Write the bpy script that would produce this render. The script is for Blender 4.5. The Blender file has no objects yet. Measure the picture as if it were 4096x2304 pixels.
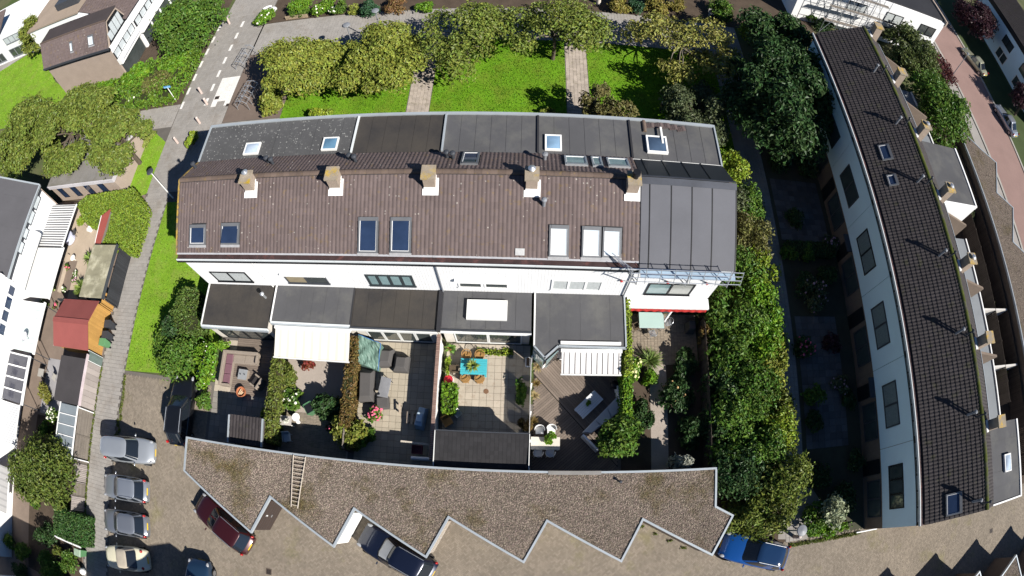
import bpy, math, random
import numpy as np
from mathutils import Matrix, Vector
rnd = random.Random(7)
sc = bpy.context.scene
C = sc.collection
# ------------------------------------------------------------ camera (wide fisheye drone lens), sky, sun, exposure
cam_d = bpy.data.cameras.new('camera')
cam = bpy.data.objects.new('camera', cam_d); C.objects.link(cam); sc.camera = cam
cam_d.clip_start = 0.1; cam_d.clip_end = 2000; cam_d.sensor_width = 36; cam_d.lens = 19
cam_d.type = 'PANO'
K = 4096 / 36 / 1000
k1, k3 = -0.4351447 * K, -0.00545693 * K ** 3
if hasattr(cam_d, 'panorama_type'):
    q = cam_d
else:
    q = cam_d.cycles
q.panorama_type = 'FISHEYE_LENS_POLYNOMIAL'
q.fisheye_fov = math.pi
q.fisheye_polynomial_k0 = 0; q.fisheye_polynomial_k1 = k1; q.fisheye_polynomial_k2 = 0
q.fisheye_polynomial_k3 = k3; q.fisheye_polynomial_k4 = 0
cam.matrix_world = Matrix.Translation((0, 0, 34.2)) @ Matrix.Rotation(0.04039299, 4, 'Z') @ Matrix.Rotation(0.39275239, 4, 'X') @ Matrix.Rotation(-0.01002715, 4, 'Z')
SUN = Vector((1.02, -0.78, 1.0)).normalized()
w = bpy.data.worlds.new('World'); sc.world = w; w.use_nodes = True
nt = w.node_tree; nt.nodes.clear()
sky = nt.nodes.new('ShaderNodeTexSky'); sky.sky_type = 'NISHITA'; sky.sun_disc = False
sky.sun_elevation = math.asin(SUN.z); sky.sun_rotation = math.atan2(SUN.x, SUN.y)
bg = nt.nodes.new('ShaderNodeBackground'); bg.inputs[1].default_value = 0.05
sky.dust_density = 0.0; sky.ozone_density = 6.0; sky.air_density = 0.8
wo = nt.nodes.new('ShaderNodeOutputWorld')
nt.links.new(sky.outputs[0], bg.inputs[0]); nt.links.new(bg.outputs[0], wo.inputs[0])
sun_d = bpy.data.lights.new('sun', 'SUN'); sun_d.energy = 5.0; sun_d.angle = math.radians(0.53); sun_d.color = (1.0, 0.955, 0.88)
sun = bpy.data.objects.new('sun', sun_d); C.objects.link(sun)
sun.rotation_euler = SUN.to_track_quat('Z', 'Y').to_euler(); sun.location = (40, -30, 60)
vs = sc.view_settings; vs.view_transform = 'Standard'; vs.look = 'None'; vs.gamma = 1; vs.use_curve_mapping = False; vs.exposure = 0.7
sc.cycles.max_bounces = 6; sc.cycles.diffuse_bounces = 1; sc.cycles.glossy_bounces = 3; sc.cycles.transmission_bounces = 4
sc.cycles.use_adaptive_sampling = True; sc.cycles.adaptive_threshold = 0.02

# ------------------------------------------------------------ helpers
ORG = {}
def setp(o, label=None, cat=None, group=None, kind=None):
    if label: o['label'] = label
    if cat: o['category'] = cat
    if group: o['group'] = group
    if kind: o['kind'] = kind
    return o
def thing(name, label, cat, loc=(0, 0, 0), group=None, rotz=0, local=False):
    o = bpy.data.objects.new(name, None); C.objects.link(o); o.empty_display_size = .3
    loc = tuple(loc) + (0,) * (3 - len(loc))
    o.location = loc; o.rotation_euler = (0, 0, rotz)
    ORG[o.name] = Vector((0, 0, 0)) if local else Vector(loc)
    return setp(o, label, cat, group)
def V(*a): return Vector(a)
class MB:
    def __init__(s): s.v = []; s.f = []
    def add(s, vs, fs):
        b = len(s.v); s.v += [tuple(p) for p in vs]; s.f += [tuple(b + i for i in f) for f in fs]; return s
    def hexa(s, b, t): return s.add(list(b) + list(t), [(3, 2, 1, 0), (4, 5, 6, 7), (0, 1, 5, 4), (1, 2, 6, 5), (2, 3, 7, 6), (3, 0, 4, 7)])
    def box(s, x0, y0, z0, x1, y1, z1):
        x0, x1 = min(x0, x1), max(x0, x1); y0, y1 = min(y0, y1), max(y0, y1); z0, z1 = min(z0, z1), max(z0, z1)
        return s.hexa([(x0, y0, z0), (x1, y0, z0), (x1, y1, z0), (x0, y1, z0)], [(x0, y0, z1), (x1, y0, z1), (x1, y1, z1), (x0, y1, z1)])
    def cbox(s, c, sx, sy, sz, rz=0, tz=None):
        # box centred at c (bottom at c.z), turned by rz
        ca, sa = math.cos(rz), math.sin(rz)
        def p(x, y, z): return (c[0] + x * ca - y * sa, c[1] + x * sa + y * ca, c[2] + z)
        hx, hy = sx / 2, sy / 2
        q = [(-hx, -hy), (hx, -hy), (hx, hy), (-hx, hy)]
        return s.hexa([p(x, y, 0) for x, y in q], [p(x, y, sz) for x, y in q])
    def prism(s, poly, z0, z1):
        a = sum(poly[i][0] * poly[(i + 1) % len(poly)][1] - poly[(i + 1) % len(poly)][0] * poly[i][1] for i in range(len(poly)))
        if a < 0: poly = poly[::-1]
        n = len(poly)
        z0f = z0 if callable(z0) else (lambda p: z0); z1f = z1 if callable(z1) else (lambda p: z1)
        return s.add([(p[0], p[1], z0f(p)) for p in poly] + [(p[0], p[1], z1f(p)) for p in poly],
                     [tuple(range(n))[::-1], tuple(range(n, 2 * n))] + [(i, (i + 1) % n, n + (i + 1) % n, n + i) for i in range(n)])
    def sheet(s, poly, z):
        a = sum(poly[i][0] * poly[(i + 1) % len(poly)][1] - poly[(i + 1) % len(poly)][0] * poly[i][1] for i in range(len(poly)))
        if a < 0: poly = poly[::-1]
        return s.add([(p[0], p[1], z) for p in poly], [tuple(range(len(poly)))])
    def slab(s, pts, th):
        # four corner points of the top face, thickness downwards along the normal
        p = [Vector(q) for q in pts]; n = (p[1] - p[0]).cross(p[-1] - p[0]).normalized()
        if n.z < 0: p = p[::-1]; n = -n
        k = len(p)
        return s.add([q - n * th for q in p] + p, [tuple(range(k))[::-1], tuple(range(k, 2 * k))] + [(i, (i + 1) % k, k + (i + 1) % k, k + i) for i in range(k)])
    def extr(s, pts, d):
        p = [Vector(q) for q in pts]; d = Vector(d); k = len(p)
        n = (p[1] - p[0]).cross(p[2] - p[1])
        if n.dot(d) < 0: p = p[::-1]
        return s.add(p + [q + d for q in p], [tuple(range(k))[::-1], tuple(range(k, 2 * k))] + [(i, (i + 1) % k, k + (i + 1) % k, k + i) for i in range(k)])
    def tube(s, p, q, r, n=8, r2=None, cap=True):
        p, q = Vector(p), Vector(q); r2 = r if r2 is None else r2
        d = (q - p).normalized(); a = d.orthogonal().normalized(); b = d.cross(a)
        A = [p + (a * math.cos(2 * math.pi * i / n) + b * math.sin(2 * math.pi * i / n)) * r for i in range(n)]
        B = [q + (a * math.cos(2 * math.pi * i / n) + b * math.sin(2 * math.pi * i / n)) * r2 for i in range(n)]
        f = [(i, (i + 1) % n, n + (i + 1) % n, n + i) for i in range(n)]
        if cap: f += [tuple(range(n))[::-1], tuple(range(n, 2 * n))]
        return s.add(A + B, f)
    def path(s, pts, r, n=6):
        for i in range(len(pts) - 1): s.tube(pts[i], pts[i + 1], r, n)
        return s
    def lathe(s, c, prof, n=16):
        vs = []; fs = []
        for r, z in prof: vs += [(c[0] + r * math.cos(2 * math.pi * i / n), c[1] + r * math.sin(2 * math.pi * i / n), c[2] + z) for i in range(n)]
        for j in range(len(prof) - 1): fs += [(j * n + i, j * n + (i + 1) % n, (j + 1) * n + (i + 1) % n, (j + 1) * n + i) for i in range(n)]
        fs += [tuple(range(n))[::-1], tuple(range((len(prof) - 1) * n, len(prof) * n))]
        return s.add(vs, fs)
    def ball(s, c, rx, ry, rz, n=12, m=7):
        return s.add(*ball_vf(c, rx, ry, rz, n, m))
    def grid(s, P):
        # P: rows of points
        h, w_ = len(P), len(P[0])
        return s.add([p for r in P for p in r], [(j * w_ + i, j * w_ + i + 1, (j + 1) * w_ + i + 1, (j + 1) * w_ + i) for j in range(h - 1) for i in range(w_ - 1)])
    def build(s, name, m, parent=None, smooth=False, label=None, kind=None, bevel=0, world=True):
        me = bpy.data.meshes.new(name)
        vs = s.v
        if parent is not None and world:
            o3 = ORG.get(parent.name, Vector((0, 0, 0)))
            vs = [(x - o3.x, y - o3.y, z - o3.z) for x, y, z in vs]
        me.from_pydata(vs, [], s.f); me.update()
        if m: me.materials.append(m)
        if smooth: me.polygons.foreach_set('use_smooth', [True] * len(me.polygons))
        o = bpy.data.objects.new(name, me); C.objects.link(o)
        if parent is not None:
            o.parent = parent; ORG[o.name] = ORG.get(parent.name, Vector((0, 0, 0))).copy()
        else: ORG[o.name] = Vector((0, 0, 0))
        if bevel:
            b = o.modifiers.new('bevel', 'BEVEL'); b.width = bevel; b.segments = 2; b.limit_method = 'ANGLE'
        return setp(o, label, None, None, kind)
def ball_vf(c, rx, ry, rz, n=12, m=7):
    vs = [(c[0], c[1], c[2] - rz)]; fs = []
    for j in range(1, m):
        t = math.pi * j / m - math.pi / 2
        vs += [(c[0] + rx * math.cos(t) * math.cos(2 * math.pi * i / n), c[1] + ry * math.cos(t) * math.sin(2 * math.pi * i / n), c[2] + rz * math.sin(t)) for i in range(n)]
    vs.append((c[0], c[1], c[2] + rz)); e = len(vs) - 1
    fs += [(0, 1 + (i + 1) % n, 1 + i) for i in range(n)]
    for j in range(m - 2): fs += [(1 + j * n + i, 1 + j * n + (i + 1) % n, 1 + (j + 1) * n + (i + 1) % n, 1 + (j + 1) * n + i) for i in range(n)]
    b = 1 + (m - 2) * n
    fs += [(b + i, b + (i + 1) % n, e) for i in range(n)]
    return vs, fs
def np_mesh(name, verts, faces, m, parent=None, kind=None, world=True, mats=None, midx=None):
    verts = np.asarray(verts, np.float32).reshape(-1, 3); faces = np.asarray(faces, np.int32)
    if parent is not None and world:
        o3 = ORG.get(parent.name, Vector((0, 0, 0))); verts = verts - np.array(o3, np.float32)
    me = bpy.data.meshes.new(name); k = faces.shape[1]
    me.vertices.add(len(verts)); me.vertices.foreach_set('co', verts.ravel())
    me.loops.add(faces.size); me.loops.foreach_set('vertex_index', faces.ravel())
    me.polygons.add(len(faces)); me.polygons.foreach_set('loop_start', np.arange(0, faces.size, k, dtype=np.int32))
    me.polygons.foreach_set('loop_total', np.full(len(faces), k, np.int32))
    for mm in (mats or [m]): me.materials.append(mm)
    if midx is not None: me.polygons.foreach_set('material_index', np.asarray(midx, np.int32))
    me.polygons.foreach_set('use_smooth', np.zeros(len(faces), bool)); me.update(calc_edges=True)
    o = bpy.data.objects.new(name, me); C.objects.link(o)
    if parent is not None: o.parent = parent; ORG[o.name] = ORG.get(parent.name, Vector((0, 0, 0))).copy()
    else: ORG[o.name] = Vector((0, 0, 0))
    return setp(o, None, None, None, kind)
def dup(root, loc=None, rotz=None, label=None, parent=None):
    r = root.copy(); C.objects.link(r)
    if parent is not None: r.parent = parent
    if loc is not None: r.location = loc
    if rotz is not None: r.rotation_euler = (0, 0, rotz)
    if label: r['label'] = label
    ORG[r.name] = ORG.get(root.name, Vector((0, 0, 0))).copy()
    for ch in list(root.children):
        dup(ch, parent=r)
    return r
def inst(name, me, parent, loc, rot=(0, 0, 0), scale=None):
    o = bpy.data.objects.new(name, me); C.objects.link(o); o.parent = parent
    o3 = ORG.get(parent.name, Vector((0, 0, 0)))
    o.location = (loc[0] - o3.x, loc[1] - o3.y, loc[2] - o3.z); o.rotation_euler = rot
    if scale: o.scale = scale
    return o
def lerp(a, b, t): return tuple(x + (y - x) * t for x, y in zip(a, b))
def single(name, mb, m, label, cat, group=None, **k):
    o = mb.build(name, m, None, **k); return setp(o, label, cat, group)

# ------------------------------------------------------------ materials
MATS = {}
def mat(name, col, rough=.85, var=.18, scale=1.5, fine=.15, fscale=25, bump=0, bscale=40, island=0, objr=0, col2=None, c2at=.55, c2scale=.8, c2w=.08, metal=0, spec=.25, hue=0, emit=None, coat=0, trans=0, speck=None):
    if name in MATS: return MATS[name]
    m = bpy.data.materials.new(name); m.use_nodes = True; MATS[name] = m
    nt = m.node_tree; N = nt.nodes; L = nt.links; bs = N['Principled BSDF']
    geo = N.new('ShaderNodeNewGeometry')
    def noise(s, det=4, ro=.6):
        n = N.new('ShaderNodeTexNoise'); n.inputs['Scale'].default_value = s; n.inputs['Detail'].default_value = det; n.inputs['Roughness'].default_value = ro
        L.new(geo.outputs['Position'], n.inputs['Vector']); return n.outputs['Fac']
    def math_(op, a, b):
        n = N.new('ShaderNodeMath'); n.operation = op
        for i, x in enumerate((a, b)):
            if isinstance(x, (int, float)): n.inputs[i].default_value = x
            else: L.new(x, n.inputs[i])
        return n.outputs[0]
    cur = None
    base = N.new('ShaderNodeRGB'); base.outputs[0].default_value = (*col, 1); cc = base.outputs[0]
    if col2:
        r = N.new('ShaderNodeMapRange'); L.new(noise(c2scale, 6, .65), r.inputs[0])
        r.inputs[1].default_value = c2at - c2w; r.inputs[2].default_value = c2at + c2w
        mx = N.new('ShaderNodeMix'); mx.data_type = 'RGBA'; L.new(r.outputs[0], mx.inputs[0]); L.new(cc, mx.inputs[6]); mx.inputs[7].default_value = (*col2, 1); cc = mx.outputs[2]
    f = 1.0; fac = None
    def mulfac(x):
        nonlocal fac
        fac = x if fac is None else math_('MULTIPLY', fac, x)
    if var: mulfac(math_('ADD', math_('MULTIPLY', noise(scale), 4 * var), 1 - 2 * var))
    if fine: mulfac(math_('ADD', math_('MULTIPLY', noise(fscale, 2, .7), 4 * fine), 1 - 2 * fine))
    if island: mulfac(math_('ADD', math_('MULTIPLY', geo.outputs['Random Per Island'], 2 * island), 1 - island))
    if objr:
        oi = N.new('ShaderNodeObjectInfo'); mulfac(math_('ADD', math_('MULTIPLY', oi.outputs['Random'], 2 * objr), 1 - objr))
    if fac is not None:
        sm = N.new('ShaderNodeVectorMath'); sm.operation = 'SCALE'; L.new(cc, sm.inputs[0]); L.new(fac, sm.inputs['Scale']); cc = sm.outputs[0]
    if speck:
        # scattered lichen spots: (scale, share of cells, radius, colour)
        vo = N.new('ShaderNodeTexVoronoi'); vo.inputs['Scale'].default_value = speck[0]; L.new(geo.outputs['Position'], vo.inputs['Vector'])
        sp = N.new('ShaderNodeSeparateColor'); L.new(vo.outputs['Color'], sp.inputs[0])
        on = math_('MULTIPLY', math_('LESS_THAN', sp.outputs[0], speck[1]), math_('LESS_THAN', vo.outputs['Distance'], math_('MULTIPLY', sp.outputs[1], speck[2])))
        mx = N.new('ShaderNodeMix'); mx.data_type = 'RGBA'; L.new(on, mx.inputs[0]); L.new(cc, mx.inputs[6]); mx.inputs[7].default_value = (*speck[3], 1); cc = mx.outputs[2]
    if hue:
        hs = N.new('ShaderNodeHueSaturation'); L.new(cc, hs.inputs['Color'])
        w_ = N.new('ShaderNodeTexWhiteNoise'); w_.noise_dimensions = '1D'; L.new(geo.outputs['Random Per Island'], w_.inputs['W'])
        L.new(math_('ADD', math_('MULTIPLY', w_.outputs['Value'], 2 * hue), .5 - hue), hs.inputs['Hue']); cc = hs.outputs[0]
    L.new(cc, bs.inputs['Base Color'])
    bs.inputs['Roughness'].default_value = rough; bs.inputs['Metallic'].default_value = metal
    bs.inputs['Specular IOR Level'].default_value = spec
    if coat: bs.inputs['Coat Weight'].default_value = coat; bs.inputs['Coat Roughness'].default_value = .05
    if bump:
        bp = N.new('ShaderNodeBump'); bp.inputs['Strength'].default_value = bump; bp.inputs['Distance'].default_value = .02
        L.new(noise(bscale, 3, .6), bp.inputs['Height']); L.new(bp.outputs[0], bs.inputs['Normal'])
    if trans:
        tr = N.new('ShaderNodeBsdfTranslucent'); L.new(cc, tr.inputs[0]); mx = N.new('ShaderNodeMixShader'); mx.inputs[0].default_value = trans
        L.new(bs.outputs[0], mx.inputs[1]); L.new(tr.outputs[0], mx.inputs[2]); L.new(mx.outputs[0], N['Material Output'].inputs[0])
    return m
def leaf(name, col, rough=.5, trans=.25, hue=.025, isl=.42): return mat('leaf ' + name, col, rough=rough, var=.12, scale=.7, fine=0, island=isl, hue=hue, trans=trans, spec=.3)
def glass(name, col=(.03, .045, .06), rough=.04):
    return mat(name, col, rough=rough, var=.25, scale=.9, fine=0, spec=.8)
white = mat('white paint', (.80, .80, .79), .55, .03, .8, .02)
white_clad = mat('white cladding', (.82, .82, .82), .5, .025, .5, .02, bump=.05, bscale=8)
offwhite = mat('off white plastic', (.72, .72, .70), .45, .05, 1, .03)
grey_trim = mat('grey metal trim', (.42, .46, .49), .4, .08, 1, .06, metal=.3)
apron_m = mat('grey lead apron', (.30, .30, .31), .6, .15, 4, .1, bump=.2, bscale=15)
lead = mat('white lead flashing', (.75, .75, .74), .6, .1, 4, .1, bump=.2, bscale=15)
black_trim = mat('black paint', (.012, .013, .016), .45, .2, 2, .1)
dark_grey = mat('dark grey metal', (.05, .055, .065), .4, .12, 2, .08)
mid_grey = mat('mid grey metal', (.20, .21, .23), .45, .1, 2, .08)
alu = mat('galvanised steel', (.55, .57, .60), .35, .1, 3, .1, metal=.7)
tile_brown = mat('brown concrete roof tile', (.120, .092, .088), .85, .10, .5, .10, 30, objr=.08, island=.08, col2=(.15, .105, .06), c2at=.64, c2scale=2.5, c2w=.06, bump=.2, bscale=60, speck=(5.5, .22, .26, (.32, .29, .26)))
tile_dark = mat('dark concrete roof tile', (.042, .036, .037), .8, .15, .5, .15, 30, objr=.14, island=.14, col2=(.05, .05, .025), c2at=.66, c2scale=1.2, bump=.2, bscale=60)
ridge_m = mat('ridge tile', (.12, .088, .072), .9, .15, 1, .15, col2=(.20, .14, .05), c2at=.66, c2scale=3, objr=.15, bump=.3)
ridge_moss = mat('mossy ridge tile', (.075, .07, .055), .95, .2, 1, .2, col2=(.07, .085, .015), c2at=.45, c2scale=1.2, objr=.15, bump=.4)
bit_a = mat('bitumen roofing grey', (.080, .080, .085), .8, .15, .35, .12, 60, col2=(.105, .104, .102), c2at=.55, c2scale=.5, bump=.15, bscale=90)
bit_b = mat('bitumen roofing brown', (.066, .058, .050), .85, .22, .35, .12, 60, col2=(.030, .028, .028), c2at=.5, c2scale=.35, c2w=.14, bump=.15, bscale=90)
bit_c = mat('bitumen roofing speckled', (.078, .078, .080), .85, .2, .4, .15, 60, col2=(.15, .15, .145), c2at=.63, c2scale=4, c2w=.05, bump=.2, bscale=60, speck=(9, .25, .5, (.24, .24, .23)))
bit_d = mat('bitumen roofing dark', (.030, .030, .034), .7, .15, .35, .1, 60, bump=.1, bscale=90)
brick_tan = mat('tan brick wall', (.36, .29, .24), .9, .08, 1, .12, 20, bump=.1)
brick_wall = mat('brown brick wall', (.15, .115, .09), .9, .12, 1, .15, 20, bump=.2)
conc = mat('concrete', (.33, .31, .28), .9, .12, .8, .12, bump=.2)

# ------------------------------------------------------------ the ground and everything paved
grass_m = mat('lawn grass', (.11, .235, .012), .95, .22, .35, .25, 18, col2=(.13, .19, .02), c2at=.57, c2scale=.6, c2w=.12, bump=.5, bscale=25, spec=.1)
grass_l = mat('lawn grass pale', (.16, .29, .022), .95, .18, .35, .22, 18, col2=(.20, .25, .05), c2at=.6, c2scale=.8, c2w=.12, bump=.5, bscale=25, spec=.1)
soil = mat('garden soil', (.075, .055, .04), .98, .25, 1, .25, bump=.5)
park_m = mat('parking base', (.14, .125, .11), .95, .15, .5, .15)
brickp = mat('grey brown paving brick', (.225, .190, .150), .9, .14, .4, .1, 40, island=.16, objr=.16, col2=(.20, .18, .09), c2at=.66, c2scale=.35, c2w=.1)
pave_base = mat('paving joint', (.11, .10, .09), .95, .15, 1, .15)
paver = mat('grey concrete paver', (.275, .258, .240), .9, .10, .5, .08, 40, island=.07, objr=.07, col2=(.24, .215, .19), c2at=.6, c2scale=.6)
paver_d = mat('dark patio paver', (.22, .205, .185), .9, .12, .6, .1, 40, island=.1, objr=.1)
paver_w = mat('white marker paver', (.66, .64, .61), .85, .06, 1, .06, island=.05, objr=.05)
patio_l = mat('cream patio tile', (.42, .365, .295), .9, .1, .6, .1, 30, island=.07, objr=.07, col2=(.33, .26, .20), c2at=.64, c2scale=2.5)
road_m = mat('pink brick road', (.25, .165, .145), .9, .12, .3, .15, 40)
struct = lambda n, poly, z, m: setp(MB().sheet(poly, z).build(n, m), kind='structure')
R4 = lambda x0, y0, x1, y1: [(x0, y0), (x1, y0), (x1, y1), (x0, y1)]
ground = struct('ground', R4(-260, -200, 260, 260), -.03, mat('rough ground', (.10, .10, .05), .98, .2, .2, .2, col2=(.06, .09, .025), c2at=.5, c2scale=.15))
parking = struct('parking_ground', R4(-29.4, -40, 46, 6.6), -.004, park_m)
side_path = struct('footpath', R4(-32.3, -40, -29.4, 22), 0.0, pave_base)
plaza = struct('pavement', [(-32.3, 22), (-29.4, 22), (-29.4, 21), (-20.3, 21), (-20.3, 29), (-26.3, 29), (-26.3, 37.4), (20, 37.4), (20, 42), (-32.0, 42), (-31.3, 60), (-26, 60), (-26, 42.001), (-26.001, 42), (-32.3, 41.9), (-32.3, 32), (-38, 32), (-38, 29.2), (-34, 29)], .002, pave_base)
path_a = struct('garden_path', R4(-9.4, 21.9, -7.5, 37.4), .004, pave_base)
path_b = struct('garden_path', R4(3.2, 21.9, 5.1, 37.4), .004, pave_base)
bed = struct('planting_bed', R4(-26.3, 29, -20.4, 37.4), 0.0, mat('brown bed paving', (.15, .115, .095), .95, .15, .6, .15, 30, bump=.3))
lawn_polys = [R4(-20.4, 21.9, -9.4, 37.4), R4(-7.5, 21.9, 3.2, 37.4), R4(5.1, 21.9, 16.6, 37.4)]
for pl in lawn_polys: struct('lawn', pl, .006, grass_m)
strip_poly = [(-29.4, 6.6), (-20.9, 7.0), (-20.9, 21), (-29.4, 21)]
struct('lawn', strip_poly, .006, grass_l)
verge_poly = [(-37, 21.6), (-32.9, 21.8), (-32.1, 22.1), (-32.0, 25.5), (-32.3, 27.5), (-34.5, 29), (-37, 28.5)]
struct('grass_verge', verge_poly, .006, grass_l)
tl_poly = [(-67.43,34.41), (-79.36,47.4), (-71.66,48.88), (-67.81,48.17), (-58.08,40.09), (-53.56,37.97), (-54.67,33.69)]
struct('lawn', tl_poly, .006, grass_l)
struct('footpath', [(-79.23,47.27), (-81.22,49.34), (-74.45,51.76), (-71.89,49.14)], .003, paver)
struct('brick_pavement', [(-81.36,49.49), (-84.4,52.61), (-76.9,52.51), (-74.45,51.76)], .004, mat('red brown paving', (.34, .22, .17), .9, .1, 1, .1))
# left gardens, beds, right-hand walk and front gardens, road
struct('garden_ground', R4(-46, -40, -32.3, 21.9), -.006, mat('garden paving brown', (.20, .155, .125), .95, .15, .7, .15, 30))
struct('planting_bed', [(-46, 22), (-37, 21.8), (-37, 29), (-38, 29.2), (-38, 32), (-32.4, 32), (-32.4, 48), (-46, 48)], .001, soil)
struct('planting_bed', R4(-26, 42.02, 30, 60), .001, soil)
struct('planting_bed', R4(11.75, -2.9, 17.4, 22), .001, soil)
walk = struct('footpath', R4(17.4, -3.0, 18.9, 38), .003, pave_base)
front_garden = struct('front_garden_ground', R4(18.9, -3.0, 24.0, 35), .001, mat('front garden soil', (.06, .06, .04), .95, .2, 1, .2))
struct('pavement', R4(16.6, 22, 18.9, 42), .0035, paver)
struct('back_garden_ground', R4(32, -3, 46, 36), .001, soil)
struct('road', R4(51.6, -40, 58.4, 120), .003, road_m)
kerb = setp(MB().box(51.25, -40, 0, 51.6, 120, .1).build('kerb', conc), kind='structure')
setp(MB().box(58.4, -40, 0, 58.75, 120, .1).build('kerb', conc), kind='structure')
struct('pavement', R4(49.4, -40, 51.25, 120), .003, paver)
struct('grass_verge', R4(58.75, 0, 66, 120), .003, mat('dark verge', (.05, .07, .025), .95, .2, .4, .2))

PV = {}
def box_mesh(name, sx, sy, h, m, ch=.008):
    # small chamfered block, bottom open
    key = (name, sx, sy, h, m.name)
    if key in PV: return PV[key]
    a, b = sx / 2, sy / 2
    v = [(-a, -b, -.03), (a, -b, -.03), (a, b, -.03), (-a, b, -.03), (-a, -b, h - ch), (a, -b, h - ch), (a, b, h - ch), (-a, b, h - ch), (-a + ch, -b + ch, h), (a - ch, -b + ch, h), (a - ch, b - ch, h), (-a + ch, b - ch, h)]
    f = [(8, 9, 10, 11)] + [(i, (i + 1) % 4, 4 + (i + 1) % 4, 4 + i) for i in range(4)] + [(4 + i, 4 + (i + 1) % 4, 8 + (i + 1) % 4, 8 + i) for i in range(4)]
    me = bpy.data.meshes.new(name); me.from_pydata(v, [], f); me.materials.append(m); PV[key] = me; return me
def joined_blocks(name, pos, rot, sx, sy, h, m, parent):
    # many blocks of one size as a single mesh (five faces each)
    pos = np.asarray(pos, np.float32); n = len(pos)
    if not n: return
    a, b = sx / 2, sy / 2
    tv = np.array([(-a, -b, -.02), (a, -b, -.02), (a, b, -.02), (-a, b, -.02), (-a, -b, h), (a, -b, h), (a, b, h), (-a, b, h)], np.float32)
    c, s = np.cos(rot), np.sin(rot); c = np.broadcast_to(c, (n,)); s = np.broadcast_to(s, (n,))
    x = tv[None, :, 0] * c[:, None] - tv[None, :, 1] * s[:, None] + pos[:, None, 0]
    y = tv[None, :, 0] * s[:, None] + tv[None, :, 1] * c[:, None] + pos[:, None, 1]
    z = tv[None, :, 2] + pos[:, None, 2]
    vv = np.stack([x, y, z], 2).reshape(-1, 3)
    fq = np.array([(4, 5, 6, 7), (0, 1, 5, 4), (1, 2, 6, 5), (2, 3, 7, 6), (3, 0, 4, 7)])
    ff = (np.arange(n)[:, None, None] * 8 + fq[None]).reshape(-1, 4)
    return np_mesh(name, vv, ff, m, parent, kind='stuff')
def pavers(parent, x0, y0, x1, y1, w, h, z, m, nmax=300, near=(0, 5), gap=.012, bond=False, skip=None, thick=.02, name='paving_tile', field='paving_field', special=None, sm=None):
    nx = max(1, round((x1 - x0) / w)); ny = max(1, round((y1 - y0) / h)); w = (x1 - x0) / nx; h = (y1 - y0) / ny
    L = []
    for j in range(ny):
        for i in range(nx):
            x = x0 + (i + .5) * w; y = y0 + (j + .5) * h
            if bond and j % 2: x += w / 2
            if x > x1 - w * .4 or (skip and skip(x, y)): continue
            L.append((x, y, z + rnd.uniform(-.003, .003)))
    L.sort(key=lambda p: (p[0] - near[0]) ** 2 + (p[1] - near[1]) ** 2)
    me = box_mesh(name, w - gap, h - gap, thick, m); ms = box_mesh(name + 's', w - gap, h - gap, thick, sm) if sm else None
    for p in L[:nmax]: inst(name, ms if (special and special(p[0], p[1])) else me, parent, p)
    rest = L[nmax:]
    if rest:
        a = [p for p in rest if not (special and special(p[0], p[1]))]; b = [p for p in rest if special and special(p[0], p[1])]
        joined_blocks(field, a, np.zeros(1), w - gap, h - gap, thick, m, parent)
        if b: joined_blocks(field, b, np.zeros(1), w - gap, h - gap, thick, sm, parent)
pavers(side_path, -32.2, -11, -29.45, 22, .3, .3, .0, paver, near=(-26, 6), bond=True)
dash = lambda x, y: (abs(x + 29.1) < .14 or abs(x + 32.1) < .16) and int((y + 100) / .9) % 2 == 0 and y > 31
wzone = lambda x, y: (-28.4 < x < -26.35 and 31.0 < y < 34.6 and not (-27.9 < x < -27.0 and y < 31.7)) or dash(x, y)
pavers(plaza, -32.25, 22, -26.35, 44, .3, .3, .002, paver, near=(-26, 26), special=wzone, sm=paver_w)
pavers(plaza, -37.9, 29.25, -32.35, 31.95, .3, .3, .002, paver, nmax=60, near=(-26, 26))
pavers(plaza, -31.9, 44, -26.1, 56, .3, .3, .002, paver, nmax=0, near=(-26, 26))
pavers(plaza, -26.3, 21.05, -20.4, 28.9, .3, .3, .002, paver, nmax=150, near=(-26, 22))
pavers(plaza, -26.2, 37.45, 20, 41.95, .3, .3, .002, paver, nmax=200, near=(-4, 36))
gpt = mat('worn path tile', (.36, .31, .265), .95, .15, 1.5, .15, 30, island=.12, objr=.12, col2=(.24, .21, .16), c2at=.6, c2scale=2)
pavers(path_a, -9.35, 21.95, -7.55, 37.35, .3, .3, .004, gpt, near=(0, 20))
pavers(path_b, 3.25, 21.95, 5.05, 37.35, .3, .3, .004, gpt, near=(0, 20))
pavers(walk, 17.45, -2.9, 18.85, 34, .3, .3, .003, paver, nmax=200, near=(15, 0))
# herringbone bricks of the parking court
bw = .105
pts = []; ca = math.cos(math.pi / 4)
nr = int(60 / bw)
ii, jj = np.meshgrid(np.arange(-nr, nr), np.arange(-nr, nr), indexing='ij')
d = (ii - jj) % 4
H = d == 0; Vv = d == 3
def brick_xy(i, j, vert):
    x = (i + (.5 if vert else 1)) * bw; y = (j + (1 if vert else .5)) * bw
    return (x - y) * ca, (x + y) * ca
acc = []
for msk, vert in ((H, False), (Vv, True)):
    x, y = brick_xy(ii[msk], jj[msk], vert)
    keep = (x > -29.3) & (x < 45.5) & (((y > -11.5) & (y < 1.6)) | ((x < -20.9) & (y < 6.3) & (y > 0)))
    keep &= ~((x > -20.6) & (x < 11.5) & (y > -.3)) & ~((x > 11.6) & (y > -2.9)) & ~((x > 24) & (x < 45.5) & (y < -12.5))
    x, y = x[keep], y[keep]
    acc.append(np.stack([x, y, np.random.RandomState(3).uniform(-.002, .003, len(x)), np.full(len(x), math.pi / 4 + (math.pi / 2 if vert else 0))], 1))
allb = np.concatenate(acc); order = np.argsort(np.hypot(allb[:, 0] * .5, allb[:, 1] + 3.3)); allb = allb[order]
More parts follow.
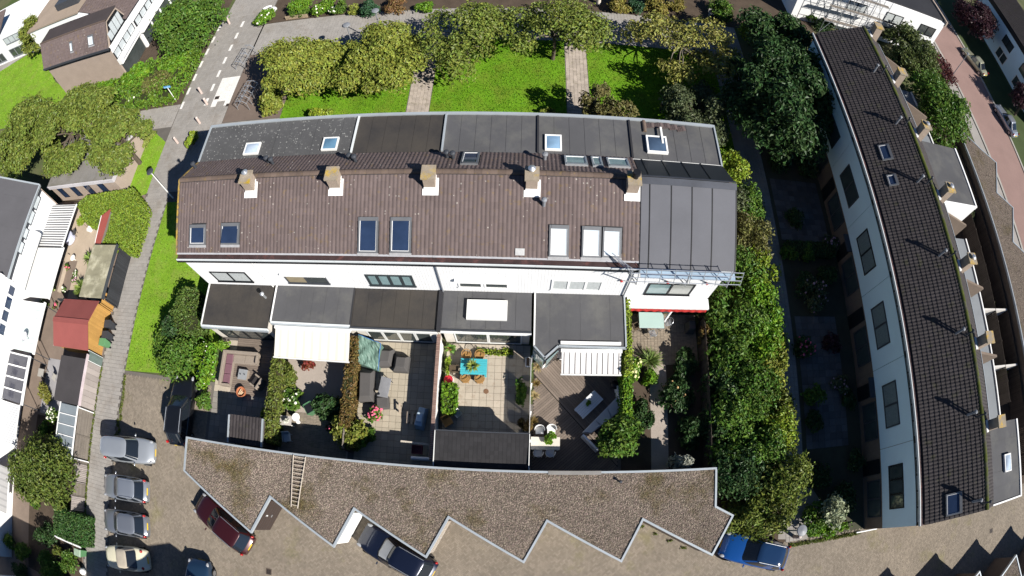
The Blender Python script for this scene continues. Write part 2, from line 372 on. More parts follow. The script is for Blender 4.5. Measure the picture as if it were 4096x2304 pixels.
bm_ = box_mesh('paving_brick', 2 * bw - .008, bw - .008, .012, brickp, .004)
for p in allb[:300]: inst('paving_brick', bm_, parking, (p[0], p[1], p[2] - .004), (0, 0, p[3]))
joined_blocks('brick_field', allb[300:, :3] - [0, 0, .004], allb[300:, 3], 2 * bw - .008, bw - .008, .012, brickp, parking)
# short grass growing on the lawns
def in_poly(px, py, poly):
    r = np.zeros(len(px), bool); n = len(poly); j = n - 1
    for i in range(n):
        xi, yi = poly[i][:2]; xj, yj = poly[j][:2]
        r ^= ((yi > py) != (yj > py)) & (px < (xj - xi) * (py - yi) / (yj - yi + 1e-12) + xi); j = i
    return r
rs = np.random.RandomState(11)
def grass(polys, n, m, label, h=.1):
    X = []
    for pl in polys:
        xs = [p[0] for p in pl]; ys = [p[1] for p in pl]
        a = (max(xs) - min(xs)) * (max(ys) - min(ys)); k = int(n * a)
        px = rs.uniform(min(xs), max(xs), k); py = rs.uniform(min(ys), max(ys), k); q = in_poly(px, py, pl)
        X.append(np.stack([px[q], py[q]], 1))
    X = np.concatenate(X); k = len(X); a = rs.uniform(0, 6.28, k); hh = rs.uniform(.4, 1.2, k) * h; wd = rs.uniform(.03, .06, k)
    dx, dy = np.cos(a) * wd, np.sin(a) * wd; lx, ly = rs.normal(0, .04, k), rs.normal(0, .04, k); z0 = np.full(k, .004)
    v = np.stack([np.stack([X[:, 0] - dx, X[:, 1] - dy, z0], 1), np.stack([X[:, 0] + dx, X[:, 1] + dy, z0], 1), np.stack([X[:, 0] + lx, X[:, 1] + ly, hh], 1)], 1)
    o = np_mesh('grass', v, np.arange(k * 3).reshape(-1, 3), m)
    return setp(o, label, 'grass', None, 'stuff')
grass(lawn_polys, 90, leaf('grass', (.13, .27, .014), .7, .3), 'short mown grass of the lawns behind the terrace')
grass([strip_poly, verge_poly, tl_poly], 70, leaf('grass pale', (.19, .32, .03), .7, .3), 'pale green grass strip beside the brick footpath')

# ------------------------------------------------------------ the long terrace: six attached houses
TW, TE = .225, .355
def tile_mesh(name, m):
    xs = [-.5, -.3, -.08, .12, .32, .5]; hs = [.004, .020, .028, .020, .005, .004]
    top = [(x * TW, TE * .52, h - .012) for x, h in zip(xs, hs)]; low = [(x * TW, -TE * .5, h + .020) for x, h in zip(xs, hs)]; lip = [(x * TW, -TE * .5 + .004, h - .018) for x, h in zip(xs, hs)]
    v = top + low + lip; n = 6
    f = [(n + i, n + i + 1, i + 1, i) for i in range(n - 1)] + [(2 * n + i, 2 * n + i + 1, n + i + 1, n + i) for i in range(n - 1)]
    me = bpy.data.meshes.new(name); me.from_pydata(v, [], f); me.materials.append(m); return me
TM = {m.name: tile_mesh('roof_tile', m) for m in (tile_brown, tile_dark)}
class Slope:
    # a roof plane: p0 at the eave, u along the eave, up the slope by angle a; rz turns the tile frame
    def __init__(s, p0, u, up): s.p0 = Vector(p0); s.u = Vector(u).normalized(); s.up = Vector(up).normalized(); s.n = s.u.cross(s.up).normalized()
    def P(s, a, b, off=0): return s.p0 + s.u * a + s.up * b + s.n * off
    def mat(s): return Matrix((s.u, s.up, s.n)).transposed().to_euler()
def tiles(parent, sl, a0, a1, b0, b1, m, budget, skip=None, near=None):
    me = TM[m.name]; nx = round((a1 - a0) / TW); ny = math.ceil((b1 - b0) / TE); e = sl.mat()
    pos = []
    for j in range(ny):
        for i in range(nx):
            a = a0 + (i + .5) * (a1 - a0) / nx; b = b0 + (j + .5) * TE
            if b > b1 + TE * .25: continue
            if skip and skip(a, b): continue
            p = sl.P(a, b, .01) + Vector((rnd.uniform(-.004, .004), rnd.uniform(-.004, .004), rnd.uniform(-.003, .004)))
            pos.append(p)
    if near: pos.sort(key=lambda p: (p - Vector(near)).length)
    for p in pos[:budget]: inst('roof_tile', me, parent, p, (e.x, e.y, e.z + rnd.uniform(-.012, .012)))
    rest = pos[budget:]
    if rest:
        tv = np.array([v.co[:] for v in me.vertices]); tf = np.array([list(p.vertices) for p in me.polygons])
        R = np.array(e.to_matrix()); vv = tv @ R.T
        P_ = np.array([p[:] for p in rest])
        np_mesh('tile_field', (P_[:, None, :] + vv[None]).reshape(-1, 3), (np.arange(len(rest))[:, None, None] * len(tv) + tf[None]).reshape(-1, 4), m, parent, kind='stuff')
    return len(pos[:budget])
def sbox(mb, sl, a0, a1, b0, b1, o0, o1):
    c = [(a0, b0), (a1, b0), (a1, b1), (a0, b1)]
    return mb.hexa([sl.P(a, b, o0) for a, b in c], [sl.P(a, b, o1) for a, b in c])
g_dark = glass('roof window glass', (.02, .035, .075), .03)
g_blind = mat('white blind behind glass', (.52, .58, .63), .12, .05, 1, 0, spec=.6)
g_room = glass('window glass dark', (.05, .06, .06), .05)
g_curt = mat('net curtain behind glass', (.50, .53, .53), .15, .15, 6, .1, spec=.6)
g_teal = glass('pale teal glass', (.20, .30, .31), .08)
rw_frame = mat('roof window frame grey', (.16, .165, .175), .4, .1, 2, .05, metal=.3)
def roof_window(parent, sl, a0, a1, b0, b1, gm, fm=None, apron=True, tilt=0):
    fm = fm or rw_frame; t = .09
    w = MB()
    sbox(w, sl, a0, a0 + t, b0, b1, -.02, .13); sbox(w, sl, a1 - t, a1, b0, b1, -.02, .13); sbox(w, sl, a0 + t, a1 - t, b0, b0 + t, -.02, .13); sbox(w, sl, a0 + t, a1 - t, b1 - .2, b1, -.02, .15)
    o = w.build('roof_window', fm, parent)
    mb = MB()
    c = [(a0 + t, b0 + t), (a1 - t, b0 + t), (a1 - t, b1 - .2), (a0 + t, b1 - .2)]
    mb.hexa([sl.P(a, b, .06) for a, b in c], [sl.P(a, b, .09 + (tilt if b < (b0 + b1) / 2 else 0)) for a, b in c])
    mb.build('pane', gm, o)
    s2 = MB(); sbox(s2, sl, a0 + t, a0 + t + .025, b0 + t, b1 - .2, .09, .115); sbox(s2, sl, a1 - t - .025, a1 - t, b0 + t, b1 - .2, .09, .115); sbox(s2, sl, a0 + t + .025, a1 - t - .025, b0 + t, b0 + t + .03, .09, .115)
    s2.build('sash', white, o)
    if apron: sbox(MB(), sl, a0 - .04, a1 + .04, b0 - .16, b0 - .005, .03, .062).build('flashing', apron_m, o)
    return o
def facade_window(parent, x0, x1, z0, z1, y, n, fm, gm, fw=.07, proud=.05, name='window'):
    # window in a wall facing -y; y is the wall surface
    f = MB()
    f.box(x0, y - proud, z0, x1, y + .02, z0 + fw); f.box(x0, y - proud, z1 - fw, x1, y + .02, z1)
    f.box(x0, y - proud, z0 + fw, x0 + fw, y + .02, z1 - fw); f.box(x1 - fw, y - proud, z0 + fw, x1, y + .02, z1 - fw)
    for k in range(1, n):
        xm = x0 + (x1 - x0) * k / n; f.box(xm - fw * .6, y - proud, z0 + fw, xm + fw * .6, y + .02, z1 - fw)
    o = f.build(name, fm, parent)
    for k in range(n):
        a = x0 + (x1 - x0) * k / n + (fw if k == 0 else fw * .6); b = x0 + (x1 - x0) * (k + 1) / n - (fw if k == n - 1 else fw * .6)
        g = gm[k % len(gm)] if isinstance(gm, list) else gm
        MB().box(a + .002, y - .018, z0 + fw + .002, b - .002, y - .006, z1 - fw - .002).build('pane', g, o)
    MB().box(x0 - .04, y - proud - .05, z0 - .05, x1 + .04, y + .01, z0 - .004).build('sill', fm, o)
    return o
def vent_pipe(parent, p, h, r, m, cap=True):
    mb = MB(); mb.tube(p, (p[0], p[1], p[2] + h), r, 10)
    if cap: mb.lathe((p[0], p[1], p[2] + h), [(r * 1.7, 0.0), (r * 1.7, .09), (r * .7, .15)], 12)
    return mb.build('vent_pipe', m, parent)
X0, W, YF = -20.85, 5.4, 12.72
XB = [X0 + W * i for i in range(7)]
AF = math.atan2(9.4 - 7.25, 16.8 - 12.45)
SF = lambda x: Slope((x, 12.45, 7.25), (1, 0, 0), (0, 16.8 - 12.45, 9.4 - 7.25))
SB = lambda x: Slope((x, 18.98, 8.05), (-1, 0, 0), (0, 16.8 - 18.98, 9.4 - 8.05))
LF = math.hypot(16.8 - 12.45, 9.4 - 7.25); LB = math.hypot(18.98 - 16.8, 9.4 - 8.05)
LAB = ['brown tiled end house of the long terrace with two small roof windows by the lawn', 'brown tiled terraced house with the cream awning and two front window panes under a shutter',
       'brown tiled terraced house with two tall dark roof windows side by side', 'brown tiled terraced house with a white dome skylight on its front extension',
       'brown tiled terraced house with three white roof windows and a zigzag front bay', 'terraced end house with smooth grey sheet roof, red awning and scaffold rail at its eave']
houses = []
for i in range(6):
    houses.append(thing('terraced_house', LAB[i], 'house', ((XB[i] + XB[i + 1]) / 2, 17, 0), 'houses of the long terrace'))
fasc = mat('pale fascia board', (.60, .63, .64), .5, .06, 1, .05)
# front slope windows given as world boxes in plan: (house, x0, x1, y0, y1, pane)
def s_of(y): return (y - 12.45) / math.cos(AF)
def win_from(a, b): return min(a[0], b[0]), max(a[0], b[0]), s_of(min(a[1], b[1])), s_of(max(a[1], b[1]))
FW = {0: [((-19.83,14.31,8.17), (-18.6,13.22,7.63), 0), ((-17.44,14.36,8.19), (-16.17,13.23,7.64), 2)],
      2: [((-8.73,14.58,8.3), (-7.62,12.86,7.45), 0), ((-6.94,14.58,8.3), (-5.81,12.89,7.47), 0)],
      4: [((1.39,14.36,8.19), (2.41,12.88,7.46), 1), ((3.09,14.35,8.19), (4.1,12.9,7.47), 1), ((4.18,14.33,8.18), (5.18,12.93,7.49), 1)]}
BWN = {3: [((-3.41,18.8,8.16), (-2.46,17.47,8.98), 'w')], 4: [((2.2,18.66,8.25), (3.44,17.7,8.84), 'm'), ((3.69,18.68,8.24), (4.28,17.67,8.86), 'm'), ((4.56,18.65,8.26), (5.78,17.72,8.83), 'm')]}
CHX = [-15.5, -10.15, -4.88, .42, 5.68]
for i, h in enumerate(houses):
    x0, x1 = XB[i] + .003, XB[i + 1] - .003
    prof = [(12.75, 0), (12.75, 7.2), (16.8, 9.3), (18.9, 7.98), (21.85, 7.98), (21.85, 0)]
    MB().extr([(x0, y, z) for y, z in prof], (x1 - x0, 0, 0)).build('wall', brick_tan if i in (0, 5) else brick_wall, h)
    # white cladding of the upper storey with upright board joints
    zb = 2.86 if i < 5 else 2.35
    cl = MB(); bwid = .18; n = round((x1 - x0) / bwid)
    for k in range(n):
        a = x0 + (x1 - x0) * k / n; b = x0 + (x1 - x0) * (k + 1) / n
        cl.box(a + (.005 if k else 0), YF - .03, zb, b - (.005 if k < n - 1 else 0), 12.748, 6.28)
    cl.build('cladding', white_clad, h)
    MB().box(x0 + .001, YF - .01, zb, x1 - .001, 12.746, 6.275).build('cladding_backing', white, h)
    # dark band with the row of small top windows
    band = MB().box(x0, YF - .05, 6.28, x1, 12.749, 7.15).build('window_band', black_trim, h)
    nb = 5 if i != 3 else 6
    for k in range(nb):
        a = x0 + .12 + (x1 - x0 - .24) * k / nb + .06; b = x0 + .12 + (x1 - x0 - .24) * (k + 1) / nb - .06
        wf = white if i in (3,) or (i == 4 and k % 2) else (mid_grey if k % 2 else offwhite)
        fo = MB().box(a, YF - .08, 6.42, b, YF - .05, 6.80).build('top_window', wf, h)
        MB().box(a + .06, YF - .088, 6.47, b - .06, YF - .08, 6.75).build('pane', [g_curt, g_room][(k + i) % 2], fo)
    # gutter: a dark trough with a pale lip
    MB().box(x0, 12.42, 7.22, x1, 12.80, 7.30).build('gutter', mat('gutter liner', (.055, .035, .035), .6, .3, 1.5, .2, col2=(.13, .06, .055), c2at=.6, c2scale=2), h)
    MB().box(x0, 12.36, 7.16, x1, 12.42, 7.36).build('gutter_lip', fasc, h)
    MB().box(x0, 12.30, 7.10, x1, 12.36, 7.22).build('gutter_bracket', black_trim, h)
    if i < 5:
        sl = SF(x0); e0 = s_of(12.80); L_ = x1 - x0
        wins = [win_from(a, b) + (k,) for a, b, k in FW.get(i, [])]
        def skipf(a, b, ws=wins, xx=x0):
            X = xx + a
            if any(w0 + .03 < X < w1 - .03 and b0 + .05 < b < b1 - .05 for w0, w1, b0, b1, _ in ws): return True
            return False
        MB().hexa([sl.P(0, e0, -.06), sl.P(L_, e0, -.06), sl.P(L_, LF - .05, -.06), sl.P(0, LF - .05, -.06)], [sl.P(0, e0, -.004), sl.P(L_, e0, -.004), sl.P(L_, LF - .05, -.004), sl.P(0, LF - .05, -.004)]).build('roof_underlay', bit_d, h)
        used = tiles(h, sl, 0, L_, e0, LF - .12, tile_brown, 230, skipf, near=(x0 + L_ / 2, 8, 9))
        # bird comb strip at the eave
        sbox(MB(), sl, 0, L_, e0 - .10, e0 + .01, .0, .035).build('eave_strip', mat('pale eave strip', (.34, .34, .36), .7, .12, 3, .2, 40), h)
        sb = SB(x1)
        bw_ = BWN.get(i, [])
        def yb(p): return (18.98 - p[1]) * LB / (18.98 - 16.8)
        bl = [(x1 - max(a[0], b[0]), x1 - min(a[0], b[0]), min(yb(a), yb(b)), max(yb(a), yb(b)), k) for a, b, k in bw_]
        MB().hexa([sb.P(0, 0, -.06), sb.P(L_, 0, -.06), sb.P(L_, LB - .05, -.06), sb.P(0, LB - .05, -.06)], [sb.P(0, 0, -.004), sb.P(L_, 0, -.004), sb.P(L_, LB - .05, -.004), sb.P(0, LB - .05, -.004)]).build('roof_underlay', bit_d, h)
        tiles(h, sb, 0, L_, .03, LB - .12, tile_brown, 70, lambda a, b, ws=bl: any(w0 - .02 < a < w1 + .02 and b0 < b < b1 for w0, w1, b0, b1, _ in ws), near=(x0 + L_ / 2, 16.8, 9))
        for w0, w1, b0, b1, k in bl:
            roof_window(h, sb, w0, w1, b0 - .05, b1 + .1, g_teal if k == 'm' else g_dark, alu if k == 'm' else None, apron=False)
        for w0, w1, b0, b1, k in wins:
            roof_window(h, sl, w0 - x0, w1 - x0, b0, b1, g_blind if k == 1 else g_dark, tilt=.16 if k == 2 else 0)
        # ridge: a row of half-round caps
        nr_ = 13
        rm = bpy.data.meshes.get('ridge_cap')
        if rm is None:
            rb = MB(); n8 = 8; A = [(-.215, .17 * math.cos(math.pi * q / n8), .13 * math.sin(math.pi * q / n8)) for q in range(n8 + 1)]; B = [(.20, p[1] * .93, p[2] * .93) for p in A]
            rb.grid([A, B]); rb.add(A, [tuple(range(9))]); rb.add(B, [tuple(range(9))[::-1]])
            rm = bpy.data.meshes.new('ridge_cap'); rm.from_pydata(rb.v, [], rb.f); rm.materials.append(ridge_m)
        for k in range(nr_):
            inst('ridge_cap', rm, h, (x0 + (k + .5) * L_ / nr_, 16.8, 9.36), (0, rnd.uniform(-.02, .02), 0))
        # chimney on the party line
        cx = CHX[i]; ch = MB().box(cx - .30, 15.92, 8.55, cx + .30, 16.62, 9.98).build('chimney', mat('chimney brick', (.30, .24, .19), .9, .15, 2, .2, 30, bump=.3), h)
        MB().box(cx - .37, 15.84, 9.98, cx + .37, 16.70, 10.10).build('chimney_cap', mat('lichen chimney cap', (.30, .25, .19), .95, .2, 2, .2, col2=(.42, .28, .03), c2at=[.60, .46, .60, .64, .68][i], c2scale=1.5, bump=.3), ch)
        if i in (0, 3): MB().lathe((cx - .02, 16.45, 10.10), [(.13, 0), (.17, .16), (.20, .2), (.05, .3)], 14).build('chimney_pot', alu, ch)
        if i == 4: MB().lathe((cx + .05, 16.3, 10.10), [(.15, 0), (.15, .3), (.22, .32), (.2, .5)], 14).build('chimney_pot', black_trim, ch)
        fl = MB(); sl2 = SF(cx)
        sbox(fl, sl2, -.40, .40, s_of(15.62), s_of(15.93), .05, .075); sbox(fl, sl2, .30, .46, s_of(15.62), s_of(16.45), .055, .085)
        for q in range(4): fl.box(cx + .302, 15.92 + q * .16, 8.5, cx + .325, 16.08 + q * .16, 9.12 + q * .085)
        fl.box(cx - .32, 15.895, 8.6, cx + .32, 15.918, 9.16)
        fl.build('flashing', lead, ch)
# ---- rear flat roofs (each its own roofing), strips with lapped seams, trims
RM = [bit_c, bit_c, bit_b, bit_a, bit_a, bit_a]
for i, h in enumerate(houses):
    x0, x1 = XB[i] + .003, XB[i + 1] - .003
    ye = 18.95 if i < 5 else 18.9
    deck = MB().box(x0, ye, 7.985, x1, 21.86, 8.03).build('flat_roof', RM[i], h)
    ns = 6
    for k in range(ns):
        a = x0 + .05 + (x1 - x0 - .1) * k / ns; b = x0 + .05 + (x1 - x0 - .1) * (k + 1) / ns + .06
        MB().hexa([(a, ye + .02, 8.028), (min(b, x1 - .02), ye + .02, 8.028), (min(b, x1 - .02), 21.80, 8.028), (a, 21.80, 8.028)], [(a, ye + .02, 8.05), (min(b, x1 - .02), ye + .02, 8.034), (min(b, x1 - .02), 21.80, 8.034), (a, 21.80, 8.05)]).build('roofing_strip', RM[i], deck)
    MB().box(x0, 21.80, 7.85, x1, 21.98, 8.14).build('roof_edge', grey_trim, h)
    if i in (2, 3): MB().box(x0 - .06, ye + .1, 8.0, x0 + .05, 21.80, 8.16).build('roof_divider', [0, 0, fasc, grey_trim][i], h)
    if i in (4, 5): MB().box(x0 - .05, ye + .1, 8.0, x0 + .06, 21.80, 8.13).build('roof_divider', bit_d, h)
MB().box(XB[0] - .10, 18.95, 7.85, XB[0] + .0, 21.98, 8.12).build('roof_edge', grey_trim, houses[0])
MB().box(XB[6] - .0, 18.7, 7.85, XB[6] + .10, 21.98, 8.12).build('roof_edge', grey_trim, houses[5])
# verge of the left gable and lead vents on the rear slope
vm = MB(); sl = SF(XB[0]); sbox(vm, sl, -.10, .0, s_of(12.7), LF, -.12, .06); sb = SB(XB[0]); sbox(vm, sb, 0, .10, 0, LB, -.12, .06)
vm.build('roof_verge', mat('lichen verge', (.13, .10, .07), .9, .2, 2, .2, col2=(.36, .24, .05), c2at=.5, c2scale=3), houses[0])
for hi, p in ((0, (-20.53,18.17,8.55)), (0, (-15.11,18.25,8.5)), (0, (-14.68,18.02,8.64)), (1, (-9.76,18.13,8.57)), (1, (-9.4,17.93,8.7)), (2, (-4.23,18.3,8.47)), (2, (-3.88,18.18,8.55)), (3, (1.12,18.26,8.49))):
    vent_pipe(houses[hi], (p[0], p[1], p[2] - .1), .6, .095, dark_grey if hi != 3 else mid_grey)
p = (1.07,15.24,8.63); vent_pipe(houses[3], (p[0], p[1], p[2] - .1), .65, .09, mid_grey)
p = (-0.1,13.06,7.55); sbox(MB(), SF(p[0]), -.24, .24, s_of(p[1]) - .18, s_of(p[1]) + .18, .045, .07).build('pale_tile', mat('pale grey tile', (.42, .42, .42), .7, .15, 5, .1), houses[3])
# ---- skylights on the flat roofs
def dome(parent, x0, x1, y0, y1, z, pane, frame=offwhite, hh=.14, fw=.09):
    f = MB(); f.box(x0, y0, z, x1, y0 + fw, z + hh); f.box(x0, y1 - fw, z, x1, y1, z + hh); f.box(x0, y0 + fw, z, x0 + fw, y1 - fw, z + hh); f.box(x1 - fw, y0 + fw, z, x1, y1 - fw, z + hh)
    o = f.build('skylight', frame, parent); a, b, c, d = x0 + fw, x1 - fw, y0 + fw, y1 - fw; P_ = []
    for j in range(7):
        P_.append([(a + (b - a) * k / 8, c + (d - c) * j / 6, z + hh - .02 + .09 * math.sin(math.pi * k / 8) ** .6 * math.sin(math.pi * j / 6) ** .6) for k in range(9)])
    MB().grid(P_).build('pane', pane, o, smooth=True)
    return o
g_sky = mat('milky skylight', (.42, .50, .60), .08, .2, 1.2, .05, spec=.8)
dome(houses[0], -17.45, -16.35, 19.25, 20.15, 8.05, g_sky); dome(houses[1], -12.0, -11.0, 19.25, 20.2, 8.05, mat('blue skylight', (.12, .24, .36), .05, .3, 1, 0, spec=.9))
dome(houses[4], 1.15, 2.1, 19.22, 20.32, 8.05, mat('blue grey skylight', (.20, .32, .46), .05, .25, 1.2, 0, spec=.9), white); dome(houses[5], 7.05, 8.3, 19.4, 20.62, 8.05, mat('dark skylight', (.05, .08, .13), .05, .4, 1, 0, spec=.9), white, .2, .1)
# ---- the sheet-roofed end house
h = houses[5]; x0, x1 = XB[5] + .003, XB[6] - .003
sheet_m = mat('grey roof sheet', (.098, .100, .115), .6, .1, .5, .1, 60)
sheet_b = mat('black roof sheet', (.022, .025, .03), .5, .1, .5, .1, 60)
xe = [x0 + .02, x0 + .52, x0 + 1.72, x0 + 2.90, x0 + 4.08, x1 + .12]
sl = SF(0)
MB().hexa([sl.P(x0, s_of(12.5), -.12), sl.P(x1 + .1, s_of(12.5), -.12), sl.P(x1 + .1, LF, -.12), sl.P(x0, LF, -.12)], [sl.P(x0, s_of(12.5), .03), sl.P(x1 + .1, s_of(12.5), .03), sl.P(x1 + .1, LF, .03), sl.P(x0, LF, .03)]).build('roof_underlay', bit_d, h)
sbk = Slope((0, 18.9, 8.04), (-1, 0, 0), (0, 16.8 - 18.9, 9.42 - 8.04)); lb2 = math.hypot(2.1, 1.38)
for k in range(5):
    sbox(MB(), sl, xe[k] + .03, xe[k + 1] - .03, s_of(12.45), LF - .30, .03, .06).build('roof_sheet', sheet_m, h)
    sbox(MB(), sbk, -(xe[k + 1] - .03), -(xe[k] + .03), 0, lb2 - .12, .0, .04).build('roof_sheet', sheet_b, h)
    if k:
        sbox(MB(), sl, xe[k] - .026, xe[k] + .026, s_of(12.45), LF - .30, .02, .085).build('roof_seam', black_trim, h)
        sbox(MB(), sbk, -(xe[k] + .026), -(xe[k] - .026), 0, lb2 - .12, .0, .07).build('roof_seam', black_trim, h)
rc = MB(); sbox(rc, sl, x0, x1 + .14, LF - .36, LF + .02, .07, .10); sbox(rc, sbk, -(x1 + .14), -x0, lb2 - .16, lb2, .06, .09); rc.build('ridge_capping', mat('ridge sheet', (.05, .055, .07), .5, .2, 1, .1, metal=.2), h)
sbox(MB(), sl, x1 + .10, x1 + .16, s_of(12.4), LF, -.14, .08).build('roof_verge', black_trim, h)
MB().box(x0, 18.86, 8.05, x1 + .1, 18.93, 8.09).build('roof_edge', offwhite, h)
# loose tiles and a pipe left on that roof
lx = [(7.41,21.47,8.1), (7.97,21.52,8.1), (8.4,21.53,8.1), (8.87,21.46,8.1), (9.36,21.4,8.1)]
for k, p in enumerate(lx):
    st = thing('tile_stack', ['first', 'second', 'third', 'fourth', 'fifth'][k] + ' pile of loose roof tiles on the flat roof, from the ridge tile', 'roof tiles', (p[0], p[1], 8.05), 'loose tile piles on the flat roof')
    for q in range(4):
        e = Slope((0, 0, 0), (1, .02 * q, 0), (0, 1, .06)).mat(); inst('roof_tile', TM[tile_brown.name], st, (p[0] - .15 + .1 * q, p[1], 8.07 + .035 * q), (e.x, e.y, .05 * k))
p = (7.06,21.4,8.1)
rt = MB(); n8 = 8; A = [(p[0] + .13 * math.cos(math.pi * q / n8), p[1] - .42, 8.05 + .13 * math.sin(math.pi * q / n8)) for q in range(9)]; B = [(a[0], a[1] + .85, a[2]) for a in A]
rt.grid([A, B]); rt.add(A, [tuple(range(9))]); rt.add(B, [tuple(range(9))[::-1]]); single('ridge_tile', rt, ridge_m, 'loose half round ridge tile lying beside the tile piles on the flat roof', 'roof tile')
a, b = (8.02,21.26,8.2), (7.88,20.05,8.2)
single('plastic_pipe', MB().box(a[0] - .06, b[1], 8.27, a[0] + .06, a[1], 8.33), offwhite, 'white plastic batten lying across the skylight of the end house', 'batten')

# ---- upper facade windows
facade_window(houses[0], -19.72, -16.95, 3.45, 4.92, YF - .03, 2, black_trim, g_curt, .10)
facade_window(houses[1], -14.35, -11.55, 3.48, 4.72, YF - .03, 2, dark_grey, [mat('tan blind', (.30, .25, .16), .2, .1, 2, 0, spec=.6), g_room], .09)
MB().box(-14.45, YF - .20, 4.74, -11.45, YF - .032, 4.92).build('shutter_box', white, houses[1])
o = facade_window(houses[2], -8.95, -6.15, 3.45, 5.0, YF - .03, 4, mat('dark green grey frame', (.035, .045, .05), .5, .1, 2, .05), g_teal, .14)
facade_window(houses[3], -3.6, -2.2, 3.5, 4.45, YF - .03, 1, white, g_room, .1); facade_window(houses[3], -2.1, -.7, 3.5, 4.45, YF - .03, 1, white, g_room, .1)
MB().box(-3.75, YF - .24, 4.50, -.62, YF - .032, 4.72).build('awning_case', white, houses[3])
facade_window(houses[4], 1.72, 4.65, 3.5, 4.95, YF - .03, 3, white, g_curt, .12)
facade_window(houses[5], 7.3, 10.15, 3.25, 4.85, YF - .03, 2, black_trim, [g_teal, mat('grey blind behind glass', (.34, .35, .33), .15, .08, 1, 0, spec=.6)], .09)
# rain pipes
for hi, x in ((0, XB[1] - .25), (3, XB[3] + .06), (4, XB[5] - .06)):
    MB().tube((x, 12.6, 2.9), (x, 12.6, 7.2), .045, 8).build('rain_pipe', mid_grey if hi else offwhite, houses[hi])
# ---- ground floor extensions: walls, glass fronts, flat roofs, trims
EXT = [(-20.72, -15.62, 9.78, 2.86, bit_b), (-15.38, -10.09, 10.27, 2.93, bit_a), (-10.05, -4.78, 10.2, 2.86, bit_b), (-4.60, .66, 10.28, 2.88, bit_a)]
def glass_front(parent, x0, x1, y, z0, z1, n, fm, gm):
    for k in range(n):
        a = x0 + (x1 - x0) * k / n; b = x0 + (x1 - x0) * (k + 1) / n - .02
        f = MB(); f.box(a, y - .05, z0, b, y, z0 + .08); f.box(a, y - .05, z1 - .08, b, y, z1); f.box(a, y - .05, z0 + .08, a + .07, y, z1 - .08); f.box(b - .07, y - .05, z0 + .08, b, y, z1 - .08)
        o = f.build('glass_door', fm, parent); MB().box(a + .072, y - .02, z0 + .082, b - .072, y - .01, z1 - .082).build('pane', gm, o)
for i, (x0, x1, y0, z, m) in enumerate(EXT):
    h = houses[i]
    ex = MB().box(x0 + .06, y0 + .12, 0, x1 - .06, YF - .05, z - .06).build('extension', mat('pale render', (.62, .58, .52), .9, .06, 1, .06), h)
    rf = MB().box(x0, y0, z - .055, x1, YF - .052, z).build('extension_roof', m, h)
    for k in range(6):
        a = x0 + .06 + (x1 - x0 - .12) * k / 6; b = a + (x1 - x0 - .12) / 6
        MB().hexa([(a, y0 + .10, z - .004), (b, y0 + .10, z - .004), (b, YF - .07, z - .004), (a, YF - .07, z - .004)], [(a, y0 + .10, z + .018), (b, y0 + .10, z + .004), (b, YF - .07, z + .004), (a, YF - .07, z + .018)]).build('roofing_strip', m, rf)
    fr = MB().box(x0 - .05, y0 - .10, z - .25, x1 + .02, y0, z + .06)
    fr.build('roof_edge', [fasc, fasc, dark_grey, dark_grey][i], h)
    MB().box(x0 - .05, y0 - .16, z - .3, x1 + .02, y0 - .102, z - .02).build('gutter', [grey_trim, grey_trim, offwhite, white][i], h)
    MB().box(x0 - .08, y0, z - .25, x0 - .002, YF - .05, z + .08).build('roof_edge', [offwhite, white, bit_d, bit_d][i], h)
    glass_front(h, x0 + .7, x1 - .5, y0 + .118, .1, 2.3, 4 if i != 3 else 2, [black_trim, white, offwhite, white][i], g_room)
MB().box(XB[3] - .16, 10.1, 2.8, XB[3] + .08, 12.66, 3.0).build('party_wall_top', bit_d, houses[2])
dome(houses[3], -3.1, -.75, 10.88, 12.08, 2.90, mat('white dome', (.80, .80, .82), .2, .03, 1, 0, spec=.5), offwhite, .22, .08)
p = (-16.12,11.84,3); vent_pipe(houses[0], (p[0], p[1], 2.86), .6, .08, alu)
# bay-fronted extension of the fifth house
h = houses[4]; bay = [(.80, YF - .05), (.80, 9.40), (1.46, 8.66), (2.25, 9.42), (6.20, 9.36), (6.20, YF - .05)]
inn = [(.9, YF - .06), (.9, 9.48), (1.46, 8.84), (2.2, 9.56), (6.1, 9.5), (6.1, YF - .06)]
MB().prism(inn, 0, 2.84).build('extension', white, h)
MB().prism(bay, 2.845, 2.90).build('extension_roof', bit_a, h)
for k in range(6):
    a = .85 + 5.3 * k / 6; MB().box(a, 9.62, 2.896, a + .86, YF - .07, 2.904 + .004 * (k % 2)).build('roofing_strip', bit_a, h)
def edge_bar(mb, p, q, w_, z0, z1):
    p, q = Vector((p[0], p[1], 0)), Vector((q[0], q[1], 0)); d = (q - p).normalized(); n = Vector((d.y, -d.x, 0)) * w_
    return mb.hexa([(p.x, p.y, z0), (q.x, q.y, z0), (q.x + n.x, q.y + n.y, z0), (p.x + n.x, p.y + n.y, z0)], [(p.x, p.y, z1), (q.x, q.y, z1), (q.x + n.x, q.y + n.y, z1), (p.x + n.x, p.y + n.y, z1)])
for k in range(5):
    edge_bar(MB(), bay[k + 1] if k < 0 else bay[k], bay[k + 1], -.09, 2.72, 2.98).build('roof_edge', grey_trim if k != 0 else offwhite, h)
MB().box(2.35, 9.55, 2.9, 5.85, 9.72, 3.06).build('awning_case', white, h)
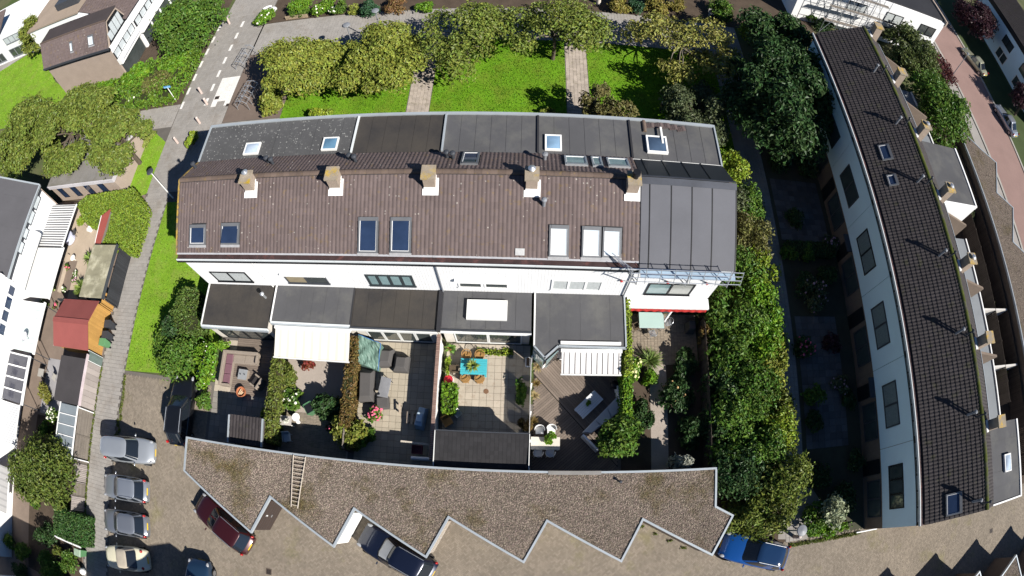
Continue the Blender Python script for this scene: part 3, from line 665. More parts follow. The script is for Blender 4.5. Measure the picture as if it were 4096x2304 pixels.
for (a, b) in (((.86, 9.36), (1.44, 8.72)), ((1.52, 8.72), (2.22, 9.38))):
    d = Vector((b[0] - a[0], b[1] - a[1], 0)); n = Vector((d.y, -d.x, 0)).normalized()
    MB().extr([(a[0] + n.x * .06, a[1] + n.y * .06, .9), (b[0] + n.x * .06, b[1] + n.y * .06, .9), (b[0] + n.x * .06, b[1] + n.y * .06, 2.5), (a[0] + n.x * .06, a[1] + n.y * .06, 2.5)], tuple(n * .03)).build('bay_window', g_teal, h)
glass_front(h, 2.5, 6.0, 9.46, .1, 2.4, 3, white, g_room)
glass_front(houses[5], 6.4, 11.2, YF - .01, .1, 2.2, 4, dark_grey, g_room)
# ---- awnings (each hangs on a house, but moves by itself)
def striped(name, ca, cb, w_, axis='x'):
    m = bpy.data.materials.new(name); m.use_nodes = True; N = m.node_tree.nodes; L = m.node_tree.links; bs = N['Principled BSDF']; bs.inputs['Roughness'].default_value = .9
    g = N.new('ShaderNodeNewGeometry'); s = N.new('ShaderNodeSeparateXYZ'); L.new(g.outputs['Position'], s.inputs[0])
    def mm(op, a, b):
        n = N.new('ShaderNodeMath'); n.operation = op
        for k, x in enumerate((a, b)):
            if isinstance(x, (int, float)): n.inputs[k].default_value = x
            else: L.new(x, n.inputs[k])
        return n.outputs[0]
    fr = mm('FRACT', mm('DIVIDE', s.outputs['XYZ'.index(axis.upper())], w_), 0); st = mm('LESS_THAN', fr, .3)
    fr2 = mm('FRACT', mm('MULTIPLY', s.outputs['XYZ'.index(axis.upper())], 2.3 / w_), 0)
    mx = N.new('ShaderNodeMix'); mx.data_type = 'RGBA'; L.new(st, mx.inputs[0]); mx.inputs[6].default_value = (*ca, 1); mx.inputs[7].default_value = (*cb, 1); L.new(mx.outputs[2], bs.inputs['Base Color'])
    tr = N.new('ShaderNodeBsdfTranslucent'); L.new(mx.outputs[2], tr.inputs[0]); ms = N.new('ShaderNodeMixShader'); ms.inputs[0].default_value = .25
    L.new(bs.outputs[0], ms.inputs[1]); L.new(tr.outputs[0], ms.inputs[2]); L.new(ms.outputs[0], N['Material Output'].inputs[0]); return m
def awning(label, x0, x1, y0, y1, z0, z1, m, frame=offwhite, valance=None):
    t = thing('awning', label, 'awning', ((x0 + x1) / 2, y0, 0), 'garden awnings')
    P_ = []
    for j in range(5):
        s = j / 4; P_.append([(x0 + (x1 - x0) * k / 12, y0 + (y1 - y0) * s, z0 + (z1 - z0) * s - .03 * math.sin(math.pi * s)) for k in range(13)])
    mb = MB().grid(P_); mb.grid([[(p[0], p[1], p[2] - .006) for p in r] for r in P_][::-1]); mb.build('canopy', m, t)
    MB().box(x0 - .04, y1 - .07, z1 - .09, x1 + .04, y1, z1 + .03).build('front_bar', frame, t)
    MB().box(x0 - .05, y0 - .02, z0 - .05, x1 + .05, y0 + .16, z0 + .12).build('case', frame, t)
    for x in (x0 + .3, x1 - .3): MB().tube((x, y0, z0 - .12), (x + (.25 if x < (x0 + x1) / 2 else -.25), (y0 + y1) / 2, (z0 + z1) / 2 - .12), .025, 6).tube((x + (.25 if x < (x0 + x1) / 2 else -.25), (y0 + y1) / 2, (z0 + z1) / 2 - .12), (x, y1 - .05, z1 - .05), .025, 6).build('folding_arm', offwhite, t)
    return t
awning('cream striped awning spread over the second garden of the terrace', -15.15, -10.12, 9.93, 8.22, 2.62, 2.2, striped('cream awning cloth', (.82, .79, .72), (.80, .74, .60), .55))
awning('white awning with thin black stripes over the wooden deck', 2.45, 5.92, 9.2, 7.98, 2.62, 2.3, mat('plain', (.8, .8, .8)))
bpy.data.objects['awning.001'].children[0].data.materials[0] = None
def stripes3(name, w_):
    m = striped(name, (.80, .78, .77), (.045, .04, .045), w_); 
    return m
aw = bpy.data.objects['awning.001']
m3 = stripes3('black and white awning cloth', .32)
for c_ in aw.children:
    if c_.name.startswith('canopy'): c_.data.materials.clear(); c_.data.materials.append(m3)
for n_ in m3.node_tree.nodes:
    if n_.type == 'MATH' and n_.operation == 'LESS_THAN': n_.inputs[1].default_value = .16
# red retracted awning: case, a short canopy and a scalloped valance
t = thing('awning', 'red awning with scalloped edge rolled up on the end house', 'awning', (9, 12.3, 0), 'garden awnings')
redc = mat('red awning cloth', (.55, .045, .04), .85, .1, 3, .08, trans=.2)
MB().box(6.4, 12.02, 2.46, 11.6, 12.66, 2.66).build('case', white, t)
MB().box(6.5, 12.0, 2.42, 11.5, 12.3, 2.44).build('canopy', redc, t)
P_ = [[], []]
for k in range(81):
    x = 6.5 + 5.0 * k / 80; P_[0].append((x, 12.0 - .01 * math.sin(k), 2.50)); P_[1].append((x, 11.96 - .02 * math.sin(k * .8), 2.20 + .035 * math.cos(k * 2 * math.pi / 8)))
MB().grid(P_).build('valance', redc, t)
# ---- safety rail scaffold at the eave of the end house
t = thing('safety_rail', 'galvanised scaffold guard rail clamped along the eave of the end house', 'scaffold', (9, 12, 6), None)
zz = 7.95; y_ = 11.85
for a, b in ((5.55, 8.65), (8.75, 11.7)):
    fr = MB()
    for k in range(4): fr.tube((a, y_ - .12 * k, zz + .02 - .24 * k + .5), (b, y_ - .12 * k, zz + .02 - .24 * k + .5), .022, 6)
    for k in range(5): x = a + (b - a) * k / 4; fr.tube((x, y_ + .02, zz + .58), (x, y_ - .42, zz - .28), .02, 6)
    fr.build('guard_panel', alu, t)
fr = MB(); fr.tube((4.6, 12.9, 8.1), (5.55, 12.3, 7.75), .025, 6)
for k in range(3): fr.tube((4.75 + .1 * k, 12.75 - .08 * k, 8.05 - .12 * k), (5.75, 12.1 - .08 * k, 7.9 - .12 * k), .02, 6)
fr.build('guard_panel', alu, t)
for x in (5.6, 8.3, 10.7):
    b_ = MB(); b_.tube((x, 12.66, 5.2), (x + .35, y_ - .3, 7.4), .035, 6); b_.tube((x + .35, y_ - .35, 7.3), (x + .35, y_, 8.5), .03, 6); b_.tube((x + .1, 12.5, 6.6), (x + .35, y_ - .1, 7.1), .03, 6); b_.tube((x - .1, 12.6, 6.9), (x + .35, y_ - .2, 7.6), .025, 6)
    o = b_.build('bracket', alu, t); MB().ball((x, 12.6, 5.2), .10, .08, .10, 8, 5).build('wall_pad', mat('red pad', (.4, .03, .03), .6), o)
MB().box(6.2, 11.85, 7.38, 11.6, 12.28, 7.42).build('platform', mat('blue grey deck board', (.32, .42, .52), .5, .15, 1, .1), t)

# ------------------------------------------------------------ foliage
def leaves_np(cl, n, size, seed, up=.35, shell=.55, flat=1.0, drop=0.0):
    # cl: clumps (x, y, z, rx, ry, rz); leaf quads spread through the outer part of each clump
    r = np.random.RandomState(seed); cl = np.asarray(cl, float)
    vol = (cl[:, 3] * cl[:, 4] + cl[:, 3] * cl[:, 5] + cl[:, 4] * cl[:, 5]); k = r.choice(len(cl), n, p=vol / vol.sum())
    d = r.normal(size=(n, 3)); d /= np.linalg.norm(d, axis=1)[:, None]
    ph = r.uniform(0, 6.28, (len(cl), 3))
    d[:, 2] = np.where(d[:, 2] < -.35, -d[:, 2], d[:, 2])
    rad = shell + (1 - shell) * r.uniform(size=n) ** .6
    rad *= 1 + .14 * r.normal(size=n) + .16 * np.sin(4 * d[:, 0] + ph[k, 0]) * np.sin(4 * d[:, 1] + ph[k, 1]) + .10 * np.sin(7 * d[:, 2] + ph[k, 2])
    c = cl[k, :3] + d * cl[k, 3:] * rad[:, None]
    nn = d + r.normal(size=(n, 3)) * .55; nn[:, 2] += up; nn /= np.linalg.norm(nn, axis=1)[:, None]
    a = np.cross(nn, r.normal(size=(n, 3))); a /= np.linalg.norm(a, axis=1)[:, None]; b = np.cross(nn, a)
    s = size * r.uniform(.6, 1.35, n); L_ = a * (s * .75)[:, None]; B_ = b * (s * .42)[:, None]; dn = nn * (s * .16)[:, None]
    v = np.stack([c - L_ - dn, c - B_ + dn, c + L_ - dn, c + B_ + dn], 1).reshape(-1, 3)
    v[:, 2] = np.maximum(v[:, 2], .01)
    return v
def blob_clumps(c, rx, ry, rz, n, seed, cs=.42, lo=-.3):
    r = random.Random(seed); out = []
    for k in range(n):
        while True:
            x, y, z = r.uniform(-1, 1), r.uniform(-1, 1), r.uniform(lo, 1)
            q = x * x + y * y + z * z
            if .12 < q < 1: break
        f = (1 - cs) / max(.5, math.sqrt(q)) if q > .45 else 1 - cs * .4
        s = cs * r.uniform(.65, 1.2)
        out.append((c[0] + x * rx * f, c[1] + y * ry * f, c[2] + z * rz * f, rx * s, ry * s, rz * s * .9))
    return out
bark = mat('bark', (.10, .08, .06), .95, .2, 3, .2, bump=.4)
bark_g = mat('grey bark', (.17, .15, .12), .95, .2, 3, .2, bump=.4)
def tree(label, x, y, rx, ry, h, m, n=3000, size=.26, seed=1, nc=16, z0=None, trunk=.16, group='trees', cs=.42, sparse=False, name='tree', lo=-.3):
    z0 = h * .35 if z0 is None else z0; rz = (h - z0) / 1.15; cz = z0 + rz * .3 if lo < -.1 else z0
    rz = h - cz
    t = thing(name, label, 'tree', (x, y, 0), group)
    cl = blob_clumps((x, y, cz), rx, ry, rz, nc, seed, cs, lo)
    tb = MB(); r = random.Random(seed + 5)
    top = Vector((x + r.uniform(-.3, .3), y + r.uniform(-.3, .3), cz))
    mid = Vector((x + r.uniform(-.12, .12), y + r.uniform(-.12, .12), cz * .55)); tb.tube((x, y, -.05), mid, trunk, 8, trunk * .8); tb.tube(mid, top, trunk * .8, 8, trunk * .6)
    tb.build('trunk', bark, t)
    br = MB()
    for c in cl:
        s = top if r.random() < .6 else mid.lerp(top, .6); e = Vector(c[:3]); m1 = s.lerp(e, .5) + Vector((r.uniform(-.2, .2), r.uniform(-.2, .2), r.uniform(0, .3)))
        br.tube(s, m1, trunk * .45, 6, trunk * .28, False); br.tube(m1, e, trunk * .28, 5, trunk * .1, False)
        if sparse:
            for q in range(3): br.tube(e, e + Vector((r.uniform(-1, 1) * c[3], r.uniform(-1, 1) * c[4], r.uniform(-.2, .8) * c[5])), trunk * .1, 4, trunk * .04, False)
    br.build('branches', bark_g if sparse else bark, t)
    v = leaves_np(cl, n, size, seed)
    np_mesh('crown', v, np.arange(len(v)).reshape(-1, 4), m, t)
    return t
def shrub(label, x, y, rx, ry, h, m, n=700, size=.16, seed=1, nc=9, group='garden shrubs', name='shrub', cat='shrub', stems=True, z=0, cs=.45, flower=None, nf=0, fs=.12, shell=.55, flabel=None):
    t = thing(name, label, cat, (x, y, z), group)
    cl = blob_clumps((x, y, z + h * .38), rx, ry, h * .62, nc, seed, cs, -.5)
    r = random.Random(seed)
    if stems:
        sb = MB()
        for c in cl[:7]: sb.tube((x + r.uniform(-.1, .1) * rx, y + r.uniform(-.1, .1) * ry, z), c[:3], .03, 5, .012, False)
        sb.build('stems', bark, t)
    v = leaves_np(cl, n, size, seed, shell=shell); v[:, 2] = np.maximum(v[:, 2], z + .01)
    np_mesh('foliage', v, np.arange(len(v)).reshape(-1, 4), m, t)
    if flower:
        rr = np.random.RandomState(seed + 9)
        me = bpy.data.meshes.get('flower_head ' + flower.name + str(fs))
        if me is None:
            vs, fs_ = ball_vf((0, 0, 0), fs, fs, fs * .7, 7, 5); me = bpy.data.meshes.new('flower_head ' + flower.name + str(fs)); me.from_pydata(vs, [], fs_); me.materials.append(flower)
        for k in range(nf):
            c = cl[rr.randint(len(cl))]; d = rr.normal(size=3); d[2] = abs(d[2]) + .35; d /= np.linalg.norm(d)
            s = rr.uniform(.6, 1.15); inst('flower_head', me, t, (c[0] + d[0] * c[3] * 1.0, c[1] + d[1] * c[4] * 1.0, max(z + .15, c[2] + d[2] * c[5])), (rr.uniform(0, 1), rr.uniform(0, 1), 0), (s, s, s))
    return t
def hedge_box(label, poly, z0, z1, m, dens=110, size=.14, seed=1, group='hedges', name='hedge', cat='hedge', core=None, bump=.12):
    # clipped or climbing foliage that follows a footprint
    t = thing(name, label, cat, (sum(p[0] for p in poly) / len(poly), sum(p[1] for p in poly) / len(poly), 0), group)
    r = np.random.RandomState(seed); poly = [p[:2] for p in poly]
    cx = sum(p[0] for p in poly) / len(poly); cy = sum(p[1] for p in poly) / len(poly)
    shr = [(cx + (p[0] - cx) * .93, cy + (p[1] - cy) * .93) for p in poly]
    MB().prism(shr, 0, z1 - .12).build('core', core or mat('hedge core', (.03, .035, .012), .95), t)
    xs = [p[0] for p in poly]; ys = [p[1] for p in poly]; A = (max(xs) - min(xs)) * (max(ys) - min(ys)); n = int(A * dens)
    X = np.stack([r.uniform(min(xs), max(xs), n), r.uniform(min(ys), max(ys), n)], 1); X = X[in_poly(X[:, 0], X[:, 1], poly)]
    zt = z1 + bump * (np.sin(X[:, 0] * 2.1 + 1) + np.sin(X[:, 1] * 1.7)) * .5 + r.normal(0, bump * .35, len(X))
    pts = [np.column_stack([X, zt])]; nrm = [np.tile([0, 0, 1.], (len(X), 1))]
    k = len(poly); ar = sum(poly[i][0] * poly[(i + 1) % k][1] - poly[(i + 1) % k][0] * poly[i][1] for i in range(k))
    for i in range(k):
        a, b = np.array(poly[i]), np.array(poly[(i + 1) % k]); L_ = np.linalg.norm(b - a); q = int(L_ * (z1 - z0) * dens * .7)
        u = r.uniform(size=q); zz = r.uniform(z0, z1, q); nn = np.array([b[1] - a[1], -(b[0] - a[0])]) / (L_ + 1e-9) * (1 if ar > 0 else -1)
        off = r.normal(.02, bump * .4, q); pts.append(np.column_stack([a + (b - a) * u[:, None] + nn * off[:, None], zz])); nrm.append(np.tile([nn[0], nn[1], .3], (q, 1)))
    c = np.concatenate(pts); N_ = np.concatenate(nrm); n = len(c); N_ = N_ + r.normal(size=(n, 3)) * .5; N_ /= np.linalg.norm(N_, axis=1)[:, None]
    a = np.cross(N_, r.normal(size=(n, 3))); a /= np.linalg.norm(a, axis=1)[:, None]; b = np.cross(N_, a); s = size * r.uniform(.6, 1.3, n)
    L_ = a * (s * .7)[:, None]; B_ = b * (s * .42)[:, None]; dn = N_ * (s * .15)[:, None]
    v = np.stack([c - L_ - dn, c - B_ + dn, c + L_ - dn, c + B_ + dn], 1).reshape(-1, 3); v[:, 2] = np.maximum(v[:, 2], .01)
    np_mesh('foliage', v, np.arange(len(v)).reshape(-1, 4), m, t)
    return t
lf_olive = leaf('olive', (.15, .195, .035)); lf_yellow = leaf('yellow green', (.225, .26, .045)); lf_mid = leaf('mid green', (.09, .17, .024)); lf_dark = leaf('dark green', (.04, .085, .025))
lf_bright = leaf('bright green', (.13, .25, .02)); lf_lime = leaf('lime', (.22, .30, .03)); lf_grey = leaf('grey green', (.095, .12, .055)); lf_purple = leaf('purple', (.055, .022, .030)); lf_red = leaf('red leaf', (.20, .05, .03))
lf_ivy = leaf('ivy', (.13, .16, .03)); lf_blue = leaf('blue green', (.04, .10, .045)); lf_rust = leaf('rust', (.16, .11, .035)); lf_straw = leaf('straw', (.33, .26, .12))
fl_white = mat('white flower', (.75, .75, .62), .8, .05, 3, .05); fl_pink = mat('pink flower', (.62, .12, .20), .8, .1, 3, .1); fl_cream = mat('cream flower', (.62, .60, .30), .8, .05, 3, .05); fl_mauve = mat('mauve flower', (.45, .28, .33), .8, .1, 3, .1); fl_red = mat('red flower', (.6, .06, .05), .8)

# ------------------------------------------------------------ zigzag garage block with gravel roof
TX_ = [-15.27, -9.96, -4.66, .62, 5.93, 11.23]; NX = [-14.10, -8.84, -3.51, 1.81, 7.10]
outline = [(-20.65, 2.32), (-20.59,0.08)]
for k in range(6):
    outline.append((TX_[k], -2.95))
    if k < 5: outline.append((NX[k], -.57))
outline += [(12.55,-0.61), (11.44,0.02), (11.5, 2.30)]
gravel_m = mat('roof gravel', (.13, .105, .085), .95, .15, .6, .5, 22, bump=1, bscale=30, col2=(.085, .07, .03), c2at=.62, c2scale=.45, c2w=.1)
peb = mat('pebbles', (.235, .19, .155), .9, .15, .5, 0, island=.62, hue=.03, col2=(.11, .085, .04), c2at=.60, c2scale=.45, c2w=.09)
def garage_block(label, outline, doors, z=2.8, nf=300, name='garage_block', clip=None, seed=4):
    n = len(outline); ar = sum(outline[i][0] * outline[(i + 1) % n][1] - outline[(i + 1) % n][0] * outline[i][1] for i in range(n))
    if ar < 0: outline = outline[::-1]
    cx = sum(p[0] for p in outline) / n; cy = sum(p[1] for p in outline) / n
    t = thing(name, label, 'garage', (cx, cy, 0))
    def inset(d):
        out = []
        for i in range(n):
            p0, p, p1 = (Vector((*outline[(i + k) % n][:2], 0)) for k in (-1, 0, 1))
            a = (p - p0).normalized(); b = (p1 - p).normalized(); na = Vector((-a.y, a.x, 0)); nb = Vector((-b.y, b.x, 0)); m_ = (na + nb).normalized()
            q = p + m_ * (d / max(.35, m_.dot(na))); out.append((q.x, q.y))
        return out
    MB().prism(inset(.14), 0, z - .15).build('wall', brick_wall, t)
    MB().prism(inset(.02), z - .16, z - .06).build('roof_deck', gravel_m, t)
    ins = inset(.12)
    for i in range(n):
        a, b = outline[i], outline[(i + 1) % n]; c, d = ins[(i + 1) % n], ins[i]
        MB().hexa([(*a, z - .22), (*b, z - .22), (*c, z - .22), (*d, z - .22)], [(*a, z + .02), (*b, z + .02), (*c, z + .02), (*d, z + .02)]).build('roof_trim', grey_trim, t)
    r = np.random.RandomState(seed); xs = [p[0] for p in outline]; ys = [p[1] for p in outline]; k = int((max(xs) - min(xs)) * (max(ys) - min(ys)) * nf)
    X = np.stack([r.uniform(min(xs), max(xs), k), r.uniform(min(ys), max(ys), k)], 1); X = X[in_poly(X[:, 0], X[:, 1], inset(.13))]; k = len(X)
    s = r.uniform(.016, .042, k); a = r.uniform(0, 6.28, k); zz = np.full(k, z - .065)
    c, sn = np.cos(a), np.sin(a); asp = r.uniform(.55, 1, k)
    def pt(u, w_, h_): return np.stack([X[:, 0] + (u * c - w_ * asp * sn) * s, X[:, 1] + (u * sn + w_ * asp * c) * s, zz + h_ * s], 1)
    v = np.stack([pt(-1, -1, 0), pt(1, -1, 0), pt(1, 1, 0), pt(-1, 1, 0), pt(-.5, -.4, .9), pt(.5, -.5, .8), pt(.4, .5, .9), pt(-.5, .5, .75)], 1).reshape(-1, 3)
    fq = np.array([(4, 5, 6, 7), (0, 1, 5, 4), (1, 2, 6, 5), (2, 3, 7, 6), (3, 0, 4, 7)])
    np_mesh('gravel', v, (np.arange(k)[:, None, None] * 8 + fq[None]).reshape(-1, 4), peb, t, kind='stuff')
    for (p, q, m, glyph) in doors:
        p, q = Vector((*p, 0)), Vector((*q, 0)); d = (q - p).normalized(); nn = Vector((d.y, -d.x, 0)); L_ = (q - p).length
        a = p + d * .22 - nn * .10; b = q - d * .22 - nn * .10
        o = MB().hexa([a + Vector((0, 0, .06)), b + Vector((0, 0, .06)), b + nn * .05 + Vector((0, 0, .06)), a + nn * .05 + Vector((0, 0, .06))], [a + Vector((0, 0, 2.35)), b + Vector((0, 0, 2.35)), b + nn * .05 + Vector((0, 0, 2.35)), a + nn * .05 + Vector((0, 0, 2.35))]).build('garage_door', m, t)
        c_ = (a + b) / 2 + nn * .06; MB().cbox((c_.x, c_.y, 1.0), .18, .04, .06, math.atan2(d.y, d.x)).build('handle', alu, o)
        gr = MB()
        for k2 in range(1, 6):
            zq = .06 + 2.29 * k2 / 6; gr.hexa([a + nn * .05 + Vector((0, 0, zq)), b + nn * .05 + Vector((0, 0, zq)), b + nn * .054 + Vector((0, 0, zq)), a + nn * .054 + Vector((0, 0, zq))], [a + nn * .05 + Vector((0, 0, zq + .02)), b + nn * .05 + Vector((0, 0, zq + .02)), b + nn * .054 + Vector((0, 0, zq + .02)), a + nn * .054 + Vector((0, 0, zq + .02))])
        gr.build('door_rib', dark_grey if glyph else offwhite, o)
        if glyph:
            tc = bpy.data.curves.new('number', 'FONT'); tc.body = glyph; tc.size = .34; tc.extrude = .006; tc.align_x = 'CENTER'; tc.align_y = 'CENTER'; tc.materials.append(white)
            to0 = bpy.data.objects.new('number_curve', tc); me_ = bpy.data.meshes.new_from_object(to0); bpy.data.objects.remove(to0); to = bpy.data.objects.new('house_number', me_); C.objects.link(to); to.parent = o
            f3 = Matrix((d, Vector((0, 0, 1)), nn)).transposed(); to.rotation_euler = f3.to_euler(); pos = c_ + Vector((0, 0, 1.75)) - ORG[o.name]; to.location = pos
    return t
door_t = mat('tan timber door', (.28, .23, .18), .8, .1, 2, .08); door_b = mat('dark brown door', (.05, .035, .03), .6, .1, 2, .08); door_w = mat('white door', (.80, .80, .78), .5, .03, 1, .02)
drs = [((TX_[k], -2.95), (NX[k], -.57), [door_b, door_w, door_t, door_t, door_t][k], '3' if k == 0 else None) for k in range(5)]
garage = garage_block('zigzag garage block with brown gravel roof behind the terrace gardens', outline, drs, nf=430)
# ladder on the gravel roof
la = [(-12.79,2.21,2.9), (-12.7,-0.89,2.9), (-12,2.18,2.9), (-12.28,-0.93,2.9)]
t = thing('ladder', 'wooden ladder lying flat on the gravel garage roof', 'ladder', la[1])
wood_p = mat('weathered ladder wood', (.46, .40, .33), .8, .15, 3, .1)
for a, b in ((la[0], la[1]), (la[2], la[3])):
    MB().tube((a[0], a[1], 2.86), (b[0], b[1], 2.86), .035, 6).build('rail', wood_p, t)
for k in range(13):
    s = (k + .4) / 13; a = lerp(la[0], la[1], s); b = lerp(la[2], la[3], s); MB().tube((a[0], a[1], 2.87), (b[0], b[1], 2.87), .022, 6).build('rung', wood_p, t)
p = (5.74,1.69,2.8); single('roof_vent', MB().tube((p[0], p[1], 2.7), (p[0], p[1], 3.0), .05, 8).lathe((p[0], p[1], 3.0), [(.09, 0), (.09, .06), (.04, .1)], 10), dark_grey, 'small dark vent pipe standing in the garage gravel', 'vent')
a, b = (1.78,2.26,2.85), (4.69,2.21,2.85); single('roof_board', MB().box(a[0], a[1] - .16, 2.78, b[0], a[1] + .06, 2.84), mat('grey board', (.22, .21, .20), .9, .15, 2, .1), 'grey plank lying along the back edge of the garage roof', 'plank')

# ------------------------------------------------------------ the six gardens
YB = 2.36
def garden_floor(name, x0, x1, y0, y1, m=None, z=.002):
    return setp(MB().sheet(R4(x0, y0, x1, y1), z).build(name, m or pave_base), kind='structure')
gf = garden_floor('patio', -20.6, -15.7, YB, 12.6); pavers(gf, -20.6, YB, -15.7, 6.0, .4, .4, .004, paver_d, near=(-18, 6))
pavers(gf, -20.6, 6.0, -19.2, 9.7, .45, .45, .004, patio_l, near=(-18, 6))
deck_m = mat('greyed deck plank', (.185, .148, .122), .85, .12, 1, .12, 20, island=.12, objr=.14)
def planks(parent, x0, x1, y0, y1, w_, z, m, name='plank'):
    n = round((y1 - y0) / w_)
    me = box_mesh(name, x1 - x0, (y1 - y0) / n - .012, .03, m)
    for k in range(n): inst(name, me, parent, ((x0 + x1) / 2, y0 + (k + .5) * (y1 - y0) / n, z + rnd.uniform(-.002, .002)))
planks(gf, -19.2, -15.8, 5.9, 9.9, .14, .02, deck_m)
gf2 = garden_floor('patio', -15.1, -10.3, YB, 10.3, mat('fine pink gravel', (.36, .31, .27), .95, .1, 1, .35, 60, bump=.6, bscale=80))
pavers(gf2, -15.0, YB, -10.4, 5.2, .22, .11, .003, brickp, nmax=280, near=(-12, 4))
gf3 = garden_floor('patio', -9.9, -4.9, YB, 10.3); pavers(gf3, -9.9, YB, -4.9, 10.2, .4, .4, .004, mat('tan patio tile', (.36, .315, .245), .9, .1, .6, .1, 30, island=.09, objr=.09), near=(-7, 6))
gf4 = garden_floor('patio', -4.5, .7, YB, 10.35); pavers(gf4, -4.5, YB, .7, 10.3, .45, .45, .004, patio_l, near=(-2, 7))
gf5 = garden_floor('deck', .95, 6.1, YB, 9.6, mat('deck gap', (.03, .025, .02), .95))
# deck boards in two directions that meet on a diagonal
import itertools
def clip_line(p, d, poly):
    ts = []
    n = len(poly)
    for i in range(n):
        a, b = poly[i], poly[(i + 1) % n]; ex, ey = b[0] - a[0], b[1] - a[1]; den = d[0] * ey - d[1] * ex
        if abs(den) < 1e-9: continue
        t = ((a[0] - p[0]) * ey - (a[1] - p[1]) * ex) / den; u = ((a[0] - p[0]) * d[1] - (a[1] - p[1]) * d[0]) / den
        if -1e-9 <= u <= 1 + 1e-9: ts.append(t)
    return (min(ts), max(ts)) if len(ts) >= 2 else None
def deck_boards(parent, poly, ang, w_, m, z):
    d = (math.cos(ang), math.sin(ang)); nrm = (-d[1], d[0]); pr = [p[0] * nrm[0] + p[1] * nrm[1] for p in poly]; n = int((max(pr) - min(pr)) / w_)
    for k in range(n):
        o = min(pr) + (k + .5) * w_; p = (nrm[0] * o, nrm[1] * o); c = clip_line(p, d, poly)
        if not c or c[1] - c[0] < .15: continue
        mid = (c[0] + c[1]) / 2; mb = MB().cbox((p[0] + d[0] * mid, p[1] + d[1] * mid, z), c[1] - c[0] - .01, w_ - .014, .03, ang); mb.build('plank', m, parent)
pa, pb = (1.31,8.07,0), (4.19,4.87,0)
sl_ = (pb[1] - pa[1]) / (pb[0] - pa[0]); yl = lambda x: pa[1] + (x - pa[0]) * sl_
xr = 6.1; xx = pa[0] + (YB - pa[1]) / sl_
deck_boards(gf5, [(.95, 9.4), (.95, yl(.95)), (min(xr, xx), max(YB, yl(min(xr, xx)))), (xr, YB), (xr, 9.4)], math.atan2(sl_, 1), .145, deck_m, .006)
deck_boards(gf5, [(.95, yl(.95) - .03), (.95, YB), (xx, YB)], math.atan2(sl_, 1) + math.pi / 2, .145, deck_m, .006)
gf6 = garden_floor('patio', 6.35, 11.5, 9.2, 12.6); pavers(gf6, 6.35, 9.2, 11.5, 12.6, .22, .11, .003, mat('brown patio brick', (.26, .215, .165), .9, .1, .6, .1, 30, island=.15, objr=.15), nmax=290, near=(7, 11))
garden_floor('garden_path', 8.2, 9.3, YB, 9.2, mat('pale gravel path', (.34, .29, .25), .95, .12, 1, .35, 50, bump=.6, bscale=70), .004)
garden_floor('planting_bed', 6.3, 11.6, YB, 9.2, soil)
# boundary walls and fences
single('garden_wall', MB().box(-4.86, YB + .35, 0, -4.72, 10.1, 1.85), white, 'white garden wall with a brick coping beside the cream patio', 'wall')
cop = mat('brick coping', (.26, .17, .14), .9, .15, 2, .15, 30, objr=.15, island=.15)
gw = bpy.data.objects['garden_wall']; ORG[gw.name] = Vector((0, 0, 0))
cm = box_mesh('coping_brick', .22, .09, .05, cop)
for k in range(70): inst('coping_brick', cm, gw, (-4.79, YB + .42 + k * .108, 1.85))
def fence(label, x0, y0, x1, y1, h, m, pm, w_=.14, gap=.012, th=.02, cat='fence', posts=True, horizontal=False, name='fence', panel=1.8):
    t = thing(name, label, cat, ((x0 + x1) / 2, (y0 + y1) / 2, 0), 'garden fences'); L_ = math.hypot(x1 - x0, y1 - y0); a = math.atan2(y1 - y0, x1 - x0); ux, uy = (x1 - x0) / L_, (y1 - y0) / L_
    if posts:
        n = max(1, round(L_ / panel))
        for k in range(n + 1): MB().cbox((x0 + ux * L_ * k / n, y0 + uy * L_ * k / n, 0), .08, .08, h + .05, a).build('post', pm, t)
    if horizontal:
        n = max(1, int(h / w_)); nn = max(1, round(L_ / panel))
        for j in range(nn):
            me = bpy.data.meshes.new('slat'); mb = MB().cbox((0, 0, 0), L_ / nn - .1, th, w_ - gap); me.from_pydata(mb.v, [], mb.f); me.materials.append(m)
            for k in range(n): inst('slat', me, t, (x0 + ux * L_ * (j + .5) / nn, y0 + uy * L_ * (j + .5) / nn, .04 + k * w_), (0, 0, a))
    else:
        n = max(1, int(L_ / w_)); me = bpy.data.meshes.new('slat'); mb = MB().cbox((0, 0, 0), w_ - gap, th, h); me.from_pydata(mb.v, [], mb.f); me.materials.append(m)
        for k in range(n): inst('slat', me, t, (x0 + ux * (k + .5) * w_ - uy * .05, y0 + uy * (k + .5) * w_ + ux * .05, .02 + rnd.uniform(0, .015)), (0, 0, a))
    return t
wood_g = mat('grey fence wood', (.19, .165, .14), .9, .12, 1, .15, 25, objr=.15); wood_gl = mat('silvery fence wood', (.33, .29, .27), .9, .12, 1, .15, 25, objr=.13); wood_d = mat('dark fence wood', (.075, .06, .05), .9, .15, 1, .15, 25, objr=.15); wood_o = mat('orange shed wood', (.46, .255, .075), .7, .12, 1, .12, 20, objr=.1); black_w = mat('black fence wood', (.035, .037, .042), .75, .12, 1, .1, objr=.15)
fence('dark board fence on the hedge side of the last terrace garden', 11.6, YB, 11.6, 11.8, 1.8, wood_d, wood_d)
fence('white picket fence between the cream patio and the deck', .78, 2.5, .78, 9.2, 1.5, white, white, .12, .03)
fence('grey board fence behind the sofa between first and second garden', -15.48, 3.0, -15.48, 9.7, 1.7, wood_g, wood_g)
fence('brown board fence behind the long covered bench', -10.12, 3.0, -10.12, 10.0, 1.7, wood_g, wood_d)
hedge_box('yellow green ivy hedge between the first and second terrace gardens', R4(-15.42, 2.9, -14.85, 8.3), .1, 1.85, lf_ivy, 150, .15, 3, core=mat('ivy core', (.05, .045, .02), .95))
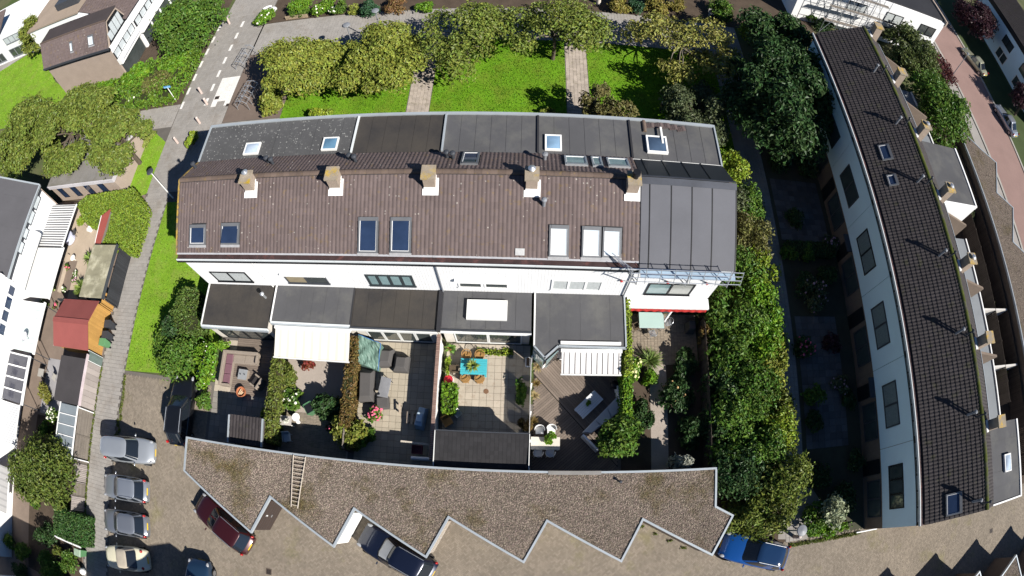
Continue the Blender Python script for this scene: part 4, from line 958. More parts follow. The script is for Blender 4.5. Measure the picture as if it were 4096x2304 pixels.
hedge_box('ivy with rusty stems on the fence between second and third gardens', R4(-10.42, 4.4, -9.9, 9.9), .1, 1.85, lf_rust, 170, .13, 4)
hedge_box('bright lime ivy covering the wall beside the glass table patio', R4(6.12, 8.0, 6.55, 12.5), .2, 2.6, lf_lime, 170, .13, 5)
hedge_box('green ivy wall between the wooden deck and the last garden', R4(6.1, 3.9, 6.6, 8.0), .2, 2.0, lf_bright, 170, .16, 6)
# --- first garden
rattan = mat('grey rattan', (.27, .225, .185), .85, .08, 2, .3, 60, bump=.5, bscale=90); cush = mat('plum cushion', (.165, .085, .105), .9, .08, 2, .08)
a, b = (-19.93,8.8,0.7), (-17.14,9,0.7); c = (-19.81,6.36,0.7); sx0, sx1, sy1, sy0 = a[0], b[0], a[1], c[1]
t = thing('corner_sofa', 'grey rattan corner sofa with plum cushions on the first garden deck', 'sofa', ((sx0 + sx1) / 2, (sy0 + sy1) / 2, .05))
d_ = .78
MB().box(sx0, sy0, .05, sx0 + .2, sy1, .72).build('backrest', rattan, t, bevel=.03); MB().box(sx0 + .2, sy1 - .2, .05, sx1, sy1, .72).build('backrest', rattan, t, bevel=.03)
MB().box(sx0 + .2, sy0 + .15, .05, sx0 + d_, sy1 - .2, .34).build('seat', rattan, t, bevel=.02); MB().box(sx0 + d_ + .005, sy1 - d_, .05, sx1 - .16, sy1 - .2, .34).build('seat', rattan, t, bevel=.02)
MB().box(sx0 + .2, sy0, .05, sx0 + d_, sy0 + .15, .6).build('armrest', rattan, t, bevel=.02); MB().box(sx1 - .16, sy1 - d_, .05, sx1, sy1 - .2, .6).build('armrest', rattan, t, bevel=.02)
for k in range(3):
    q = (sy1 - .2 - sy0 - .17) / 3; MB().box(sx0 + .22, sy0 + .17 + k * q + .01, .34, sx0 + d_ - .02, sy0 + .17 + (k + 1) * q - .01, .46).build('cushion', cush, t, bevel=.04)
for k in range(2):
    q = (sx1 - .18 - sx0 - d_) / 2; MB().box(sx0 + d_ + .02 + k * q, sy1 - d_ + .02, .34, sx0 + d_ + (k + 1) * q - .01, sy1 - .22, .37).build('seat_panel', rattan, t, bevel=.01)
p = (-18.22,7.27,0.4)
t = thing('coffee_table', 'low square rattan coffee table beside the plum sofa', 'table', (p[0], p[1], .05)); MB().cbox((p[0], p[1], .05), .72, .72, .34, -.05).build('base', rattan, t, bevel=.02); MB().cbox((p[0], p[1], .392), .70, .70, .015, -.05).build('table_top', mat('grey table glass', (.28, .29, .30), .25, .1, 2, 0, spec=.5), t)
for q in (-.15, .17): single('cup', MB().lathe((p[0] + q, p[1], .408), [(.03, 0), (.04, .08), (.035, .08)], 10), dark_grey, 'small dark cup on the coffee table, ' + ('sofa side' if q < 0 else 'armchair side'), 'cup')
p = (-17.07,6.88,0.5)
t = thing('armchair', 'grey rattan armchair turned towards the coffee table', 'armchair', (p[0], p[1], .05), rotz=-.5, local=True)
lm = lambda nm, m, *bx_, **k: MB().box(*bx_).build(nm, m, t, world=False, **k)
lm('seat', rattan, -.3, -.3, .0, .3, .3, .33, bevel=.02); lm('backrest', rattan, .3, -.42, .0, .5, .42, .68, bevel=.03); lm('armrest', rattan, -.3, -.42, .0, .3, -.3, .52, bevel=.02); lm('armrest', rattan, -.3, .3, .0, .3, .42, .52, bevel=.02); lm('cushion', mat('dark cushion', (.04, .035, .035), .9), -.28, -.28, .33, .28, .28, .40, bevel=.03)
p = (-18.16,6.07,0.3)
t = thing('fire_bowl', 'round terracotta fire bowl with firewood on the patio edge', 'fire bowl', p[:2]); MB().lathe((p[0], p[1], .02), [(.2, 0), (.34, .25), (.36, .42), (.31, .42), (.28, .26), (.1, .2)], 20).build('bowl', mat('terracotta', (.42, .15, .07), .8, .12, 3, .1), t, smooth=False)
for k in range(3): MB().tube((p[0] - .2 + .1 * k, p[1] - .15, .36), (p[0] + .1 * k, p[1] + .2 - .1 * k, .42), .035, 6).build('log', mat('split wood', (.55, .42, .27), .9), t)
# shed with dark pantiles
a, b, c, d = (-17.73,4.17,2.35), (-15.18,4.19,2.35), (-15.31,2.5,2.25), (-17.86,2.44,2.25)
t = thing('garden_shed', 'small shed with black pantile roof against the garage', 'shed', ((a[0] + b[0]) / 2, (a[1] + c[1]) / 2, 0))
sx0, sx1, sy0, sy1 = (a[0] + d[0]) / 2, (b[0] + c[0]) / 2, max(YB + .02, (c[1] + d[1]) / 2), (a[1] + b[1]) / 2
MB().box(sx0 + .06, sy0 + .05, 0, sx1 - .06, sy1 - .08, 2.1).build('wall', wood_d, t)
ss = Slope((sx0, sy0, 2.12), (1, 0, 0), (0, sy1 - sy0, .22)); ls = math.hypot(sy1 - sy0, .22)
MB().hexa([ss.P(0, 0, -.06), ss.P(sx1 - sx0, 0, -.06), ss.P(sx1 - sx0, ls, -.06), ss.P(0, ls, -.06)], [ss.P(0, 0, -.004), ss.P(sx1 - sx0, 0, -.004), ss.P(sx1 - sx0, ls, -.004), ss.P(0, ls, -.004)]).build('roof_underlay', bit_d, t)
tiles(t, ss, .1, sx1 - sx0 - .1, 0, ls, tile_dark, 200)
for q in (0, sx1 - sx0 - .1): sbox(MB(), ss, q, q + .1, -.02, ls + .02, -.1, .09).build('verge', grey_trim, t)
shrub('leafy green shrub with white flowers beside the first garden', *(-21.14,7.55,1)[:2], .95, 2.0, 2.0, lf_bright, 1900, .2, 21, 14, flower=fl_white, nf=30, fs=.05)
shrub('small green climber by the first garden door', *(-20.11,9.15,1)[:2], .5, .6, 1.3, lf_bright, 350, .18, 22, 6)
shrub('low green shrub at the front corner of the first garden', *(-21,5.1,0.6)[:2], .7, .8, 1.1, lf_mid, 700, .16, 23, 7)
shrub('small rounded shrub by the ivy of the first garden', *(-16.17,4.91,0.4)[:2], .35, .5, .7, lf_lime, 260, .13, 24, 5)
# --- second garden
shrub('hydrangea with big cream flower heads in the second garden', *(-14.13,6.01,0.6)[:2], .7, .95, 1.1, lf_mid, 700, .2, 31, 9, flower=fl_white, nf=14, fs=.13, name='hydrangea')
shrub('red leaved shrub under the edge of the cream awning', *(-13.46,8.36,0.8)[:2], .5, .4, 1.1, lf_red, 300, .16, 32, 6)
shrub('rounded dark green bush in the second garden', *(-11.52,5.66,0.9)[:2], 1.15, 1.1, 1.7, lf_dark, 2200, .15, 33, 13)
shrub('loose yellow green shrub by the ivy of the second garden', *(-14.51,7.42,0.7)[:2], .5, 1.0, 1.2, lf_ivy, 600, .17, 34, 8)
shrub('pink flowering plant in the shade of the second garden', *(-11.5,4.34,0.4)[:2], .35, .3, .6, lf_dark, 160, .13, 35, 4, flower=fl_pink, nf=6, fs=.07, name='plant')
p = (-14.37,4.48,0.8); t = thing('garden_table', 'grey garden table with white plants at the ivy hedge', 'table', p[:2]); MB().box(p[0] - .45, p[1] - .3, .7, p[0] + .35, p[1] + .3, .75).build('table_top', mat('pale grey wood', (.42, .39, .36), .8, .1, 2, .1), t)
for q in ((-.4, -.25), (.3, -.25), (.3, .25), (-.4, .25)): MB().tube((p[0] + q[0], p[1] + q[1], 0), (p[0] + q[0], p[1] + q[1], .7), .03, 6).build('leg', offwhite, t)
shrub('white leaved potted plant on the grey garden table', p[0] + .05, p[1], .25, .2, .45, mat('leaf pale', (.6, .6, .52), .7, .1, 2, 0, trans=.2), 60, .16, 36, 4, name='plant', cat='plant', stems=False, z=.76)
p = (-13.79,4.78,0.6); t = thing('round_table', 'small round white side table near the garden table', 'table', p[:2]); MB().lathe((p[0], p[1], .58), [(.27, 0), (.27, .03)], 18).build('table_top', white, t); MB().tube((p[0], p[1], 0), (p[0], p[1], .58), .03, 8).build('leg', white, t)
p = (-13.85,4.64,0.2); single('flower_pot', MB().lathe((p[0] + .1, p[1] - .1, 0), [(.09, 0), (.13, .25), (.1, .25)], 12), white, 'small white pot beside the round side table', 'pot')
p = (-12.81,5.37,0.8)
def bin_(label, p, m, lid, rz=0, group='wheelie bins', open_=False):
    t = thing('wheelie_bin', label, 'bin', p[:2], group, rz, True)
    MB().hexa([(-.22, -.24, .06), (.22, -.24, .06), (.22, .24, .06), (-.22, .24, .06)], [(-.29, -.32, .98), (.29, -.32, .98), (.29, .32, .98), (-.29, .32, .98)]).build('body', m, t, world=False)
    if not open_: MB().hexa([(-.31, -.36, .985), (.31, -.36, .985), (.31, .36, .985), (-.31, .36, .985)], [(-.27, -.28, 1.05), (.27, -.28, 1.05), (.27, .36, 1.07), (-.27, .36, 1.07)]).build('lid', lid, t, world=False)
    else: MB().box(-.25, -.28, .99, .25, .28, 1.0).build('opening', black_trim, t, world=False); MB().box(-.31, .33, .4, .31, .36, 1.0).build('lid', lid, t, world=False)
    for q in (-.2, .2): MB().tube((q - .03, .3, .1), (q + .03, .3, .1), .1, 12).build('wheel', black_trim, t, world=False)
    MB().tube((-.25, .38, 1.0), (.25, .38, 1.0), .02, 6).build('handle', lid, t, world=False)
    return t
green_p = mat('green plastic', (.07, .17, .085), .5, .06, 2, .05); grey_p = mat('dark grey plastic', (.045, .047, .055), .45, .08, 2, .05)
bin_('open green compost bin beside the rounded bush', p, green_p, green_p, .6, None, True)
p = (-14.33,3.42,0.4); t = thing('garden_chair', 'pale folding chair in the shade of the second garden', 'chair', p[:2], rotz=.2, local=True)
chw = mat('pale blue grey plastic', (.45, .52, .58), .6, .05, 2, .05)
def simple_chair(t, m, legm=None, w_=.5, d_=.5, arms=True, bh=.85):
    legm = legm or m
    MB().box(-w_ / 2, -d_ / 2, .42, w_ / 2, d_ / 2, .46).build('seat', m, t, world=False); MB().hexa([(-w_ / 2, d_ / 2 - .03, .46), (w_ / 2, d_ / 2 - .03, .46), (w_ / 2, d_ / 2 + .02, .46), (-w_ / 2, d_ / 2 + .02, .46)], [(-w_ / 2, d_ / 2 + .06, bh), (w_ / 2, d_ / 2 + .06, bh), (w_ / 2, d_ / 2 + .1, bh), (-w_ / 2, d_ / 2 + .1, bh)]).build('backrest', m, t, world=False)
    for a in (-1, 1):
        for b in (-1, 1): MB().tube((a * (w_ / 2 - .03), b * (d_ / 2 - .03), 0), (a * (w_ / 2 - .03), b * (d_ / 2 - .03), .42), .018, 6).build('leg', legm, t, world=False)
        if arms: MB().box(a * w_ / 2 - .025, -d_ / 2, .62, a * w_ / 2 + .025, d_ / 2 + .04, .65).build('armrest', m, t, world=False)
simple_chair(t, chw)
p = (-10.86,7.91,0.4); single('planter_box', MB().box(p[0] - .18, p[1] - .28, 0, p[0] + .18, p[1] + .28, .45), mat('grey stone', (.30, .31, .30), .9, .1, 2, .1), 'grey stone box against the rusty ivy under the awning', 'planter', bevel=.02)
shrub('sprawling yellow green shrub at the back of the third garden', *(-10.18,4.25,1.1)[:2], 1.2, 1.25, 1.9, leaf('olive lime', (.16, .18, .03)), 1600, .2, 37, 12)
# --- third garden
tarp_m = mat('green tarpaulin', (.115, .19, .155), .5, .12, 1.5, .1, 12, bump=.6, bscale=7)
c4 = [(-9.92,10.17,1.5), (-8.43,9.69,1.4), (-8.64,8.18,0.6), (-9.88,8.5,0.9)]
t = thing('tarpaulin', 'crumpled green tarpaulin draped over a rack beside the ivy', 'tarpaulin', c4[3][:2]); P_ = []
for j in range(13):
    row = []
    for k in range(13):
        u, v = k / 12, j / 12; q = [c4[0][i] * (1 - u) * (1 - v) + c4[1][i] * u * (1 - v) + c4[2][i] * u * v + c4[3][i] * (1 - u) * v for i in range(3)]
        row.append((q[0], q[1], q[2] + .07 * math.sin(9 * u + 4 * v) * math.sin(7 * v + 2 * u) + .05 * rnd.uniform(-1, 1)))
    P_.append(row)
skirt = [[(p[0], p[1], .05) for p in P_[-1]], P_[-1]]
tb = MB().grid(P_); tb.grid(skirt); tb.grid([[(r[-1][0], r[-1][1], .05) for r in P_], [r[-1] for r in P_]]); tb.build('sheet', tarp_m, t)
MB().path([P_[0][k] for k in range(13)] + [P_[j][-1] for j in range(13)], .02, 5).build('hem', mat('blue hem', (.05, .16, .42), .6), t)
cover_m = mat('dark grey furniture cover', (.085, .08, .078), .85, .1, 1, .08, bump=.2, bscale=20)
def cover(label, pts, h, top, group='covered garden furniture', name='furniture_cover', dz=0):
    # pts: ground footprint; a cover that slopes to a smaller top
    cx = sum(p[0] for p in pts) / 4; cy = sum(p[1] for p in pts) / 4
    t = thing(name, label, 'cover', (cx, cy), group); tp = [(cx + (p[0] - cx) * top, cy + (p[1] - cy) * top + dz) for p in pts]; md = [(cx + (p[0] - cx) * .99, cy + (p[1] - cy) * .99) for p in pts]
    mb = MB(); mb.hexa([(*p[:2], .02) for p in pts], [(*p, h * .62) for p in md]); mb.build('skirt', cover_m, t, bevel=.03)
    MB().hexa([(*p, h * .62) for p in md], [(*p, h) for p in tp]).build('top', cover_m, t, bevel=.03); return t
def rect4(a, b, c, d): return [a[:2], b[:2], c[:2], d[:2]]
cover('dark covered garden chair next to the green tarpaulin', rect4((-8.71,8.45,0), (-7.83,8.53,0), (-7.72,9.62,0), (-8.74,9.61,0)), .85, .62)
cover('dark covered garden chair further from the tarpaulin', rect4((-7.71,8.21,0), (-6.77,8.2,0), (-6.71,9.21,0), (-7.65,9.24,0)), .85, .62)
cover('long dark covered bench along the brown fence', rect4((-9.73,6.13,0), (-8.78,6.2,0), (-8.9,8.2,0), (-9.87,8.2,0)), .85, .72)
cover('square dark covered stool beside the grey table', rect4((-8.56,5.78,0), (-7.77,5.88,0), (-7.87,6.64,0), (-8.63,6.5,0)), .5, .9)
q = rect4((-8.52,6.53,0.7), (-7.85,6.46,0.7), (-7.69,7.66,0.7), (-8.35,7.82,0.7)); cx = sum(p[0] for p in q) / 4; cy = sum(p[1] for p in q) / 4
t = thing('garden_table', 'grey metal garden table between the covered bench and chairs', 'table', (cx, cy)); MB().hexa([(*p, .70) for p in q], [(*p, .74) for p in q]).build('table_top', mat('grey table sheet', (.27, .27, .28), .35, .2, 1.5, .1, metal=.2), t, bevel=.02)
for p in q: MB().tube((cx + (p[0] - cx) * .85, cy + (p[1] - cy) * .85, 0), (cx + (p[0] - cx) * .85, cy + (p[1] - cy) * .85, .7), .025, 6).build('leg', dark_grey, t)
p = (-8.42,6.67,0.8); single('candle_holder', MB().lathe((p[0], p[1], .742), [(.07, 0), (.09, .12), (.06, .12)], 12), black_trim, 'round black candle holder on the grey metal table', 'candle holder')
shrub('pink hydrangea in full flower beside the covered stool', *(-8.75,5.56,0.6)[:2], .62, .62, 1.0, lf_mid, 420, .16, 41, 8, flower=fl_pink, nf=46, fs=.11, name='hydrangea')
shrub('straggly green plant at the foot of the pink hydrangea', *(-8.84,4.23,0.3)[:2], .55, .5, .6, lf_mid, 420, .14, 42, 6)
shrub('green foliage in the dark back corner of the third garden', *(-9.55,3.9,0.6)[:2], .6, .9, 1.1, lf_mid, 600, .17, 43, 7)
for k, (a, b) in enumerate((((298, 455), (303, 512)), ((345, 500), (340, 563)), ((371, 503), (362, 567)))):
    p, q = ((-7.13,6.22,0.45), (-6.56,5.74,0.45), (-6.26,5.72,0.45))[k], ((-7.06,5.57,0.45), (-6.56,5.02,0.45), (-6.31,4.99,0.45))[k]
    d = Vector((q[0] - p[0], q[1] - p[1], 0)); L_ = d.length; mb = MB().cbox(((p[0] + q[0]) / 2, (p[1] + q[1]) / 2, .42), L_, .13, .04, math.atan2(d.y, d.x))
    t = thing('wooden_bench', ['pale wooden bench board beside the house shadow', 'pale wooden bench slat, left of the two by the grill', 'pale wooden bench slat right beside the grill'][k], 'bench', ((p[0] + q[0]) / 2, (p[1] + q[1]) / 2)); mb.build('seat', mat('bench wood', (.42, .34, .26), .85, .1, 2, .1), t)
    for s in (.15, .85): MB().cbox((p[0] + d.x * s, p[1] + d.y * s, 0), .06, .1, .42, math.atan2(d.y, d.x)).build('leg', wood_d, t)
p = (-5.74,5.39,0.8); t = thing('covered_grill', 'grill under a pale blue grey cover near the white wall', 'grill', p[:2], rotz=-.15, local=True)
gc = mat('pale blue cover', (.40, .50, .58), .5, .12, 2, .1, bump=.4, bscale=9)
MB().hexa([(-.28, -.7, .03), (.28, -.7, .03), (.28, .7, .03), (-.28, .7, .03)], [(-.24, -.55, .95), (.24, -.55, .95), (.2, .6, .8), (-.2, .6, .8)]).build('cover', gc, t, bevel=.05, world=False); MB().box(-.2, -.35, .93, .2, .25, 1.08).build('hood', gc, t, bevel=.06, world=False)
p = (-5.85,3.79,1); single('plank', MB().hexa([(p[0] - .95, p[1] - .02, .9), (p[0] + .75, p[1] - .1, .9), (p[0] + .75, p[1] + .02, .9), (p[0] - .95, p[1] + .1, .9)], [(p[0] - .95, p[1] - .02, .94), (p[0] + .75, p[1] - .1, .94), (p[0] + .75, p[1] + .02, .94), (p[0] - .95, p[1] + .1, .94)]), mat('pale plank', (.48, .43, .36), .85, .1, 2, .1), 'pale plank across the clutter by the black roofed shed', 'plank')
p = (-5.84,3.43,0.5); t = thing('storage_crate', 'dark red crate with jumble below the pale plank', 'crate', p[:2]); mb = MB(); mb.box(p[0] - .32, p[1] - .26, .4, p[0] + .32, p[1] + .26, .45).build('base', mat('crate', (.18, .05, .06), .7), t)
for a, b, c, d in ((-.32, -.26, .32, -.22), (-.32, .22, .32, .26), (-.32, -.22, -.28, .22), (.28, -.22, .32, .22)): MB().box(p[0] + a, p[1] + b, .45, p[0] + c, p[1] + d, .7).build('side', mat('crate', (.18, .05, .06), .7), t)
p = (-5.55,2.86,0.9); single('foam_roll', MB().tube((p[0] - .55, p[1], 1.0), (p[0] + .55, p[1], 1.0), .12, 14), white, 'long white foam roll lying beside the garage wall', 'roll')
# --- fourth garden
a, b, c, d = (-3.51,9.14,0.75), (-1.91,9.18,0.75), (-1.89,8.19,0.75), (-3.5,8.15,0.75)
tx0, tx1, ty0, ty1 = (a[0] + d[0]) / 2, (b[0] + c[0]) / 2, (c[1] + d[1]) / 2, (a[1] + b[1]) / 2
t = thing('dining_table', 'turquoise garden dining table with four wicker chairs around it', 'table', ((tx0 + tx1) / 2, (ty0 + ty1) / 2)); turq = mat('turquoise paint', (.06, .40, .46), .6, .1, 1.5, .1)
n_ = 7
for k in range(n_): MB().box(tx0, ty0 + (ty1 - ty0) * k / n_ + .004, .72, tx1, ty0 + (ty1 - ty0) * (k + 1) / n_ - .004, .76).build('plank', turq, t)
for x in (tx0 + .1, tx1 - .1):
    for y in (ty0 + .08, ty1 - .08): MB().box(x - .06, y - .06, 0, x + .06, y + .06, .718).build('leg', turq, t)
wick = mat('honey wicker', (.36, .20, .07), .8, .1, 3, .15, 40)
def wicker_chair(label, x, y, rz):
    t = thing('wicker_chair', label, 'chair', (x, y), 'wicker chairs at the turquoise table', rz, True)
    MB().lathe((0, 0, .42), [(.05, -.02), (.26, 0), (.27, .03), (.05, .04)], 16).build('seat', wick, t, world=False)
    pts_ = [(.30 * math.cos(q), .30 * math.sin(q), .70 + .10 * max(0, math.sin(q))) for q in [math.radians(-35 + 250 * k / 14) for k in range(15)]]
    MB().path(pts_, .022, 6).build('backrest', wick, t, world=False)
    sp = MB()
    for k in range(0, 15, 1): sp.tube((.26 * pts_[k][0] / .3, .26 * pts_[k][1] / .3, .43), pts_[k], .009, 4)
    sp.build('spindles', wick, t, world=False)
    for q in (45, 135, 225, 315): MB().tube((.2 * math.cos(math.radians(q)), .2 * math.sin(math.radians(q)), .42), (.25 * math.cos(math.radians(q)), .25 * math.sin(math.radians(q)), 0), .018, 6).build('leg', wick, t, world=False)
    return t
mx_ = (tx0 + tx1) / 2
wicker_chair('wicker chair on the house side of the turquoise table, by the pots', mx_ - .5, ty1 + .28, 0); wicker_chair('wicker chair on the house side of the turquoise table, away from the pots', mx_ + .32, ty1 + .28, 0)
wicker_chair('wicker chair on the garage side of the turquoise table, by the red pot', mx_ - .48, ty0 - .22, math.pi); wicker_chair('wicker chair on the garage side of the turquoise table, away from the red pot', mx_ + .38, ty0 - .22, math.pi)
t = thing('folding_chair', 'dark metal chair at the end of the turquoise table', 'chair', (tx0 - .35, (ty0 + ty1) / 2 - .15), None, 1.6, True); simple_chair(t, mat('bronze metal', (.12, .09, .06), .5, .1, 2, .1, metal=.3), None, .42, .42)
def spiky(label, x, y, z, r, n, m, seed, pot=None, w_=.05, name='yucca_plant'):
    t = thing(name, label, 'plant', (x, y, z)); rr = random.Random(seed); v = []; f = []
    for k in range(n):
        a = rr.uniform(0, 6.28); e = rr.uniform(.1, 1.2); L_ = r * rr.uniform(.7, 1.1); d = Vector((math.cos(a) * math.cos(e), math.sin(a) * math.cos(e), math.sin(e))); s = Vector((-math.sin(a), math.cos(a), 0)) * w_
        p0 = Vector((x, y, z + .15)); p1 = p0 + d * L_ * .55; p2 = p0 + d * L_ - Vector((0, 0, L_ * .25 * math.cos(e))); b = len(v)
        v += [p0 - s * .5, p0 + s * .5, p1 - s, p1 + s, p2]; f += [(b, b + 1, b + 3, b + 2), (b + 2, b + 3, b + 4)]
    mb = MB(); mb.add(v, f); mb.build('leaves', m, t)
    if pot: MB().lathe((x, y, z), [(.1, 0), (.16, .22), (.13, .22)], 12).build('pot', pot, t)
    return t
spiky('spiky yucca in a pot on the turquoise table', mx_ - .05, (ty0 + ty1) / 2, .762, .55, 46, leaf('yucca', (.22, .27, .05)), 3, mat('blue pot', (.1, .25, .3), .5))
p = (-4.21,7.82,0.5); t = thing('water_pot', 'round red pot on a white stand by the white wall', 'pot', p[:2]); MB().lathe((p[0], p[1], .35), [(.12, 0), (.27, .18), (.28, .26), (.22, .26)], 18).build('pot', mat('red glaze', (.45, .03, .04), .3, .05, 2, 0), t); MB().box(p[0] - .25, p[1] - .22, 0, p[0] + .25, p[1] + .22, .35).build('stand', offwhite, t)
hedge_box('bright green clipped shrub along the white wall', [(-4.48,7.46,0.9)[:2], (-3.7,7.47,0.9)[:2], (-3.65,6.49,0.9)[:2], (-3.77,5.75,0.9)[:2], (-4.37,5.72,0.9)[:2]], .1, 1.15, lf_bright, 190, .17, 44, name='shrub', cat='shrub', group='garden shrubs')
p = (-4.28,9.91,0.5); spiky('leafy plant in a terracotta pot by the patio doors', p[0], p[1], 0.02, .5, 30, leaf('agave', (.12, .22, .04)), 5, mat('terracotta', (.42, .15, .07)), .07, 'potted_plant')
shrub('thin climber on the white wall beside the potted plant', *(-4.33,8.74,0.6)[:2], .18, .8, 1.2, lf_lime, 260, .13, 45, 5)
hedge_box('low strip of yellow green ground cover under the patio window', R4(-2.6, 9.65, -.4, 9.95), .05, .22, lf_lime, 200, .12, 46, name='ground_cover', cat='plant', group=None)
p = (-3.57,5.81,0.5); single('plastic_tub', MB().lathe((p[0], p[1], .05), [(.24, 0), (.3, .4), (.31, .42), (.27, .38), (.22, .1)], 4), white, 'white square tub in front of the clipped shrub', 'tub')
p = (-1.93,7.31,0.02); single('drain_cover', MB().lathe((p[0], p[1], .02), [(.16, 0), (.16, .02), (.02, .025)], 14), mat('rust', (.18, .10, .06), .9, .2, 4, .1), 'round rusty drain cover in the cream patio', 'drain cover')
p = (-4.13,5.26,0.4); t = thing('wicker_chair', 'wicker chair in the shade next to the black roofed shed', 'chair', p[:2], None, .6, True); simple_chair(t, wick, None, .5, .5)
# shed with flat black shingle roof
a, b, c, d = (-4.53,4.42,2.4), (0.69,4.44,2.4), (0.72,2.57,2.3), (-4.58,2.55,2.3)
sx0, sx1, sy0, sy1 = (a[0] + d[0]) / 2, (b[0] + c[0]) / 2, YB + .03, (a[1] + b[1]) / 2
t = thing('garden_shed', 'wide shed with black shingle roof at the foot of the cream patio', 'shed', ((sx0 + sx1) / 2, (sy0 + sy1) / 2)); MB().box(sx0 + .08, sy0 + .02, 0, sx1 - .08, sy1 - .08, 2.2).build('wall', wood_d, t)
MB().hexa([(sx0, sy0, 2.22), (sx1, sy0, 2.22), (sx1, sy1, 2.34), (sx0, sy1, 2.34)], [(sx0, sy0, 2.26), (sx1, sy0, 2.26), (sx1, sy1, 2.38), (sx0, sy1, 2.38)]).build('roof', bit_d, t)
shm = mat('black shingle', (.026, .025, .027), .8, .12, 1, .15, 50, objr=.15, island=.12); nc_, nr_ = 22, 8; me = box_mesh('shingle', (sx1 - sx0 - .1) / nc_ - .006, (sy1 - sy0 - .08) / nr_ + .01, .012, shm, .004)
for j in range(nr_):
    for k in range(nc_):
        y = sy0 + .04 + (j + .5) * (sy1 - sy0 - .08) / nr_; x = sx0 + .05 + (k + .5) * (sx1 - sx0 - .1) / nc_
        inst('shingle', me, t, (x, y, 2.262 + .12 * (y - sy0) / (sy1 - sy0)), (math.atan2(.12, sy1 - sy0) - .012, 0, 0))
for x in (sx0 - .04, sx1): MB().box(x, sy0, 2.1, x + .04, sy1, 2.42).build('roof_edge', offwhite, t)
MB().box(sx0 - .04, sy1, 2.2, sx1 + .04, sy1 + .05, 2.42).build('roof_edge', dark_grey, t)
shrub('straggly plants in shade along the picket fence of the patio', *(0.12,7.16,0.5)[:2], .4, 1.3, 1.0, lf_mid, 500, .15, 47, 8)
shrub('brown and green trailing plant on the end of the picket fence', *(0.5,5.32,0.8)[:2], .5, .6, 1.3, lf_rust, 420, .15, 48, 7)
p = (0.54,8.95,1.2); t = thing('hanging_planter', 'oblong white planter with small plants on the picket fence', 'planter', p[:2]); MB().box(p[0] - .14, p[1] - .3, 1.0, p[0] + .14, p[1] + .3, 1.2).build('box', white, t, bevel=.03); MB().box(p[0] - .1, p[1] - .26, 1.15, p[0] + .1, p[1] + .26, 1.21).build('soil', soil, t)
# --- fifth garden
white_w = mat('white painted wood', (.74, .76, .78), .6, .06, 1, .05)
q = rect4((3.4,6.26,0.5), (3.94,5.66,0.5), (5.16,6.87,0.5), (4.6,7.46,0.5)); cx = sum(p[0] for p in q) / 4; cy = sum(p[1] for p in q) / 4; ang = math.atan2(q[2][1] - q[1][1], q[2][0] - q[1][0]); Lx = math.dist(q[1], q[2]); Wy = math.dist(q[0], q[1])
t = thing('low_table', 'long low white plank table on the dark deck', 'table', (cx, cy), None, ang, True)
for k in range(6): MB().box(-Lx / 2, -Wy / 2 + Wy * k / 6 + .004, .42, Lx / 2, -Wy / 2 + Wy * (k + 1) / 6 - .004, .46).build('plank', white_w, t, world=False)
for a_ in (-1, 1):
    for b_ in (-1, 1): MB().box(a_ * (Lx / 2 - .1) - .05, b_ * (Wy / 2 - .08) - .05, .0, a_ * (Lx / 2 - .1) + .05, b_ * (Wy / 2 - .08) + .05, .42).build('leg', white_w, t, world=False)
shrub('small round potted plant on the long white table', cx, cy, .2, .2, .35, lf_bright, 130, .1, 51, 4, name='plant', cat='plant', z=.47, stems=False)
q = [(3.88,4.83,0.7)[:2], (4.42,4.77,0.7)[:2], (6.27,6.23,0.7)[:2], (6.1,7.13,0.7)[:2]]
t = thing('lounge_bench', 'long white lounge bench set diagonally on the deck', 'bench', (sum(p[0] for p in q) / 4, sum(p[1] for p in q) / 4)); MB().prism(q, .02, .45).build('seat', white_w, t)
for k in range(3):
    e0, e1 = lerp(q[0], q[3], k / 3 + .01), lerp(q[0], q[3], (k + 1) / 3 - .01); f0, f1 = lerp(q[1], q[2], k / 3 + .01), lerp(q[1], q[2], (k + 1) / 3 - .01)
    MB().prism([e0, f0, f1, e1], .455, .56).build('cushion', mat('pale grey cushion', (.62, .64, .66), .9, .05, 2, .05), t, bevel=.03)
a, b = (3.9,4.68,0.9), (4.83,3.72,0.9); edge_bar(MB(), a, b, .12, .0, 1.0).build('backrest', white_w, t); edge_bar(MB(), q[2], (6.02, q[2][1] + 1.4), -.12, .0, 1.0).build('backrest', white_w, t)
p0 = (1.69,4.11,0.75); t = thing('dining_table', 'white garden table with a potted shrub beside the picket fence', 'table', p0[:2]); MB().box(p0[0] - .85, p0[1] - .38, .70, p0[0] + .85, p0[1] + .38, .75).build('table_top', mat('bleached wood', (.60, .56, .49), .8, .08, 2, .1), t)
for a_ in (-.75, .75):
    for b_ in (-.3, .3): MB().box(p0[0] + a_ - .04, p0[1] + b_ - .04, 0, p0[0] + a_ + .04, p0[1] + b_ + .04, .7).build('leg', white_w, t)
